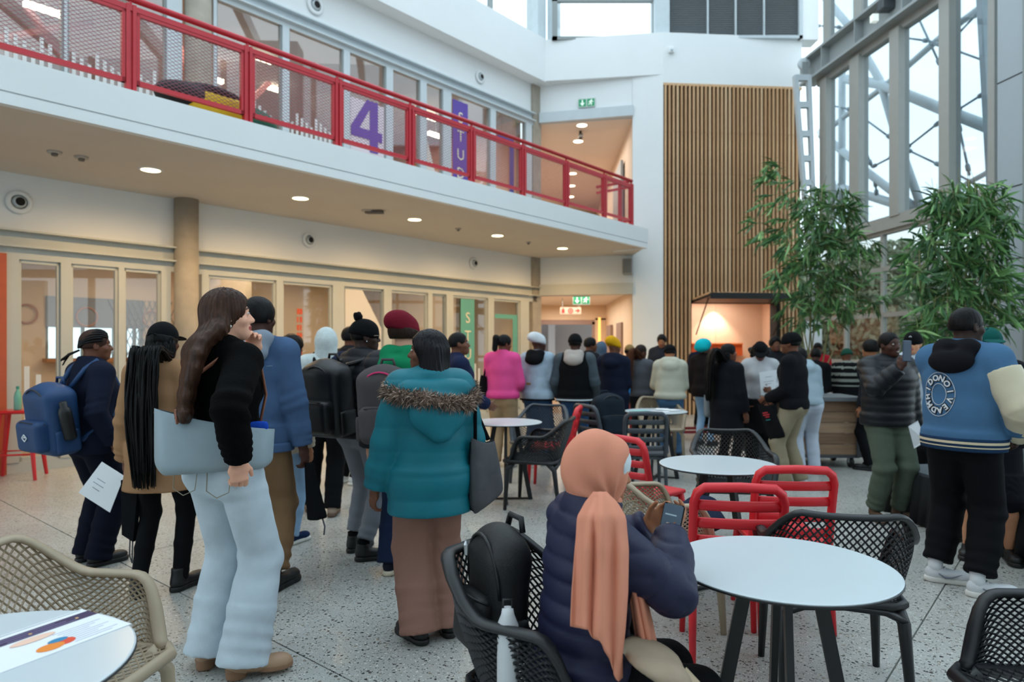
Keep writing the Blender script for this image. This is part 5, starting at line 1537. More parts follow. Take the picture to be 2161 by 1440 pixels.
def finish(p, f, name, m, parent=None, wr=0., wf=(16, 16, 26), seed=1, quilt=None, rl=1, label=None, band=None, fold=None, fold_arm=False):
    V, Q = f.mesh()
    if not len(Q): return None
    V = relax(V, Q, rl)
    N = vnorm(V, Q); s = p.s
    if wr: V = V + N * (wr * wav(V, wf, seed))[:, None]
    if fold is not None:                       # rings of cloth gathered around a joint: list of (centre, axis, reach, amp, freq)
        for c, ax, rc, am, fq in fold:
            d = V - c; t = d @ ax
            wgt = np.exp(-(t / rc) ** 2) * (np.linalg.norm(d - t[:, None] * ax, axis=1) < (.085 * s if rc < .095 * s and name != 'trousers' and fold_arm else .16))
            V = V + N * (am * wgt * (.55 + .75 * wav(V, 11, seed + 7)) * np.sin(t * fq + 4.2 * wav(V, 7, seed + 3)))[:, None]
    if quilt:
        sp, am = quilt
        t = ((V - p.pel) @ p.Rt)[:, 2]
        loc = (V - p.pel) @ p.Rt
        for sd in (1, -1):                      # on the sleeves the rings run around the arm
            for a, c, o in ((p.Sh[sd], p.elb[sd], 0.), (p.elb[sd], p.wr[sd], np.linalg.norm(p.elb[sd] - p.Sh[sd]))):
                d = c - a; L = np.linalg.norm(d); d = d / L
                u = np.clip((V - a) @ d, 0, L); r = np.linalg.norm(V - a - u[:, None] * d, axis=1)
                msk = (r < .085 * s) & (np.abs(loc[:, 0]) > (p.sw * .93) * s)
                t = np.where(msk, o + (V - a) @ d, t)
        t = t + .006 * wav(V, 7, seed + 9)
        q = np.sqrt(np.abs(np.sin(math.pi * t / sp)) + .02)
        V = V + N * (am * (q - .75) * (1 + .35 * wav(V, (30, 30, 14), seed + 5)))[:, None]
    mi = None; ml = [m]
    if band:
        cq = V[Q].mean(1); mi = np.zeros(len(Q), np.int32)
        for i, (fn, bm) in enumerate(band):
            mi[fn(cq)] = i + 1; ml.append(bm)
    me = mesh_np(name, V, Q, ml, True, mi)
    return link(name, me, parent or p.root, label=label)

def upper(p, g, fem, name='jacket', m=None, hem=.80, t=.018, flare=0., quilt=None, collar=0., colm=None, hood=None, hoodm=None, sleeve='long', sleevem=None, cuff=None, hemband=None, wr=.003, open_=None, fit=1., label=None, shorty=None, fur=None, band=None, bust=1., cap=1.0, seed=3, drop=None):
    s, T, Rt, h = p.s, p.T, p.Rt, p.hb
    sx = Rt[:, 0]
    if fem: rad = dict(hip=(.168, .118), waist=(.138, .100), chest=(.150, .112), sho=(.135, .078))
    else: rad = dict(hip=(.168, .116), waist=(.156, .108), chest=(.172, .120), sho=(.155, .085))
    rr = {k: ((v[0] * (1 + (g - 1)) * fit + t) * s, (v[1] * (1 + (g - 1) * 1.3) * fit + t) * s) for k, v in rad.items()}
    low = p.pel + np.array((0, 0, hem * s - p.pel[2]))
    pts = np.array([p.pel, p.nb, low] + list(p.elb.values()) + list(p.wr.values()) + list(p.Sh.values()))
    pad = .22 * s * g + t + flare
    f = SDF(pts.min(0) - pad, pts.max(0) + pad, h)
    hz = hem * s
    hipz = p.pel[2]
    if hem * s < hipz - .01:
        e = (rr['hip'][0] + flare * s, rr['hip'][1] + flare * s)
        f.tube(low, p.pel + np.array((0, 0, .03 * s)), e, rr['hip'], .03, True, sx)
    f.tube(T(0, 0, .0), T(0, 0, .16), rr['hip'] if hem * s < hipz + .05 else rr['waist'], rr['waist'], .05, False, sx)
    f.tube(T(0, 0, .16), T(0, .006, .36), rr['waist'], rr['chest'], .06, False, sx)
    f.tube(T(0, .006, .36), T(0, -.01, .455), rr['chest'], rr['sho'], .05, False, sx)
    if fem:
        for q in (1, -1): f.ell(T(q * .065, .085 * bust + t * .6, .345), .052 * s, .05)
    f.tube(T(-p.sw * .72, -.012, .462), T(p.sw * .72, -.012, .462), (.052 + t * .7) * s, (.052 + t * .7) * s, .05)
    for q in (1, -1): f.tube(T(q * .03, -.018, .52), T(q * p.sw * .9, -.014, .475), (.045 + t * .5) * s, (.045 + t * .6) * s, .04)
    f.tube(T(0, -.012, .46), T(0, -.012, .535), (.10 * s, .075 * s), (.065 * s, .062 * s), .05, False, sx)
    f.cut((0, 0, -1), (0, 0, hz + .001))
    arms = []
    if sleevem is None or sleeve == 'none':
        dst = f
    if sleeve != 'none':
        for sd in (1, -1):
            if sleevem is not None:
                a = np.array([p.Sh[sd], p.elb[sd], p.wr[sd]])
                dst = SDF(a.min(0) - .12 * s, a.max(0) + .12 * s, h)
            ra, rb, rc = (.058 + t * .85) * s * (1 + (g - 1) * .6), (.050 + t * .85) * s, (.038 + t * .75) * s
            e, w = p.elb[sd], p.wr[sd]
            we = w - nrm(w - e) * .005 * s
            dst.ell(p.Sh[sd], ra * 1.0 * cap, .03)
            dst.tube(p.Sh[sd], e, ra, rb, .022)
            if sleeve == 'short':
                pass
            else:
                dst.tube(e, e + (we - e) * .6, rb, (rb + rc) / 2, .015)
                dst.tube(e + (we - e) * .5, we, (rb + rc) / 2 * 1.02, rc, .015, True)
            if sleevem is not None: arms.append((sd, dst))
    if collar:
        ct = T(0, -.02, .535); cd = nrm(p.nb - ct + (p.hc - p.nb) * .8)
        f.tube(T(0, -.015, .49), T(0, -.018, .52) + cd * collar * s, (.086 * s + t * .5, .086 * s + t * .5), (.074 * s + t * .6, .078 * s + t * .6), .02, True, sx)
    if hood == 'down' and hoodm is None: hood_down(p, f, t)
    fold = []
    for sd in (1, -1):
        ax = nrm(p.wr[sd] - p.Sh[sd])
        fold.append((p.elb[sd], ax, .09 * s, wr * 1.1, 90 / s))
        fold.append((p.wr[sd] - nrm(p.wr[sd] - p.elb[sd]) * .05 * s, nrm(p.wr[sd] - p.elb[sd]), .05 * s, wr * 1.2, 160 / s))
    bands = band or []
    o = finish(p, f, name, m, None, wr, (13, 13, 20), seed, quilt, 1, label, bands, None if quilt else fold, True)
    for sd, dst in arms:
        finish(p, dst, 'sleeve', sleevem if not isinstance(sleevem, dict) else sleevem[sd], o, wr, (13, 13, 20), seed + 1, quilt, 1, None, None, None if quilt else fold)
    if drop:
        for sd in (1, -1):
            a_, e, w = p.Sh[sd], p.elb[sd], p.wr[sd]
            q = np.array([a_, e, w]); d1 = nrm(e - a_)
            ra, rb, rc = (.058 + t * .85) * s * (1 + (g - 1) * .6) + .006, (.050 + t * .85) * s + .006, (.038 + t * .75) * s + .004
            fs_ = SDF(q.min(0) - .14 * s, q.max(0) + .14 * s, h * .9)
            fs_.tube(a_ + d1 * drop[0] * s, e + d1 * .02, ra, rb, .01, True); fs_.ell(e, rb * 1.0, .02)
            fs_.tube(e, w - nrm(w - e) * .004, rb, rc, .02, True)
            finish(p, fs_, 'sleeve', drop[1], o, wr * .8, (13, 13, 20), seed + 1)
    if cuff:
        for sd in (1, -1):
            w, e = p.wr[sd], p.elb[sd]; d = nrm(w - e); rc = (.036 + t * .75) * s
            b = MB(); b.tube([w - d * .045 * s, w - d * .02 * s, w + d * .012 * s], [rc * 1.02, rc * 1.08, rc * .9], 16)
            b.build('cuff', cuff, o, True)
    if hemband:
        e = (rr['hip'][0] + flare * s, rr['hip'][1] + flare * s)
        hm, hh = hemband[0], hemband[1]
        fb = SDF(low - np.array((e[0] + .05, e[0] + .05, .1)), low + np.array((e[0] + .05, e[0] + .05, .1)), min(h, .012))
        fb.tube(low - np.array((0, 0, .004)), low + np.array((0, 0, hh * s)), (e[0] + .022, e[1] + .022), (e[0] + .026, e[1] + .026), .01, True, sx)
        hb_ = finish(p, fb, 'hem_band', hm, o, .0008, (30, 30, 4), seed, None, 0)
        for z_, hz_, sm_ in (hemband[2] if len(hemband) > 2 else []):
            b = MB(); b.tube([low + np.array((0, 0, (z_ - hz_) * s)), low + np.array((0, 0, (z_ + hz_) * s))], 1, 40, False, flat=(e[0] + .0275, e[1] + .0275), up=tuple(np.cross(sx, (0, 0, 1)))); b.build('stripe', sm_, hb_, True)
    if hood == 'down' and hoodm is not None:
        fh = SDF(p.nb - .3 * s, p.nb + .3 * s, h)
        hood_down(p, fh, t)
        finish(p, fh, 'hood', hoodm, o, .004, (18, 18, 18), seed + 2)
    if hood == 'up':
        fh = SDF(p.hc - .3 * s, p.hc + .25 * s, h)
        c = p.Hd
        fh.ell(c(0, -.02, .025), np.array((.098, .125, .118)) * p.ks, .02, p.Rh)
        fh.tube(c(0, -.03, -.02), p.T(0, -.02, .50), (.092 * s, .105 * s), (.115 * s, .1 * s), .05, False, sx)
        fh.ell(c(0, .13, -.02), np.array((.072, .085, .105)) * p.ks, .015, p.Rh, 's')
        finish(p, fh, 'hood', hoodm or m, o, .004, (20, 20, 12), seed + 2)
    return o
def hood_down(p, f, t):
    s, T, sx = p.s, p.T, p.Rt[:, 0]
    f.ell(T(0, -.105 - t * 1.1, .462), np.array((.130, .058, .080)) * s, .04, p.Rt @ rotm(0, -20)); f.ell(T(0, -.10 - t, .545), np.array((.06, .045, .035)) * s, .02, p.Rt, 's')
    f.tube(T(-.07, -.07 - t * .4, .535), T(.07, -.07 - t * .4, .535), .052 * s, .052 * s, .05)
    for q in (1, -1):
        f.tube(T(q * .07, -.07 - t * .4, .535), T(q * .085, .03, .53), .050 * s, .036 * s, .05)
        f.tube(T(q * .085, .03, .525), T(q * .04, .095, .47), .034 * s, .026 * s, .03)

def trousers(p, g, fem, name='trousers', m=None, hipr=.0, thigh=.088, knee=.066, ankle=.055, end=.07, top=1.03, wr=.0035, bunch=.004, label=None, skirt=None, seed=5, band=None, fl=0.):
    s, h = p.s, p.hb
    pts = np.array([p.pel] + list(p.knee.values()) + list(p.ank.values()))
    f = SDF(pts.min(0) - .25 * s, pts.max(0) + .25 * s, h)
    w = ((.152 if fem else .148) * g + hipr) * s; d = ((.105 if fem else .10) * (1 + (g - 1) * 1.2) + hipr) * s
    f.tube(p.pel + np.array((0, 0, -.04 * s)), p.T(0, 0, .12), (w, d * 1.05), (w * .88, d * .93), .03, False, p.Rt[:, 0])
    for sd in (1, -1):
        f.ell(p.hip[sd] + np.array((0, -.055 * s, -.01 * s)), (.085 * s * g, .075 * s * g, .095 * s), .04)
        hp, kn, an = p.hip[sd], p.knee[sd], p.ank[sd]
        f.tube(hp, kn, (thigh * g * s, thigh * g * 1.08 * s), knee * s, .028)
        ae = an + np.array((0, 0, (end - .085) * s)) if end < .3 else kn + (an - kn) * max(0., (.49 - end) / .4)
        if end < .52:
            if end < .3:
                mid = kn + (an - kn) * .5
                f.tube(kn, mid, knee * s, (knee * .5 + ankle * .5 + fl * .3) * s, .02)
                f.tube(mid, ae, (knee * .5 + ankle * .5 + fl * .3) * s, (ankle + fl, ankle * 1.12 + fl), .02, True) if False else f.tube(mid, ae, (knee * .5 + ankle * .5) * s, (ankle * s, ankle * 1.1 * s), .02, True)
            else: f.tube(kn, ae, knee * s, knee * .98 * s, .02, True)
        else:
            f.cut((0, 0, -1), (0, 0, end * s), box=(np.minimum(kn, an) - .15 * s, np.maximum(kn, an) + np.array((.15, .15, .02)) * s))
    if end >= .52: f.cut((0, 0, -1), (0, 0, end * s))
    fold = []
    for sd in (1, -1):
        ax = nrm(p.ank[sd] - p.knee[sd])
        fold.append((p.ank[sd] - ax * .07 * s, ax, .10 * s, bunch, 95 / s))
        fold.append((p.knee[sd], nrm(p.ank[sd] - p.hip[sd]), .10 * s, bunch * .6, 60 / s))
        fold.append((p.hip[sd] - np.array((0, 0, .08 * s)), nrm(p.ank[sd] - p.hip[sd]), .07 * s, bunch * .5, 70 / s))
    o = finish(p, f, name, m, None, wr, (12, 12, 9), seed, None, 1, label, band, fold)
    return o

def shoe(p, sd, kind='sneaker', m=None, sole=None, label=None, sock=None, lace=None):
    s = p.s; a = p.ank[sd]; t = p.toe[sd]; x = np.array((t[1], -t[0], 0)); u = np.array((0, 0, 1.))
    g0 = a - u * .085 * s
    M = np.stack([x, t, u], 1)
    h = max(.006, min(.016, p.Z * .0017))
    C = lambda X, Y, Z: g0 + M @ (np.array((X, Y, Z)) * s)
    f = SDF(C(0, .07, .06) - .2 * s, C(0, .07, .06) + .2 * s, h)
    so = .034 if kind != 'heel' else .038
    f.ell(C(0, -.02, .055), np.array((.038, .050, .05)) * s, .02, M)
    f.tube(C(0, -.01, .06), C(0, .12, .045), (.038 * s, .040 * s), (.044 * s, .030 * s), .02, False, x)
    f.ell(C(0, .150, .046), np.array((.046, .060, .036)) * s, .02, M)
    if kind in ('boot', 'high', 'heel'):
        f.tube(C(0, -.012, .05), C(0, -.012, .15 if kind != 'high' else .125), (.042 * s, .048 * s), (.043 * s, .050 * s), .02, True, x)
    f.cut(-u, C(0, 0, .02))
    o = finish(p, f, 'shoe', m, None, .0012, (40, 40, 40), 2, None, 1, label)
    f = SDF(C(0, .07, .02) - .2 * s, C(0, .07, .02) + .2 * s, max(.005, h * .8))
    if kind == 'heel':
        f.tube(C(0, .13, .022), C(0, .13, .046), (.049 * s, .082 * s), (.049 * s, .082 * s), .01, True, x)
        f.tube(C(0, .03, .034), C(0, -.05, .050), (.036 * s, .014 * s), (.036 * s, .016 * s), .01, False, x)
        f.tube(C(0, -.028, .0), C(0, -.028, .05), (.038 * s, .042 * s), (.041 * s, .047 * s), .01, True, x)
        f.cut(-u, C(0, 0, .001)); f.cut(u, C(0, 0, .05))
    else:
        f.ell(C(0, -.02, .018), np.array((.044, .056, .05)) * s, .01, M)
        f.tube(C(0, 0, .015), C(0, .13, .015), .042 * s, .047 * s, .01, False, x)
        f.ell(C(0, .155, .018), np.array((.050, .062, .05)) * s, .01, M)
        f.cut(u, C(0, 0, so)); f.cut(-u, C(0, 0, .001))
    finish(p, f, 'sole', sole or m, o, 0, rl=0)
    if sock:
        b = MB(); b.tube([C(0, -.012, .07), C(0, -.012, .15)], [.040 * s, .042 * s], 14)
        b.build('sock', sock, o, True)
    if lace and p.Z < 6:
        b = MB()
        for i in range(4):
            y = .035 + .022 * i; z = .098 - .012 * i
            b.tube([C(-.024, y, z - .012), C(0, y + .004, z), C(.024, y, z - .012)], .0035 * s, 5)
        b.build('laces', lace, o, True)
    return o

def hairmat(name, c, rough=.5, st=(70, 70, 4)):
    return mat('hair_' + name, c, rough=rough, var=.45, vs=1.0, bump=.9, bs=1.3, stretch=st, spec=.15)
def cap_field(p, f, grow=.012, low=-.02, fronty=.062, k=.012):
    "hair on the skull: grown skull minus the face"
    c, ks = p.Hd, p.ks
    f.ell(c(0, -.012, .034), np.array((.074 + grow, .094 + grow, .086 + grow)) * ks, .01, p.Rh)
    f.tube(c(0, -.05, 0), c(0, -.055, low), (.07 * ks, .05 * ks), (.062 * ks, .042 * ks), .03, False, p.Rh[:, 0])
    f.ell(c(0, .125, -.035), np.array((.085, .085, .115)) * ks, k, p.Rh, 's')
    f.cut(-p.Rh[:, 2], c(0, 0, low))
    if p.hat: f.cut(nrm(p.Rh @ np.array((0, .22, 1))), c(0, 0, .034))
HATTED = set()
def hairdo(p, kind='short', m=None, n=60, length=.5, seed=7, label=None, spread=.12, cols=None, fall=None, grow=.012, rr=.006):
    s, ks, c, Rh = p.s, p.ks, p.Hd, p.Rh
    h = max(.006, min(.018, p.Z * .0017))
    rg = np.random.RandomState(seed)
    back = -Rh[:, 1]; back = nrm((back[0], back[1], 0)); side = np.array((-back[1], back[0], 0)); side = side * (1 if side.dot(Rh[:, 0]) > 0 else -1)
    lo = p.hc - .26 * s; hi = p.hc + .26 * s
    if fall is not None:
        lo = np.minimum(lo, np.min(np.array(fall, float), 0) - .14); hi = np.maximum(hi, np.max(np.array(fall, float), 0) + .14)
    elif kind == 'bob': lo = lo - np.array((0, 0, .1))
    f = SDF(lo, hi, h)
    if kind == 'short':
        cap_field(p, f, grow, -.03)
        return finish(p, f, 'hair', m, None, .0012, 90, seed, label=label)
    if kind == 'buzz':
        cap_field(p, f, .005, -.02)
        return finish(p, f, 'hair', m, None, .0006, 160, seed, label=label)
    if kind == 'afro':
        f.ell(c(0, -.02, .045), np.array((.125, .125, .12)) * ks, .02, Rh)
        f.ell(c(0, .12, -.05), np.array((.075, .07, .11)) * ks, .02, Rh, 's')
        return finish(p, f, 'hair', m, None, .006, 70, seed, label=label)
    if kind in ('long', 'bob'):
        cap_field(p, f, .014, -.05)
        if kind == 'bob':
            f.tube(c(0, -.045, .02), c(0, -.055, -.13), (.092 * ks, .072 * ks), (.112 * ks, .078 * ks), .03, True, Rh[:, 0])
            for q in (1, -1): f.tube(c(q * .072, -.02, .03), c(q * .090, -.02, -.15), (.022 * ks, .042 * ks), (.016 * ks, .046 * ks), .03, False, Rh[:, 0])
            f.ell(c(0, .11, -.06), np.array((.078, .085, .13)) * ks, .01, Rh, 's')
        else:
            K = [c(0, -.055, .04), c(0, -.075, -.07)] + [np.array(q, float) for q in fall]; P = []
            for j in range(len(K) - 1):
                p0, p1, p2, p3 = K[max(j - 1, 0)], K[j], K[j + 1], K[min(j + 2, len(K) - 1)]
                for tt in (0, .34, .67): P.append(.5 * ((2 * p1) + (p2 - p0) * tt + (2 * p0 - 5 * p1 + 4 * p2 - p3) * tt ** 2 + (3 * p1 - p0 - 3 * p2 + p3) * tt ** 3))
            P.append(K[-1]); np_ = len(P) - 1
            for i in range(len(P) - 1):
                wd = lambda k: (.078 + .036 * math.sin(min(1, k / np_ * 1.5) * 1.57) - .03 * max(0, k / np_ - .7) / .3) * s
                dp = lambda k: (.048 - .022 * (k / np_)) * s
                f.tube(P[i], P[i + 1], (wd(i), dp(i)), (wd(i + 1), dp(i + 1)), .03, i == len(P) - 2, Rh[:, 0])
        V, Q = f.mesh(); V = relax(V, Q, 1); N = vnorm(V, Q)
        L = (V - p.hc) @ np.stack([side, back, (0, 0, 1)], 1)
        th = np.arctan2(L[:, 0], L[:, 1])
        V = V + N * (.0035 * s * (np.sin(th * 34 + 3 * np.sin(L[:, 2] * 9)) * .6 + .6 * wav(np.stack([th * 3, th * 3, L[:, 2] * 2], 1), 4, seed)))[:, None]
        me = mesh_np('hair', V, Q, m, True)
        return link('hair', me, p.root, label=label)
    if kind == 'pony':
        cap_field(p, f, .010, -.03)
        f.ell(c(0, -.115, .015), .035 * ks, .02)
        P = [c(0, -.125, .01)] + [np.array(q, float) for q in fall]
        for i in range(len(P) - 1):
            f.tube(P[i], P[i + 1], (.045 - .004 * i) * s, (.045 - .004 * (i + 1)) * s, .02)
        return finish(p, f, 'hair', m, None, .004, (60, 60, 12), seed, label=label)
    if kind == 'cornrows':
        cap_field(p, f, .007, -.02)
        o = finish(p, f, 'hair', mat('scalp', '#3a241b', rough=.6, spec=.2), None, .001, 80, seed, label=label)
        b = MB(); b2 = MB()
        for i in range(15):      # rows from the hairline over the crown to the nape
            ph = R(-87 + 174 / 14 * i)
            a0 = 38 if abs(ph) < 1.1 else 62
            pts = []
            for t in np.linspace(0, 1, 10):
                al = R(a0 + (168 - a0) * t); q = math.sin(al)
                pts.append(c(.083 * math.sin(ph) * q, -.012 + .102 * math.cos(al), .034 + .093 * math.cos(ph) * q - .050 * t ** 2))
            b.tube(pts, [.007 * ks] + [.0098 * ks] * 8 + [.007 * ks], 6)
        b.build('braids', m, o, True, kind='stuff')
        for i in range(8):
            q0 = c(rg.uniform(-.02, .02), -.105, -.03)
            q1 = q0 + back * (.05 + .02 * rg.rand()) * s + np.array((0, 0, -.03 * s))
            q2 = q1 + back * (.02 + .05 * rg.rand()) * s + np.array((rg.uniform(-.02, .02), 0, -.06 * s * rg.rand() - .02))
            b2.tube([q0, q1, q2], [.007 * ks, .007 * ks, .004 * ks], 5)
        b2.build('braid_ends', m, o, True, kind='stuff')
        return o
    if kind == 'braids':
        cap_field(p, f, .012, -.03)
        o = finish(p, f, 'hair', m, None, .002, (90, 90, 20), seed, label=label)
        ms = cols or [m]
        mbs = [MB() for _ in ms]
        for i in range(n):
            u = (i + .5) / n * 2 - 1 + rg.uniform(-.02, .02); lay = rg.uniform(0, 1)
            a = R(u * 95)
            q0 = c(math.sin(a) * .082, -.02 - math.cos(a) * .088, .02 - .05 * lay)
            pth = [q0, q0 + back * (.012 + .022 * lay) * s + side * math.sin(a) * .012 * s + np.array((0, 0, -(.06 + .05 * rg.rand()) * s))]
            w = spread * (.75 + .25 * lay)
            F_ = [np.array(q, float) for q in fall]
            for j, q in enumerate(F_):
                k = (j + 1) / len(F_)
                e = rg.uniform(-.012, .012, 3) * s
                ww = w * s * (1.0 if j < len(F_) - 1 else .7)
                pth.append(q + side * math.sin(a) * ww + back * (lay * .03 - .01 + .016 * math.cos(a)) * s + e)
            if rg.rand() < .5: pth[-1] = pth[-1] + np.array((0, 0, rg.uniform(0, .16) * s))
            ii = rg.randint(len(ms))
            # smooth path
            Pn = []
            for j in range(len(pth) - 1):
                p0 = pth[max(j - 1, 0)]; p1 = pth[j]; p2 = pth[j + 1]; p3 = pth[min(j + 2, len(pth) - 1)]
                for tt in (0, .33, .67):
                    Pn.append(.5 * ((2 * p1) + (p2 - p0) * tt + (2 * p0 - 5 * p1 + 4 * p2 - p3) * tt ** 2 + (3 * p1 - p0 - 3 * p2 + p3) * tt ** 3))
            Pn.append(pth[-1])
            mbs[ii].tube(Pn, [rr * s] * (len(Pn) - 2) + [rr * .7 * s, rr * .3 * s], 5)
        for mb, mm in zip(mbs, ms):
            if mb.v: mb.build('braids', mm, o, True, kind='stuff')
        return o
def headwear(p, kind='beanie', m=None, m2=None, slouch=.0, pom=None, label=None, low=.012):
    s, ks, c, Rh = p.s, p.ks, p.Hd, p.Rh
    h = max(.006, min(.016, p.Z * .0016))
    f = SDF(p.hc - .22 * s, p.hc + .26 * s, h)
    if kind == 'beanie':
        f.ell(c(0, -.012, .040), np.array((.090, .110, .100)) * ks, .01, Rh)
        if slouch: f.ell(c(0, -.06 - slouch * .3, .075 + slouch * .2), np.array((.075, .075 + slouch * .4, .06 + slouch * .3)) * ks, .04, Rh)
        nn = nrm(Rh @ np.array((0, -.22, -1)))
        f.cut(nn, c(0, .0, low))
        f2 = c(0, -.012, low + .018)
        a = Rh @ np.array((0, .2, 1.)); a = nrm(a)
        f.tube(f2 - a * .022 * ks, f2 + a * .020 * ks, (.0905 * ks, .1105 * ks), (.0915 * ks, .111 * ks), .01, True, Rh[:, 0])
        o = finish(p, f, 'beanie', m, None, .0022, (50, 50, 14), 4, label=label)
        if pom:
            b = SDF(p.hc - .1, p.hc + .35, h)
            q = c(0, -.055, .155)
            b.ell(q, .034 * ks, .01)
            V, Q = b.mesh(); N = vnorm(V, Q); V = V + N * (.006 * wav(V, 130, 3))[:, None]
            link('pompom', mesh_np('pompom', V, Q, pom, True), o)
        return o
    if kind == 'cap':
        f.ell(c(0, -.008, .036), np.array((.086, .106, .100)) * ks, .01, Rh)
        f.cut(-Rh[:, 2], c(0, 0, .022))
        o = finish(p, f, 'cap', m, None, .0012, 30, 4, label=label)
        b = SDF(p.hc - .25, p.hc + .28, min(h, .007))
        b.ell(c(0, .115, .030), np.array((.072, .075, .012)) * ks, .01, Rh @ rotm(0, -12))
        b.ell(c(0, .08, .005), np.array((.3, .3, .030)) * ks, .002, Rh @ rotm(0, -12), 's')
        finish(p, b, 'cap_brim', m2 or m, o)
        b = MB()
        b.tube([c(.03, -.113, .045), c(0, -.118, .062), c(-.03, -.113, .045)], .004, 6)
        b.build('cap_strap', m2 or m, o, True)
        return o
    if kind == 'bonnet':
        f.ell(c(0, -.06, .06), np.array((.125, .15, .105)) * ks, .01, Rh)
        f.ell(c(0, -.12, .0), np.array((.125, .08, .06)) * ks, .05, Rh)
        f.cut(nrm(Rh @ np.array((0, .5, -1))), c(0, .03, .01))
        return finish(p, f, 'bonnet', m, None, .005, (30, 30, 30), 4, label=label)
# ================================================================ bags and other things people carry
def on_person(p, name, label, cat, group=None):
    return thing(name, label, cat, p.root.location.copy(), p.root.rotation_euler.z, group)
def backpack(p, label, m, w=.30, h=.44, d=.16, z=1.20, y=None, strap=None, pocket=True, tilt=8, piping=None, logo=None, x=0., worn=True, seed=3, rollover=False):
    s = p.s; t = on_person(p, 'backpack', label, 'backpack')
    y = (-.17 if y is None else y)
    c = p.T(x, y - d / 2, z - .93); M = p.Rt @ rotm(0, tilt)
    hh = max(.008, p.Z * .002)
    W = lambda a, b, e: c + M @ (np.array((a, b, e)) * s)
    f = SDF(c - .36 * s, c + .36 * s, hh)
    f.box(W(0, 0, -.02), np.array((w / 2, d / 2, h / 2 - .02)) * s, .06 * s, .02, M)
    f.ell(W(0, .0, h * .30), np.array((w * .42, d * .46, h * .22)) * s, .06, M)
    V, Q = f.mesh(); V = relax(V, Q, 1); N = vnorm(V, Q); V = V + N * (.005 * wav(V, (14, 14, 10), seed))[:, None]
    body = link('body', mesh_np('body', V, Q, m, True), t)
    if pocket:
        f = SDF(c - .36 * s, c + .36 * s, hh)
        f.box(W(0, -d * .55, -h * .20), np.array((w * .41, d * .28, h * .22)) * s, .04 * s, .02, M)
        V, Q = f.mesh(); V = relax(V, Q, 1); V = V + vnorm(V, Q) * (.004 * wav(V, (16, 16, 16), seed + 1))[:, None]
        o = link('front_pocket', mesh_np('front_pocket', V, Q, m, True), t)
        b = MB(); b.tube([W(w * .40 * q, -d * (.84 - .30 * abs(q) ** 3), -h * (-.015 + .04 * q * q)) for q in np.linspace(-1, 1, 11)], .004 * s, 5)
        b.build('zip', mat('zip_dark', '#101114', rough=.5), o, True)
    b = MB(); b.tube([W(w * .46 * math.sin(a), -d * .50 * math.cos(a * .5), h * (.06 + .38 * math.cos(a))) for a in np.linspace(-1.7, 1.7, 15)], .0055 * s, 5)
    b.build('zip', piping or mat('zip_dark', '#101114', rough=.5), t, True, label='pink piping' if piping else None)
    b = MB(); b.tube([W(-.05, d * .35, h * .46), W(-.035, d * .35, h * .56), W(.035, d * .35, h * .56), W(.05, d * .35, h * .46)], .010 * s, 6); b.build('carry_handle', strap or m, t, True)
    if worn:
        for q in (1, -1):
            P_ = [W(q * .07, d * .45, h * .40), p.T(q * .095, -.105, .50), p.T(q * .10, -.03, .545 + .02), p.T(q * .112, .085, .47), p.T(q * .125, .135, .36), p.T(q * .15, .11, .20), p.T(q * .17, .0, .12), W(q * w * .42, d * .45, -h * .34)]
            b = MB(); b.tube(P_, .030 * s, 8, flat=(1, .30), up=tuple(p.Rt[:, 0] * .2 + np.array((0, .02, 0)))) if False else b.tube(P_, .017 * s, 8)
            b.build('shoulder_strap', strap or m, t, True)
    for q in (1, -1):
        f = SDF(c - .36 * s, c + .36 * s, hh)
        f.box(W(q * w * .50, .0, -h * .30), np.array((.018, d * .36, h * .16)) * s, .015 * s, .01, M)
        V, Q = f.mesh()
        if len(Q): link('side_pocket', mesh_np('side_pocket', relax(V, Q, 1), Q, m, True), t)
    if logo:
        b = MB(); cc = W(logo[0], -d * .86, logo[1]); ax = M[:, 0]; az = M[:, 2]; r = .032 * s
        P_ = [cc - ax * r, cc + az * r * .75, cc + ax * r, cc - az * r * .75]
        for i in range(4): b.bar(P_[i], P_[(i + 1) % 4], .006 * s, .003, up=tuple(M[:, 1]))
        b.bar(cc - ax * r * .35, cc + az * r * .3, .005 * s, .003, up=tuple(M[:, 1])); b.bar(cc + az * r * .3, cc + ax * r * .35, .005 * s, .003, up=tuple(M[:, 1]))
        b.build('emblem', paper, body)
    return t
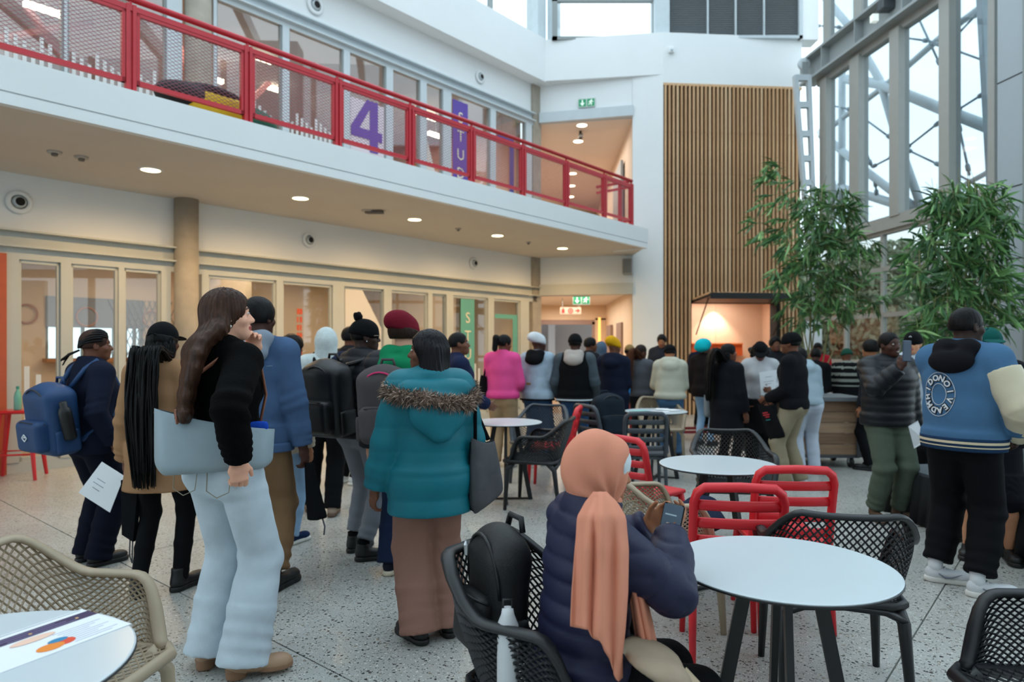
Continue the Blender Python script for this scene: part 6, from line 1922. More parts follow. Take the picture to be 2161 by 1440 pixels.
def tote(p, label, m, pts, wdt, th, strapm, strap_pts, name='tote_bag', seed=4, wr=.006, top=None, seams=None):
    "soft bag: a thick sheet between a top edge and a bottom edge given as local points (left top, right top, right bottom, left bottom)"
    t = on_person(p, name, label, 'bag'); s = p.s
    A, B, C_, D_ = [np.array(q, float) * s for q in pts]
    nn = nrm(np.cross(B - A, D_ - A)); n = 18; mrows = 16
    V = []
    for side in (1, -1):
        for j in range(mrows + 1):
            v = j / mrows
            for i in range(n + 1):
                u = i / n
                q = (A * (1 - u) + B * u) * (1 - v) + (D_ * (1 - u) + C_ * u) * v
                bul = th * (4 * u * (1 - u)) ** .35 * (.28 + .72 * math.sin(math.pi * min(1, v * .95 + .05) * .62)) * (1 if v < .93 else max(.35, (1 - v) / .07))
                if v > .75: q = q + ((C_ + D_) / 2 - q) * (.16 * ((v - .75) / .25) ** 2 * abs(2 * u - 1) ** 4)
                if v == 0: q = q + (D_ - A) * (.05 * 4 * u * (1 - u))
                V.append(q + nn * side * bul * .5 * s)
    V = np.array(V, np.float32); V = V + (nn * 1.0)[None, :] * (wr * s * wav(V, (11, 11, 9), seed))[:, None]
    Q = []; o = (n + 1) * (mrows + 1); I = lambda i, j: j * (n + 1) + i
    for j in range(mrows):
        for i in range(n):
            Q.append((I(i, j), I(i + 1, j), I(i + 1, j + 1), I(i, j + 1))); Q.append((o + I(i, j), o + I(i, j + 1), o + I(i + 1, j + 1), o + I(i + 1, j)))
    for j in range(mrows): Q.append((I(0, j), I(0, j + 1), o + I(0, j + 1), o + I(0, j))); Q.append((I(n, j), o + I(n, j), o + I(n, j + 1), I(n, j + 1)))
    for i in range(n): Q.append((I(i, mrows), I(i + 1, mrows), o + I(i + 1, mrows), o + I(i, mrows)))
    o = link('body', mesh_np('body', V, np.array(Q), m, True), t)
    md = o.modifiers.new('sub', 'SUBSURF'); md.levels = md.render_levels = 1
    for sp in strap_pts:
        b = MB(); b.tube([np.array(q, float) * s for q in sp], .0085 * s, 6, flat=(1.5, .6)); b.build('strap', strapm, t, True)
    b = MB(); kk = lambda u, v: V[v * (n + 1) + u]
    for u in (1, n - 1): b.tube([kk(u, v) + nn * .002 for v in range(1, mrows)], .0022, 4)
    b.tube([kk(u, mrows - 1) + nn * .002 for u in range(n + 1)], .003, 4); b.tube([kk(u, 1) + nn * .002 for u in range(n + 1)], .0022, 4); b.build('seams', strapm if seams is None else seams, o, True, kind='stuff')
    return t
def sheet(name, label, cat, P4, m, lines=None, lm=None, th=.003, group=None, words=None):
    "sheet of paper through four world points (top left, top right, bottom right, bottom left)"
    P4 = [Vector(q) for q in P4]; c = sum(P4, Vector()) / 4
    t = thing(name, label, cat, tuple(c), 0, group)
    b = MB(); b.slab([q - c for q in P4], th); b.build('page', m, t)
    ex = P4[1] - P4[0]; ey = P4[3] - P4[0]; nn = ex.cross(ey).normalized()
    if nn.y > 0: nn = -nn
    for (u0, u1, v) in (lines or []):
        b = MB(); a = P4[0] - c + ex * u0 + ey * v + nn * (th * .5 + .0006); e = P4[0] - c + ex * u1 + ey * v + nn * (th * .5 + .0006)
        b.bar(a, e, ey.length * .016, .0008, up=tuple(nn)); b.build('printed_line', lm or prn('grey', '#8d8f98'), t)
    return t
def phone(name, label, c, w, h, up, right, m, scr=None, scrm=None):
    t = thing(name, label, 'phone', tuple(c))
    u = Vector(up).normalized(); r = Vector(right); r = (r - u * r.dot(u)).normalized(); n = r.cross(u)
    M = np.array([[r.x, n.x, u.x], [r.y, n.y, u.y], [r.z, n.z, u.z]])
    b = MB(); b.box((0, 0, 0), (w / 2, .0045, h / 2), M, .006); b.build('case', m, t)
    return t, M
# ================================================================ the people
def cl(n, c, rough=.85, var=.06, bump=.25, bs=220, **k): return mat('cloth_' + n, c, rough=rough, var=var, vs=7, bump=bump, bs=bs, spec=.12 if rough > .6 else .3, **k)
def fig(label, px, Y, H, rel, sex='f', tone='brown', **k): return person(label, xat(px, Y), Y, H, rel + ang(px), sex, tone, **k)
hb = hairmat('black', '#0e0c0d'); hbr = hairmat('brown', '#3b261c', .38); hred = hairmat('auburn', '#4a2c1e'); hsilk = hairmat('silky_black', '#151216', .28, (90, 90, 3))
cblack = cl('black', '#0d0e11'); cnavy = cl('navy', '#141a2c'); cjean = cl('jeans_blue', '#2f4d72', var=.16); cjeand = cl('jeans_dark', '#18243c', var=.12); cjeanl = cl('jeans_light', '#8fb0cf', var=.1)
cwhite = cl('white', '#c9d2d6'); ccharc = cl('charcoal', '#1d1f24'); ctan = cl('tan_trousers', '#a58c6c'); cgrey = cl('grey', '#50535a'); ckhaki = cl('khaki', '#7d6146', var=.08)
sblk = mat('shoe_black', '#0e0e10', rough=.5); swht = mat('shoe_white', '#cdd0d3', rough=.5); solew = mat('sole_white', '#d5d3cc', rough=.6); sbrown = mat('shoe_brown', '#5a4334', rough=.6)
SB = dict(kind='sneaker', m=sblk); SBW = dict(kind='sneaker', m=sblk, sole=solew); SW = dict(kind='sneaker', m=swht, sole=solew)

# -- woman with long brown hair in the foreground
fleece = mat('fleece_black', '#070708', spec=.08, rough=.95, bump=.9, bs=110)
jw = cl('jeans_white', '#bcc9d2', var=.10, bs=320)
stitch = mat('seam_tan', '#8f8672', rough=.9)
p = fig('woman with long brown hair, black fleece jacket and pale wide jeans, hand at her chin', 474, 3.02, 1.715, 40, 'f', 'pale', seen=True, g=.97,
    pose=dict(twist=14, lean=0, head=(38, 4, 0), handR=(.205, -.165, .99), elbowR=(.45, -1, 0), curlR=40, pnR=(-.75, .55, .1), hdR=(.0, .12, -1), handL=(-.01, .20, 1.425), elbowL=(-.5, .35, -1), hdL=(.25, -.15, 1), pnL=(.45, -.75, 0), curlL=38, feet=((-.105, .03, 0), (.115, -.02, 52))),
    top=dict(name='fleece_jacket', m=fleece, hem=.95, t=.028, collar=.05, wr=.007, fit=.95), bottom=dict(name='jeans', m=jw, thigh=.098, knee=.094, ankle=.112, end=.055, hipr=.004, wr=.005, bunch=.006),
    shoes=dict(kind='heel', m=mat('boot_tan', '#a58468', rough=.5), sole=mat('boot_sole', '#8d6a50', rough=.6)), hair=dict(kind='long', m=hbr, fall=[(-.015, -.135, 1.44), (-.04, -.165, 1.30), (-.055, -.182, 1.12)]))
b = MB(); b.sph(p.Hd(.078, -.002, -.045), .007, 10, 6); b.build('earring', mat('pearl', '#e6e2dc', rough=.2), p.root, True)
b = MB()
for q in (1, -1):     # back pockets and side seam of the jeans
    c = p.pel + np.array((q * .088, -.135, -.035)) * p.s
    b.tube([c + np.array(v) * p.s for v in ((-.06, -.004, .06), (-.055, -.016, -.05), (0, -.018, -.075), (.055, -.010, -.05), (.06, .004, .06))], .0022, 4)
b.build('pocket_seams', stitch, p.bottom, kind='stuff')
tl = mat('tote_leather', '#8fa0a8', rough=.5, var=.05, vs=6, bump=.15, bs=120); st_ = mat('strap_tan', '#8f5a44', rough=.5)
t = tote(p, 'large pale grey blue leather tote hanging from the shoulder of the brown haired woman', tl, [(-.155, -.245, 1.205), (.245, .03, 1.10), (.225, .04, .925), (-.15, -.25, .915)], .5, .19, st_, [[(-.06, -.22, 1.16), (-.01, -.185, 1.33), (.115, -.05, 1.475), (.155, .03, 1.45), (.175, .06, 1.25), (.185, .0, 1.11)]])
b = MB(); b.box(np.array((-.055, -.225, 1.17)) * p.s, (.012, .006, .03), rotm(-25)); b.build('strap_tab', st_, t)
sc_ = thing('blue_scarf', 'royal blue printed cloth showing inside the grey tote', 'cloth', p.root.location.copy(), p.root.rotation_euler.z)
f = SDF((0, -.2, .95), (.35, .2, 1.3), .010); f.box(np.array((.185, -.015, 1.105)) * p.s, (.045, .012, .03), .01, .01, rotm(30)); f.box(np.array((.12, -.055, 1.12)) * p.s, (.02, .012, .035), .01, .015, rotm(30, 0, 20)); V, Q = f.mesh(); V = V + vnorm(V, Q) * (.006 * wav(V, 40, 3))[:, None]; link('cloth', mesh_np('cloth', V, Q, cl('royal', '#1c47b0'), True), sc_)

# -- navy tracksuit, blue backpack, cornrows
p = fig('person with cornrow braids in navy jacket and trousers carrying a blue backpack', 190, 4.53, 1.58, 62, 'f', 'brown', g=1.05, seen=True,
    pose=dict(head=(24, 0, 0), handR=(.27, .03, .90), handL=(-.2, .2, .95), feet=((-.10, .02, -5), (.10, 0, 5))), top=dict(name='jacket', m=cnavy, hem=.82, t=.028, collar=.06, wr=.005),
    bottom=dict(name='trousers', m=cl('navy_dark', '#0d1120'), thigh=.105, knee=.098, ankle=.085, end=.045, bunch=.009), shoes=SB, hair=dict(kind='cornrows', m=hb))
backpack(p, 'blue backpack with pale emblem on the person with cornrows', mat('pack_blue', '#123a66', rough=.6, var=.08, vs=6, bump=.2, bs=200), .36, .50, .22, 1.08, -.15, logo=(.0, -.10))
t = on_person(p, 'bottle', 'black bottle in the side pocket of the blue backpack', 'bottle')
b = MB(); b.lathe([(.034, 0), (.038, .01), (.038, .17), (.03, .20), (.022, .205), (.022, .24), (0, .24)], 14, np.array((.20, -.235, .96)) * p.s, (.1, -.25, 1)); b.build('body', sblk, t, True)
sheet('paper_sheet', 'white paper sheet held low between the navy trousers and the tan coat', 'paper', [at(215, 975, 4.28), at(262, 1005, 4.25), at(232, 1082, 4.25), at(166, 1040, 4.28)], paper, [(.25, .6, .42), (.2, .65, .55), (.3, .6, .68)])

# -- black cap, very long braids, tan coat
bk = hairmat('braid_black', '#0a090a', .45)
p = fig('woman in black cap with waist long black braids over a tan coat', 338, 3.95, 1.60, 26, 'f', 'brown', g=.95,
    pose=dict(head=(10, 0, 0), handL=(-.24, .05, .82), handR=(.24, .1, .9), feet=((-.13, -.02, -20), (.08, .1, 20))), top=dict(name='coat', m=cl('tan_coat', '#9a7555', bs=160), hem=.675, t=.03, flare=.035, collar=.03, wr=.004),
    bottom=dict(name='leggings', m=cblack, thigh=.084, knee=.062, ankle=.048, bunch=.003), shoes=dict(kind='boot', m=sblk), hair=dict(kind='braids', m=bk, n=95, fall=[(.0, -.145, 1.43), (-.005, -.170, 1.28), (-.005, -.180, 1.05), (.01, -.178, .66)], spread=.095, rr=.0075), hat=dict(kind='cap', m=cl('cap_black', '#0b0c0f')))
t = on_person(p, 'umbrella_sleeve', 'black umbrella sleeve with dangling cord held beside the tan coat', 'umbrella')
b = MB(); b.slab([(-.24, .05, .66), (-.13, .03, .66), (-.17, .05, .30), (-.24, .06, .34)], .035); b.build('sleeve', cblack, t)
b = MB(); b.tube([(-.2, .055, .33), (-.205, .055, .22), (-.19, .055, .17), (-.185, .055, .32)], .004, 5); b.build('cord', cgrey, t)

# -- denim jacket
dj = cl('denim_jacket', '#42597a', var=.14, bs=300)
p = fig('person in blue denim jacket with grey hood and khaki trousers behind the brown haired woman', 540, 4.08, 1.76, 25, 'm', 'dark', g=1.05,
    pose=dict(head=(18, 0, 0), handR=(.29, .02, .78), feet=((-.10, .16, -5), (.14, -.03, 12))), top=dict(name='denim_jacket', m=dj, hem=.82, t=.028, hood='down', hoodm=cl('hood_grey', '#7d8794'), wr=.004, hemband=(dj, .05)),
    bottom=dict(name='trousers', m=ckhaki, thigh=.10, knee=.085, ankle=.070, end=.12, bunch=.009), shoes=SB, hair=dict(kind='short', m=hb, grow=.014))
o = p.top; b = MB()
for q in (1, -1): b.tube([p.T(q * .10, -.135, .40), p.T(q * .075, -.14, .2), p.T(q * .06, -.147, -.06)], .0022, 4)
b.tube([p.T(-.15, -.125, .385), p.T(0, -.148, .375), p.T(.15, -.125, .385)], .0022, 4)
b.build('seams', mat('seam_pale', '#7d93a8', rough=.9), o, kind='stuff')
t = on_person(p, 'drawstring_bag', 'long black drawstring bag hanging from the hand of the person in denim', 'bag')
f = SDF((.15, -.3, .2), (.6, .3, .9), .012); f.tube(np.array((.31, .03, .74)) * p.s, np.array((.36, .04, .40)) * p.s, (.03, .02), (.065, .03), .02, True); V, Q = f.mesh(); link('body', mesh_np('body', relax(V, Q), Q, cblack, True), t)
b = MB(); b.tube([np.array(q) * p.s for q in ((.39, .04, .41), (.405, .04, .36), (.40, .04, .31))], .005, 5); b.build('cord', cgrey, t)

# -- behind the denim jacket
p = fig('girl with a pink scrunchie and cream jacket half hidden by the denim jacket', 596, 5.0, 1.46, 35, 'f', 'tan', top=dict(name='jacket', m=cl('cream', '#b9ae9c'), hem=.80, t=.035, wr=.005), bottom=dict(name='jeans', m=cjeanl, thigh=.09), shoes=dict(kind='sneaker', m=cl('shoe_navy', '#16284a'), sole=solew), hair=dict(kind='short', m=hb, grow=.022))
b = MB(); c = p.Hd(-.03, -.125, .07); b.sph(c, (.035, .03, .035), 12, 8); b.build('bun', hb, p.root, True)
f = SDF(p.hc - .3, p.hc + .35, .009); 
for a in np.linspace(0, 6.28, 10)[:-1]: f.ell(p.Hd(-.03 + .042 * math.cos(a), -.09, .075 + .042 * math.sin(a)), .019, .012)
V, Q = f.mesh(); link('scrunchie', mesh_np('scrunchie', V, Q, cl('scrunchie', '#c99aa6'), True), p.root)
fig('person with round afro hair and dark jacket behind the pink scrunchie', 612, 6.6, 1.56, 50, 'f', 'brown', pose=dict(head=(15, 0, 0)), top=dict(name='jacket', m=cl('dark_navy', '#10141f'), hem=.8, t=.03, collar=.03), bottom=dict(name='trousers', m=cblack), shoes=SB, hair=dict(kind='afro', m=hb))

# -- white hooded fleece
sher = mat('sherpa_white', '#bcc6c6', rough=.95, var=.08, vs=30, bump=.9, bs=90)
p = fig('person in white hooded fleece, hood up, and black trousers', 688, 5.85, 1.62, 5, 'm', 'brown', g=1.0,
    pose=dict(handL=(-.22, .18, .95), handR=(.2, .2, .98), feet=((-.16, .16, -10), (.06, -.05, 6))), top=dict(name='hooded_fleece', m=sher, hem=.86, t=.03, hood='up', wr=.004), bottom=dict(name='trousers', m=cblack, thigh=.098, knee=.085, ankle=.078), shoes=dict(kind='sneaker', m=mat('shoe_taupe', '#9a8676', rough=.6), sole=sbrown))
backpack(p, 'dark backpack on the white hooded fleece, mostly hidden', cblack, .27, .40, .12, 1.20, -.15)
fig('man in profile between the white hood and the pompom hat', 736, 7.2, 1.68, 55, 'm', 'brown', pose=dict(head=(20, 0, 0)), top=dict(name='jacket', m=ccharc, hem=.8, t=.03, collar=.03), bottom=dict(name='trousers', m=cblack), shoes=SW, hair=dict(kind='short', m=hb, grow=.016))

# -- pompom hat, glasses, black backpack
vest = cl('vest_black', '#12141b', rough=.6)
p = fig('man in black pompom hat and glasses, black puffer vest and grey joggers', 762, 4.70, 1.645, 42, 'm', 'deep', g=1.03, seen=True, glasses=True,
    pose=dict(head=(42, 0, 0), handR=(.2, .25, .98), handL=(-.2, .25, .98), feet=((-.12, .06, -5), (.10, -.07, 40))), top=dict(name='puffer_vest', m=vest, hem=.87, t=.040, collar=.06, quilt=(.062, .009), sleevem=cl('sleeve_navy', '#172238')),
    bottom=dict(name='joggers', m=cl('joggers_grey', '#7c8088', bs=160), thigh=.096, knee=.078, ankle=.060, end=.15, bunch=.008, wr=.005), shoes=dict(kind='high', m=sblk, sock=cblack), hat=dict(kind='beanie', m=cl('beanie_black', '#0a0b0d', bump=.6, bs=90), pom=cl('pompom_black', '#0b0b0e', bump=.8, bs=60)), hair=dict(kind='buzz', m=hb))
b = MB(); b.sph(p.Hd(.080, .0, -.03), .005, 8, 5); b.build('earring', mat('silver', '#c8c8cc', rough=.2, metal=.9), p.root)
t = backpack(p, 'black roll top backpack with dangling grey cords on the man in pompom hat', mat('pack_black', '#0c0d10', rough=.45, var=.1, vs=9, bump=.2, bs=160), .34, .54, .22, 1.16, -.175, x=-.05)
b = MB()
for q in (-.02, .01, .03): b.tube([np.array((q, -.43, 1.14)) * p.s, np.array((q + .015, -.445, 1.09)) * p.s, np.array((q * 1.8, -.44, 1.03)) * p.s], .005, 5)
b.build('cords', cl('cord_grey', '#767c86'), t, kind='stuff')
# -- maroon beanie, green hood, grey and pink backpack
p = fig('person in maroon beanie and green hood wearing a grey and pink backpack', 850, 4.32, 1.66, 18, 'm', 'pale', g=1.02,
    pose=dict(head=(28, 0, 0), feet=((-.09, 0, -5), (.10, .06, 5))), top=dict(name='puffer_jacket', m=cl('puffer_grey', '#1f2126', rough=.6), hem=.80, t=.035, quilt=(.07, .010), hood='down', hoodm=cl('hood_green', '#11784f')), bottom=dict(name='jeans', m=cjeand, thigh=.095, knee=.085, ankle=.088), shoes=dict(kind='sneaker', m=cl('shoe_canvas', '#20222c'), sole=mat('sole_cream', '#c9bda6', rough=.6)),
    hair=dict(kind='short', m=hairmat('curly_brown', '#2a1c15'), grow=.026), hat=dict(kind='beanie', m=cl('beanie_maroon', '#6d1626', bump=.7, bs=90), slouch=.06))
backpack(p, 'grey backpack with pink piping behind the teal coat', cl('pack_grey', '#4f4a4b', bs=160), .33, .50, .19, 1.14, -.165, piping=cl('pink_trim', '#c8386a'), x=-.03)

# -- teal coat
teal_ = cl('teal_coat', '#0a6a78', rough=.55, var=.07, bump=.12)
p = fig('woman in teal padded coat with fur trimmed hood and dusty pink trousers', 908, 3.36, 1.54, -14, 'f', 'brown', g=1.10, seen=True,
    pose=dict(head=(-66, 2, 0), handL=(-.30, .06, .82), handR=(.27, .05, .84), feet=((-.07, -.02, -20), (.11, .02, 6))), top=dict(name='padded_coat', m=teal_, hem=.715, t=.045, flare=.012, collar=.035, quilt=(.115, .006), seed=8),
    bottom=dict(name='trousers', m=cl('dusty_pink', '#8d685c', bs=160), thigh=.105, knee=.105, ankle=.105, end=.05, wr=.006, bunch=.005), shoes=dict(kind='sneaker', m=sblk, sole=sblk), hair=dict(kind='bob', m=hsilk))
f = SDF(p.T(-.3, -.45, .0), p.T(.3, .1, .62), .010); T = p.T; s = p.s
f.tube(T(-.15, -.10, .47), T(.15, -.10, .47), (.05 * s, .05 * s), (.05 * s, .05 * s), .05)
f.tube(T(0, -.12, .45), T(.01, -.205, .22), (.18 * s, .055 * s), (.06 * s, .04 * s), .05)
f.ell(T(0, -.185, .33), (.15 * s, .06 * s, .10 * s), .05)
hood = finish(p, f, 'hood', teal_, p.top, .006, (14, 14, 10), 3)
rim_ = [T(-.205, .02, .50), T(-.235, -.06, .455), T(-.19, -.155, .435), T(-.08, -.225, .415), T(.04, -.235, .395), T(.14, -.20, .385), T(.215, -.11, .42), T(.225, -.02, .475), T(.19, .05, .51)]
f = SDF(p.T(-.35, -.4, .2), p.T(.35, .2, .62), .010)
for i in range(len(rim_) - 1): f.tube(rim_[i], rim_[i + 1], .026 * s, .026 * s, .02)
V, Q = f.mesh(); Nn = vnorm(V, Q); V = V + Nn * (.007 * wav(V, 120, 5))[:, None]
furm = [mat('fur_%s' % c, h, rough=.9, var=.3, vs=40) for c, h in (('a', '#8a7264'), ('b', '#55443b'), ('c', '#c2aa98'))]
fur = link('fur_trim', mesh_np('fur_trim', V, Q, furm[0], True), p.top)
rg = np.random.RandomState(5); hv, hf_, hm = [], [], []
for k in rg.choice(len(V), 5200):
    d = nrm(Nn[k] + rg.normal(0, .45, 3) + np.array((0, 0, -.15))); l = rg.uniform(.022, .050) * s; a = nrm(np.cross(d, rg.normal(size=3))) * .0016
    n0 = len(hv); hv += [V[k] - a, V[k] + a, V[k] + d * l * .6 + a * .7, V[k] + d * l + np.array((0, 0, -.006))]; hf_.append((n0, n0 + 1, n0 + 2, n0 + 3)); hm.append(rg.choice(3, p=(.45, .3, .25)))
link('fur_hairs', mesh_np('fur_hairs', hv, np.array(hf_), furm, True, hm), fur, kind='stuff')
gt_ = cl('felt_grey', '#4d4e51', var=.2, bs=140)
tote(p, 'dark grey felt shopping bag hanging from the shoulder of the teal coat', gt_, [(.20, -.13, 1.13), (.37, -.03, 1.10), (.42, -.01, .79), (.20, -.15, .70)], .2, .12, cl('strap_black', '#121316'), [[(.225, -.12, 1.10), (.235, -.09, 1.30), (.19, -.01, 1.47), (.26, .06, 1.32), (.33, -.04, 1.10)]])
fig('man in profile in navy jacket behind the teal coat, chin raised', 962, 6.2, 1.60, 75, 'm', 'brown', seen=True, pose=dict(head=(12, 6, 0), handR=(.1, .30, 1.0)), top=dict(name='jacket', m=cl('navy_mid', '#1c2440'), hem=.82, t=.03), bottom=dict(name='trousers', m=cblack), shoes=SB, hair=dict(kind='buzz', m=hb))

# -- the queue at the back
p = fig('woman in bright pink sweatshirt and beige trousers with a ponytail', 1060, 8.2, 1.62, 15, 'f', 'brown', g=1.06, pose=dict(head=(45, -8, 0), handR=(.16, .26, 1.02), handL=(-.12, .28, 1.02)), top=dict(name='sweatshirt', m=cl('pink', '#dc4f8c', bump=.1), hem=.90, t=.035, flare=-.01, hemband=(cl('pink_rib', '#d04482'), .05)), bottom=dict(name='trousers', m=ctan, thigh=.105, knee=.09, ankle=.085), shoes=SW, hair=dict(kind='pony', m=hb, fall=[(-.03, -.17, 1.55), (-.05, -.165, 1.42)]))
tote(p, 'black shoulder bag of the woman in pink', cblack, [(-.25, -.12, 1.20), (-.17, .05, 1.20), (-.17, .06, .86), (-.28, -.13, .84)], .2, .12, cblack, [[(-.23, -.06, 1.18), (-.18, -.03, 1.44), (-.2, .0, 1.2)]])
dl = cl('denim_pale', '#9fb2c2', var=.22, bs=90)
p = fig('person in white beanie and pale printed denim jacket', 1134, 8.4, 1.62, 20, 'f', 'dark', g=1.08, pose=dict(head=(40, 0, 0), handR=(.22, .2, .92), handL=(-.24, .05, .9)), top=dict(name='denim_jacket', m=dl, hem=.86, t=.035, hood='down', hoodm=cblack, hemband=(cblack, .02)), bottom=dict(name='jeans', m=cjean, thigh=.10, knee=.09, ankle=.095), shoes=SB, hat=dict(kind='beanie', m=cl('beanie_white', '#ccd0d4', bump=.5, bs=80), slouch=.06))
b = MB(); c = p.T(-.05, -.155, .14); b.box(c, (.05 * p.s, .004, .012 * p.s), rotm(0, 0, 6)); b.build('printed_patch', mat('patch_gold', '#8a6a2a', rough=.7), p.top)
cg = cl('sleeve_grey', '#39454d', rough=.5)
p = fig('man in black beanie and black jacket with grey sleeves and pale hood', 1213, 8.2, 1.62, 8, 'm', 'dark', g=1.08, pose=dict(handR=(.24, .16, .9), handL=(-.24, .16, .9)), top=dict(name='varsity_jacket', m=cblack, hem=.86, t=.035, hood='down', hoodm=cl('hood_pale', '#a89f98'), sleevem=cg, hemband=(cl('rib_stripe', '#1a1b1e'), .05, [(.022, .009, cwhite)])), bottom=dict(name='jeans', m=cjean, thigh=.096), shoes=SB, hat=dict(kind='beanie', m=cblack), hair=dict(kind='buzz', m=hb))
fig('man in profile beyond the pale hood in the queue', 1242, 9.9, 1.61, 55, 'm', 'brown', pose=dict(head=(20, 0, 0)), top=dict(name='jacket', m=ccharc, hem=.85, t=.03), bottom=dict(name='trousers', m=cblack), shoes=SB, hair=dict(kind='short', m=hb))
p = fig('person in mustard yellow beanie, long navy coat and black shorts', 1294, 8.65, 1.565, 14, 'f', 'brown', g=1.08, pose=dict(bare=True, head=(25, -5, 0), handR=(.1, .28, 1.1), handL=(-.1, .28, 1.1)), top=dict(name='coat', m=cnavy, hem=.66, t=.035, flare=.02, hood='down'), bottom=dict(name='shorts', m=cblack, thigh=.10, knee=.09, end=.54), shoes=SB, hat=dict(kind='beanie', m=cl('beanie_yellow', '#d09a16', bump=.7, bs=70), slouch=.08))
t = on_person(p, 'carrier_bag', 'bright blue bag under the arm of the navy coat', 'bag')
f = SDF((0, -.2, .7), (.4, .4, 1.4), .014); f.ell(np.array((.17, .12, 1.02)) * p.s, np.array((.05, .07, .18)) * p.s, .02); V, Q = f.mesh(); link('body', mesh_np('body', V, Q, cl('bag_blue', '#2a86c8'), True), t)
fig('person with blue grey hood up beyond the yellow beanie', 1268, 10.6, 1.55, 10, 'm', 'brown', top=dict(name='hoodie', m=cl('blue_grey', '#4e6075'), hem=.85, t=.03, hood='up'), bottom=dict(name='trousers', m=cblack), shoes=SB)
hbb = hairmat('braid_brown', '#4a2a1c')
fig('woman with long reddish brown braids and grey sweater', 1350, 9.3, 1.50, 18, 'f', 'brown', g=1.05, pose=dict(head=(30, -5, 0), handR=(.12, .3, 1.0), handL=(-.1, .28, 1.0)), top=dict(name='sweater', m=cgrey, hem=.90, t=.03), bottom=dict(name='trousers', m=ccharc), shoes=SB, hair=dict(kind='braids', m=hairmat('dark_brown', '#23150f'), cols=[hbb], n=46, fall=[(-.04, -.145, 1.42), (-.075, -.16, 1.28), (-.08, -.165, .82)], spread=.05, rr=.009))
fig('person in tan cap beyond the reddish braids', 1327, 9.9, 1.50, 20, 'm', 'brown', top=dict(name='jacket', m=cnavy, hem=.82, t=.03), bottom=dict(name='trousers', m=cblack), shoes=SB, hat=dict(kind='cap', m=cl('cap_tan', '#8a6f45')), hair=dict(kind='buzz', m=hb))
fig('man in dark hoodie serving behind the queue table by the white pillar', 1398, 11.9, 1.70, 196, 'm', 'tan', pose=dict(head=(-10, -18, 0), handR=(.14, .34, 1.05), handL=(-.14, .34, 1.05)), top=dict(name='hoodie', m=cl('hoodie_slate', '#23272f'), hem=.85, t=.03, hood='down'), bottom=dict(name='trousers', m=cblack), shoes=SB, hair=dict(kind='short', m=hb))
p = fig('person in cream hoodie and black beanie at the serving table', 1414, 8.85, 1.50, 2, 'f', 'tan', g=1.15, pose=dict(lean=8, head=(-15, -12, 0), handR=(.12, .34, 1.06), handL=(-.16, .36, 1.06), feet=((-.12, 0, -5), (.12, .02, 6))), top=dict(name='hoodie', m=cl('hoodie_cream', '#b5b4a4'), hem=.90, t=.035, hood='down'), bottom=dict(name='jeans', m=cl('jeans_mid', '#4f7398', var=.14), thigh=.10, knee=.088, ankle=.10), shoes=SB, hat=dict(kind='beanie', m=cblack), hair=dict(kind='buzz', m=hb))
fig('person in white beanie near the kiosk opening', 1479, 12.2, 1.60, 150, 'm', 'tan', top=dict(name='jacket', m=cnavy, hem=.82, t=.03), bottom=dict(name='trousers', m=cblack), shoes=SB, hat=dict(kind='beanie', m=MATS['cloth_beanie_white']))
fig('person with bright turquoise bonnet in dark jacket', 1486, 10.0, 1.565, 25, 'f', 'brown', pose=dict(head=(10, 0, 0)), top=dict(name='jacket', m=cl('dark_brown', '#1a1516'), hem=.80, t=.035), bottom=dict(name='jeans', m=cjeanl, thigh=.09), shoes=SB, hat=dict(kind='bonnet', m=cl('turquoise', '#12b3bf', bump=.4)), hair=dict(kind='short', m=hb))
p = fig('woman in long black coat with long black braids and pale headband', 1533, 7.6, 1.50, 38, 'f', 'brown', g=1.05, seen=True, pose=dict(head=(35, 0, 0), handR=(.26, .05, .80)), top=dict(name='coat', m=cl('coat_black', '#14161c'), hem=.55, t=.035, flare=.03, collar=.03), bottom=dict(name='trousers', m=cblack), shoes=SB, hair=dict(kind='braids', m=bk, n=60, fall=[(-.03, -.145, 1.42), (-.075, -.175, 1.25), (-.09, -.18, .85)], spread=.12, rr=.009))
b = MB()
for k in range(14): a = k / 13 * 2.4 - 1.2; b.sph(p.Hd(-.02 + .075 * math.sin(a), -.105, -.005 + .02 * math.cos(a) + .03 * (k % 2 - .5)), .016, 6, 4)
b.build('headband', cl('headband_cream', '#cfd2c0'), p.root, kind='stuff')
tote(p, 'pale grey canvas bag hanging behind the long black coat', cl('canvas_pale', '#83878a'), [(-.28, -.10, 1.05), (-.22, .02, 1.05), (-.22, .02, .74), (-.28, -.1, .76)], .2, .08, MATS['cloth_canvas_pale'], [[(-.26, -.05, 1.04), (-.2, -.04, 1.42), (-.22, .0, 1.04)]])
p = fig('woman in black cap and white sweatshirt with black apron, head bowed', 1604, 7.85, 1.54, 178, 'f', 'brown', g=1.0, pose=dict(head=(0, -32, 0), handR=(.2, .12, .95), elbowR=(1, -.3, -.2), handL=(-.12, .24, 1.1)), top=dict(name='sweatshirt', m=cl('sweat_white', '#b4b6ba', var=.12), hem=.96, t=.035), bottom=dict(name='trousers', m=cblack, thigh=.10, knee=.09, ankle=.08), shoes=SB, hair=dict(kind='long', m=hb, fall=[(0, -.14, 1.42), (0, -.15, 1.3)]), hat=dict(kind='cap', m=MATS['cloth_cap_black']))
f = SDF((-.3, -.25, .4), (.3, .3, 1.0), .016); f.tube(np.array((0, .0, .97)) * p.s, np.array((0, .03, .50)) * p.s, (.19 * p.s, .14 * p.s), (.25 * p.s, .18 * p.s), .01, True); finish(p, f, 'apron', cl('apron_black', '#0f1013'), None, .006, (12, 12, 4), 4)
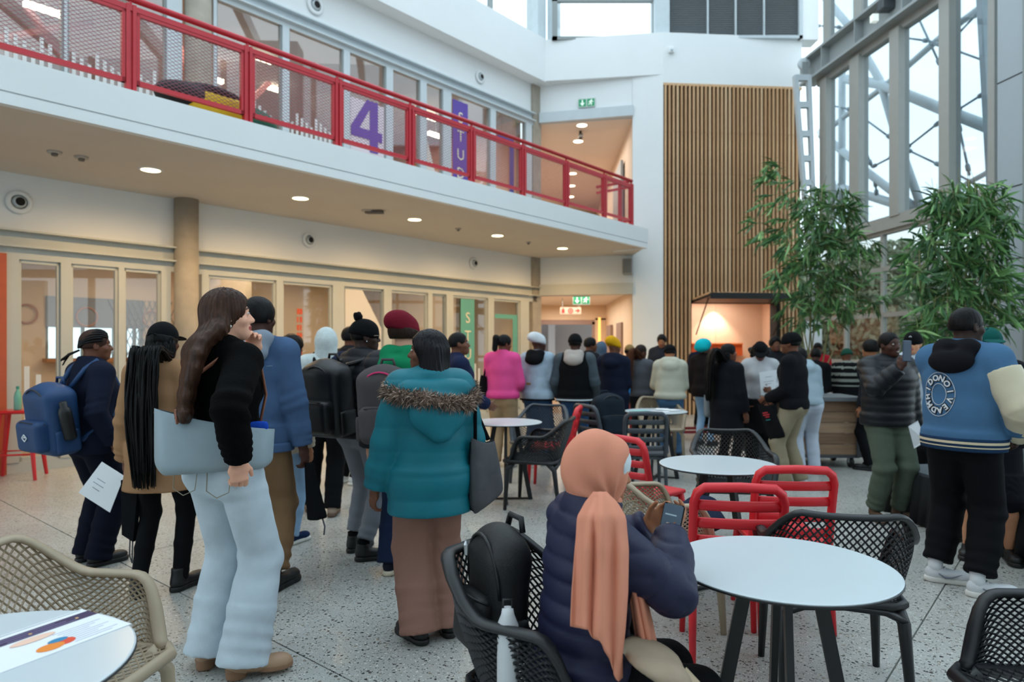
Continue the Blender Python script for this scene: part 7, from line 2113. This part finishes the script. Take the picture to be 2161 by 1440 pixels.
sheet('paper_sheet', 'white printed sheet held in front of the white sweatshirt', 'paper', [at(1602, 786, 7.58), at(1640, 781, 7.58), at(1636, 836, 7.58), at(1606, 834, 7.58)], paper, [(.3, .7, .25), (.2, .75, .45), (.25, .6, .55)])
fig('person with dark hair behind the man in black sweater', 1634, 10.4, 1.62, 160, 'f', 'brown', top=dict(name='jacket', m=ccharc, hem=.82, t=.03), bottom=dict(name='trousers', m=cblack), shoes=SB, hair=dict(kind='short', m=hb, grow=.022))
bey = cl('beige_trousers', '#90866f')
p = fig('man in black beanie and black sweater with beige trousers, facing left', 1676, 7.0, 1.61, -72, 'm', 'brown', g=1.02, seen=True, pose=dict(head=(-5, 0, 0), handR=(.14, .30, .93), handL=(-.13, .26, .98), elbowL=(-.3, -1, -.2), curlL=50, feet=((-.10, .06, -5), (.09, -.05, 5))), top=dict(name='sweater', m=cl('sweater_black', '#131418'), hem=.88, t=.022), bottom=dict(name='trousers', m=bey, thigh=.10, knee=.085, ankle=.072), shoes=SW, hat=dict(kind='beanie', m=MATS['cloth_beanie_black']), hair=dict(kind='buzz', m=hb))
t = tote(p, 'black paper bag with red print held by the man in black sweater', cl('bag_black', '#101114'), [(-.155, .36, .93), (-.18, .18, .93), (-.19, .02, .58), (-.165, .22, .52)], .2, .05, cblack, [[(-.16, .31, .92), (-.14, .27, .98), (-.165, .22, .92)]], name='carrier_bag', wr=.002)
b = MB(); c = np.array((-.205, .245, .80)) * p.s
for k, (w_, z) in enumerate(((.05, .03), (.065, .01), (.04, -.01))): b.box(c + np.array((-.008, -.012 * k, z)), (.004, w_ * .5, .006), rotm(0, -14))
b.cur = 1; b.box(c + np.array((-.008, -.03, -.04)), (.004, .022, .005), rotm(0, -14))
b.build('printed_mark', [mat('print_red', '#b3242e', rough=.6), mat('print_teal', '#1f6f6c', rough=.6)], t, kind='stuff')
fig('person in pale blue hoodie and white trousers bending behind the black sweater', 1704, 7.75, 1.50, -20, 'f', 'brown', g=1.08, pose=dict(lean=24, head=(-20, -10, 0), handR=(.1, .35, .95), handL=(-.2, .35, .95), feet=((-.1, 0, -5), (.1, .02, 5))), top=dict(name='hoodie', m=cl('hoodie_blue', '#93a5b0'), hem=.92, t=.03, hood='down'), bottom=dict(name='trousers', m=cl('trousers_white', '#b3bcca', var=.04), thigh=.105, knee=.085, ankle=.08), shoes=SW, hair=dict(kind='short', m=hb, grow=.016))
fig('person in black shirt in front of the red shirted server', 1716, 9.4, 1.46, 20, 'm', 'dark', g=1.05, pose=dict(lean=10, head=(-10, -10, 0), handR=(.1, .35, 1.0)), top=dict(name='shirt', m=cblack, hem=.85, t=.025), bottom=dict(name='trousers', m=cblack), shoes=SB, hair=dict(kind='short', m=hb))
fig('man in red shirt serving behind the table, looking down', 1725, 11.9, 1.55, 172, 'm', 'brown', pose=dict(head=(0, -15, 0), handR=(.14, .34, 1.0), handL=(-.14, .34, 1.0)), top=dict(name='shirt', m=cl('shirt_red', '#b0202f'), hem=.85, t=.025, collar=.02), bottom=dict(name='trousers', m=cblack), shoes=SB, hair=dict(kind='short', m=hb))
stripe = cl('stripe_grey', '#83877f')
def stripes(c): return (np.sin(c[:, 2] / 1.46 * 1.75 * 2 * math.pi / .105) > .25) & (c[:, 2] > .9)
fig('person in green beanie and black and grey striped sweater', 1788, 9.5, 1.44, -5, 'f', 'brown', g=1.15, pose=dict(head=(-20, -5, 0), handR=(.26, .24, 1.05), handL=(-.24, .28, 1.02)), top=dict(name='sweater', m=cblack, hem=.92, t=.035, band=[(stripes, stripe)]), bottom=dict(name='trousers', m=cblack, thigh=.10), shoes=SB, hat=dict(kind='beanie', m=cl('beanie_green', '#1f4a3c', bump=.5, bs=80)))
fig('person with dark hair and warm face behind the man with phone', 1843, 8.0, 1.545, -65, 'f', 'tan', top=dict(name='jacket', m=ccharc, hem=.82, t=.03), bottom=dict(name='trousers', m=cblack), shoes=SB, hair=dict(kind='short', m=hb, grow=.022))

# -- man filming with phone
puff = cl('puffer_black', '#15181d', rough=.45)
p = fig('smiling man in black puffer jacket and olive trousers holding up a phone', 1872, 5.72, 1.59, 146, 'm', 'dark', g=1.12, seen=True, pose=dict(head=(-8, 0, 4), handR=(.0, .0, 1.0), handL=(-.27, .02, .8)) | dict(handR=(.12, .355, 1.40), elbowR=(.7, -.1, -1), hdR=(-.25, .3, 1), pnR=(-.8, -.4, .1), curlR=50, feet=((-.12, .0, -15), (.12, .0, 15))),
    top=dict(name='puffer_jacket', m=puff, hem=.86, t=.038, collar=.035, quilt=(.062, .009)), bottom=dict(name='cargo_trousers', m=cl('olive', '#525c50', var=.1), thigh=.106, knee=.092, ankle=.078, end=.10, bunch=.010, wr=.006), shoes=dict(kind='boot', m=mat('boot_brown', '#4f3a2b', rough=.7, bump=.3, bs=80), sole=sbrown, lace=cgrey), hair=dict(kind='buzz', m=hb))
b = MB(); b.box(p.Hd(0, .0935, -.057), np.array((.012, .004, .003)) * p.ks, p.Rh); b.build('teeth', mat('teeth', '#b8b0a6', rough=.4), p.body)
w_, d_, n_, t_ = p.hand_d[1]
hw = p.root.matrix_basis
c = at(1914, 741, 5.30)
t, M = phone('phone', 'dark blue grey phone held up by the smiling man', c, .080, .165, (.03, 0, 1), (1, .25, 0), mat('phone_blue', '#3d4d62', rough=.35))
b = MB(); b.box(M @ np.array((-.024, -.0055, .055)), (.009, .002, .02), M, .002); b.build('camera_bump', tb_, t)
p = fig('young man in white hooded jacket and black beanie behind the phone', 1928, 6.7, 1.605, 188, 'm', 'light', seen=True, pose=dict(head=(5, 0, 0), handR=(.26, .1, .85)), top=dict(name='hoodie', m=cl('hoodie_white', '#b4bfca', var=.04), hem=.84, t=.03, collar=.05, hood='down'), bottom=dict(name='trousers', m=cblack), shoes=SB, hat=dict(kind='beanie', m=MATS['cloth_beanie_black']))
b = MB(); b.tube([p.Hd(-.012, .104, .075), p.Hd(0, .105, .088), p.Hd(.012, .104, .075)], .003, 5); b.build('emblem', paper, p.root)
sheet('paper_sheet', 'folded white paper with handwriting hanging beside the olive trousers', 'paper', [at(1917, 900, 5.35), at(1937, 888, 5.35), at(1955, 932, 5.3), at(1929, 947, 5.35)], paper, [(.2, .8, .25), (.2, .7, .4), (.25, .8, .55), (.2, .6, .7)], prn('blue', '#5b79a8'))

# -- varsity jacket
vb = cl('varsity_blue', '#466a8c', var=.05, bump=.35, bs=180); vc = cl('varsity_cream', '#c9bfa4', rough=.5, bump=.08)
vst = cl('stripe_cream', '#cdbfa2'); vnav = cl('rib_navy', '#1d3550')
p = fig('man in blue varsity jacket with cream sleeves and ring lettering on the back', 2032, 4.08, 1.70, 18, 'm', 'deep', g=1.04, pose=dict(head=(26, 0, 0), handR=(.25, .12, .95), handL=(.04, .32, 1.06), elbowR=(.8, -1, -.1), elbowL=(-.05, .3, -1), twist=8, feet=((-.14, .0, 62), (.12, -.10, 52))),
    top=dict(name='varsity_jacket', m=vb, hem=.86, t=.045, flare=-.006, hood='down', hoodm=cl('hood_black', '#121116', bs=140), wr=.005, drop=(.075, vc), hemband=(vnav, .075, [(.050, .0075, vst), (.024, .0035, vst)])), bottom=dict(name='joggers', m=cl('joggers_black', '#0d0d11'), thigh=.11, knee=.098, ankle=.082, end=.13, bunch=.008), shoes=dict(kind='sneaker', m=swht, sole=solew, sock=paper, lace=paper), hair=dict(kind='buzz', m=hb))
b = MB(); ear = p.Hd(.082, .02, .012)
b.tube([p.Hd(.080, -.01, .014), p.Hd(.078, .05, .013), p.Hd(.066, .085, .010)], .0025, 5); b.tube([p.Hd(.066 - .018 * (1 - math.cos(a)), .085, .002 + .018 * math.sin(a)) for a in np.linspace(0, 6.28, 12)[:-1]], .002, 5, closed=True); b.build('glasses', tb_, p.root, True)
# ring of letters sewn on the back
bpy.context.view_layer.update()
lw, lb = mat('letter_white', '#cfd3d6', rough=.8), mat('letter_backing', '#16181e', rough=.8)  # white letters and a slightly larger dark layer under them
dg = bpy.context.evaluated_depsgraph_get()
tob = p.top
def back_pt(x, z):
    "point on the jacket back under a local position"
    o_ = p.T(x, -.6, z)
    ok, hit, nn, _ = tob.ray_cast(Vector(o_), Vector(p.Rt @ np.array((0, 1., 0))))
    return (hit, nn) if ok else (Vector(p.T(x, -.17, z)), Vector((0, -1, 0)))
cx_, cz_, ra, rb_ = -.062, .255, .072, .098
for k, ch in enumerate('MHIDONOIVEAD'):
    a = R(222 - 30 * k)
    x, z = cx_ + ra * math.cos(a), cz_ + rb_ * math.sin(a)
    h_, nn = back_pt(x, z)
    M_ = Matrix.Rotation(R(90), 3, 'X'); yaw = math.atan2(nn.x, -nn.y)
    rot = (Matrix.Rotation(yaw, 3, 'Z') @ Matrix.Rotation(-math.asin(max(-.6, min(.6, nn.z))), 3, 'X') @ M_ @ Matrix.Rotation(a - R(90), 3, 'Z')).to_euler()
    for m_, sz, off, of_ in ((lb, .052, .003, .0042), (lw, .047, .0065, .0014)):
        text_obj('letter', ch, sz * p.s * 1.05, m_, tob, tuple(h_ + nn * off), tuple(rot), .0018, off=of_)
for rr_ in (.66, 1.36):
    b = MB(); b.tube([back_pt(cx_ + ra * rr_ * math.cos(a), cz_ + rb_ * rr_ * math.sin(a))[0] + Vector((0, -.004, 0)) for a in np.linspace(0, 6.283, 41)[:-1]], .0018, 5, closed=True); b.build('ring_outline', lw, tob, True)
# shoe side marks
for sd in (1, -1):
    g0 = p.ank[sd] - np.array((0, 0, .085 * p.s)); t0 = p.toe[sd]; x0 = np.array((t0[1], -t0[0], 0))
    b = MB()
    C3 = lambda X, Y, Z: g0 + (x0 * X + t0 * Y + np.array((0, 0, 1)) * Z) * p.s
    b.tube([C3(.0465, .00, .062), C3(.0485, .035, .040), C3(.050, .07, .045), C3(.046, .125, .070)], [.003, .006, .005, .001], 5); b.build('side_mark', mat('mark_grey', '#6f7480', rough=.5), p.root)
p = fig('woman in black top and shorts with green cap behind the varsity jacket', 2086, 4.66, 1.585, 176, 'f', 'light', g=1.1, seen=True, pose=dict(bare=True, head=(-12, 0, 0), handL=(-.28, .15, .95), handR=(.1, .3, 1.0), feet=((-.13, 0, -8), (.13, 0, 8))), top=dict(name='top', m=cl('top_black', '#121419'), hem=.84, t=.03), bottom=dict(name='shorts', m=cl('shorts_black', '#14151b'), thigh=.105, knee=.095, end=.50), shoes=SB, hair=dict(kind='long', m=hb, fall=[(0, -.13, 1.42), (0, -.14, 1.28)]), hat=dict(kind='cap', m=cl('cap_green', '#0f4f4a')))

# -- seated woman with coral headscarf
navyp = cl('puffer_navy', '#20223e', rough=.55, bump=.12)
coral = cl('coral', '#d48c72', rough=.75, var=.04, bump=.1)
p = person('seated woman in coral headscarf and navy padded coat looking at her phone', .200, 2.00, 1.44, 74, 'f', 'tan', 1.0, seen=True, fine=.95,
    pose=dict(pelvis=.63, lean=5, head=(4, -8, 0), handR=(.0, .355, 1.045), elbowR=(.9, -.1, -.8), handL=(-.20, .37, 1.03), elbowL=(-.8, -.2, -.8), hdR=(-.45, .75, .45), pnR=(-.6, -.1, .7), hdL=(.25, .7, .6), pnL=(.8, .1, .3), curlR=30, curlL=42, feet=((-.12, .40, -5), (.12, .36, 8))),
    top=dict(name='padded_coat', m=navyp, hem=.44, t=.036, flare=.02, collar=.07, quilt=(.062, .009), seed=6), bottom=dict(name='trousers', m=cblack, thigh=.095, knee=.075, ankle=.07), shoes=SB)
c = p.Hd; ks = p.ks
f = SDF(p.hc - .26, p.hc + .26, .0065)
f.ell(c(0, -.025, .035), np.array((.098, .125, .112)) * ks, .02, p.Rh); f.tube(c(0, -.03, -.03), c(.0, -.02, -.125), (.092 * ks, .105 * ks), (.088 * ks, .10 * ks), .04, False, p.Rh[:, 0])
f.ell(c(0, .135, -.03), np.array((.070, .085, .105)) * ks, .012, p.Rh, 's')
V, Q = f.mesh(); V = relax(V, Q, 2); Nn = vnorm(V, Q)
knot = np.array(c(.095, .02, -.105)); L = V - knot; dist = np.linalg.norm(L, axis=1) + 1e-6
th_ = np.arctan2(L @ p.Rh[:, 1], L @ p.Rh[:, 2])
V = V + Nn * (.0065 * np.sin(th_ * 10 + 2 * np.sin(dist * 18)) * np.clip(1.25 - dist / .26, .0, 1))[:, None] + Nn * (.003 * wav(V, 13, 4))[:, None]
hs = link('headscarf', mesh_np('headscarf', V, Q, coral, True), p.root)
f = SDF(p.hc - .26, p.hc + .26, .0065); f.ell(c(0, -.02, .032), np.array((.094, .122, .108)) * ks, .02, p.Rh); f.ell(c(0, .139, -.03), np.array((.066, .082, .100)) * ks, .008, p.Rh, 's'); f.cut(-p.Rh[:, 1], c(0, .045, 0)); finish(p, f, 'undercap', cwhite, hs)
inv = p.root.matrix_basis.inverted() if False else (Matrix.Translation(p.root.location) @ Matrix.Rotation(p.root.rotation_euler.z, 4, 'Z')).inverted()
def tail(name, rows, bottom, par, pleats, amp, seed):
    "pleated cloth hanging from a gather; rows = [(y px, left px, right px, distance)]"
    n, mr = 46, 40; V = []; ys = [r[0] for r in rows]
    for j in range(mr + 1):
        for i in range(n + 1):
            u = i / n
            yb_ = np.interp(u, [q[0] for q in bottom], [q[1] for q in bottom])
            y = rows[0][0] + (yb_ - rows[0][0]) * (j / mr)
            xl = np.interp(y, ys, [r[1] for r in rows]); xr = np.interp(y, ys, [r[2] for r in rows]); Yd = np.interp(y, ys, [r[3] for r in rows])
            k = min(1, j / mr * 3)
            ph = pleats * u * 6.283 + .5 * math.sin(y * .012 + seed)
            V.append(inv @ at(xl + (xr - xl) * (u + .018 * math.sin(ph * .5)), y, Yd + .05 * (2 * u - 1) ** 2 + amp * k * math.sin(ph) + .006 * math.sin(y * .02 + u * 5)))
    Q = [(j * (n + 1) + i, j * (n + 1) + i + 1, (j + 1) * (n + 1) + i + 1, (j + 1) * (n + 1) + i) for j in range(mr) for i in range(n)]
    o = link(name, mesh_np(name, [tuple(v) for v in V], np.array(Q), coral, True), par); md = o.modifiers.new('s', 'SOLIDIFY'); md.thickness = .004
    return o
tail('scarf_tail', [(1040, 1254, 1278, 1.840), (1062, 1236, 1302, 1.805), (1092, 1219, 1320, 1.765), (1160, 1212, 1326, 1.740), (1250, 1206, 1324, 1.725), (1330, 1203, 1318, 1.715), (1380, 1225, 1312, 1.715), (1445, 1250, 1312, 1.725)], [(0, 1322), (.33, 1330), (.36, 1345), (.55, 1352), (.58, 1372), (.68, 1392), (.72, 1412), (.85, 1438), (1, 1430)], hs, 3.2, .013, 1)
tail('scarf_front', [(1200, 1318, 1345, 1.865), (1260, 1330, 1362, 1.865), (1330, 1340, 1378, 1.865), (1400, 1352, 1392, 1.865)], [(0, 1372), (1, 1402)], hs, 2.5, .008, 2)
pc = Vector(at(1415, 1112, 2.08))
t, M = phone('phone', 'black phone with lit chat screen in the hands of the seated woman', pc, .066, .140, (.25, .22, .93), (.80, -.55, -.1), tb_)
b = MB(); b.box(M @ np.array((0, .0048, 0)), (.030, .0006, .066), M); b.cur = 0; scn = b.build('screen', emis('screen_dim', '#3a4a58', .55), t)
for k, (x, z, w__, col) in enumerate(((-.004, .035, .018, '#7f96a2'), (.003, .008, .016, '#b5a48c'), (0, -.008, .012, '#9fb4bc'), (.002, -.022, .02, '#3f8f7c'))):
    b = MB(); b.box(M @ np.array((x, .0056, z)), (w__, .0004, .0022), M); b.build('screen_line', emis('scr%d' % k, col, .5), scn)
b = MB(); b.box(M @ np.array((0, .0048, 0)) * -1, (.030, .0006, .066), M); b.build('back_cover', tb_, t)
t = thing('shawl', 'beige fringed shawl lying over the lap of the seated woman', 'shawl', (.40, 1.78, .15), 0)
shm = cl('shawl_beige', '#9c8c78', var=.15, bs=90)
f = SDF((-.16, -.2, .3), (.22, .25, .66), .012); f.ell((-.03, .02, .462), (.085, .12, .026), .03, rotm(0, 0, 14)); f.ell((.01, -.06, .445), (.05, .05, .03), .03, rotm(0, 0, 25)); V, Q = f.mesh(); V = V + vnorm(V, Q) * (.006 * wav(V, (40, 20, 20), 5))[:, None]; link('cloth', mesh_np('cloth', relax(V, Q), Q, shm, True), t)
b = MB(); rg = np.random.RandomState(8)
for k in range(46):
    u_ = k / 45; q = np.array((-.03 + .085 * u_, -.098 + .11 * u_ ** 2, .452 - .012 * u_)); b.tube([q, q + np.array((.03, -.015, -.03)), q + np.array((.07 + rg.uniform(-.015, .015), -.03, -.10 + rg.uniform(-.02, .02)))], [.004, .0045, .003], 5)
b.build('fringe', mat('fringe_cream', '#b8a68c', rough=.9), t, kind='stuff')
# her black backpack on the chair, with a silver keyring bottle
class _Q: pass
def standing_pack(label, X, Y, Z, rz, m, w, h, d, lean):
    q = _Q(); q.s = 1; q.Z = Y; q.Rt = rotm(0, -lean); q.T = lambda x, y, z: np.array((x, y, z)); q.root = _Q(); q.root.location = Vector((X, Y, Z)); q.root.rotation_euler = _Q(); q.root.rotation_euler.z = R(rz)
    return backpack(q, label, m, w, h, d, .93 + h / 2 + .02, d / 2, worn=False, tilt=0)
pb_ = mat('pack_plain_black', '#0e0f12', rough=.6, var=.08, bump=.25, bs=160)
t = standing_pack('black backpack wedged on the chair behind the seated woman', -.045, 2.12, .46, -62, pb_, .23, .40, .14, 4)
b = MB(); b.lathe([(.006, -.03), (.008, 0), (.004, .012)], 8, (.02, -.115, .38)); b.build('zip_pull', mat('silver_pull', '#b4b8bc', rough=.25, metal=.9), t)
t = thing('flask', 'slim white flask with clip on the chair beside the black backpack', 'flask', (-.012, 1.90, .445), 0)
b = MB(); b.lathe([(.026, 0), (.030, .01), (.030, .215), (.018, .245), (.016, .262), (0, .262)], 16); b.build('body', swht, t, True)
b = MB(); b.tube([(-.014, 0, .255), (-.012, 0, .285), (.012, 0, .285), (.014, 0, .255)], .004, 6); b.build('clip', tb_, t, True)
t = standing_pack('dark slate backpack standing on the chair in the middle distance', 1.02, 7.22, .45, 20, cl('pack_slate', '#1e2730', bs=160), .34, .48, .20, 6)
t = thing('draped_jacket', 'navy jacket lying on the beige chair behind the headscarf', 'jacket', (.98, 3.62, .455), R(10))
f = SDF((-.2, -.2, 0), (.22, .2, .25), .012); f.ell((0, 0, .07), (.15, .13, .07), .03); f.ell((.05, .06, .13), (.10, .06, .05), .03); f.ell((-.06, -.04, .12), (.07, .08, .05), .03); f.cut((0, 0, -1), (0, 0, 0)); V, Q = f.mesh(); V = V + vnorm(V, Q) * (.010 * wav(V, (24, 24, 24), 5))[:, None]; V[:, 2] = np.maximum(V[:, 2], 0); link('cloth', mesh_np('cloth', relax(V, Q), Q, cl('navy_cloth', '#1b2338'), True), t)
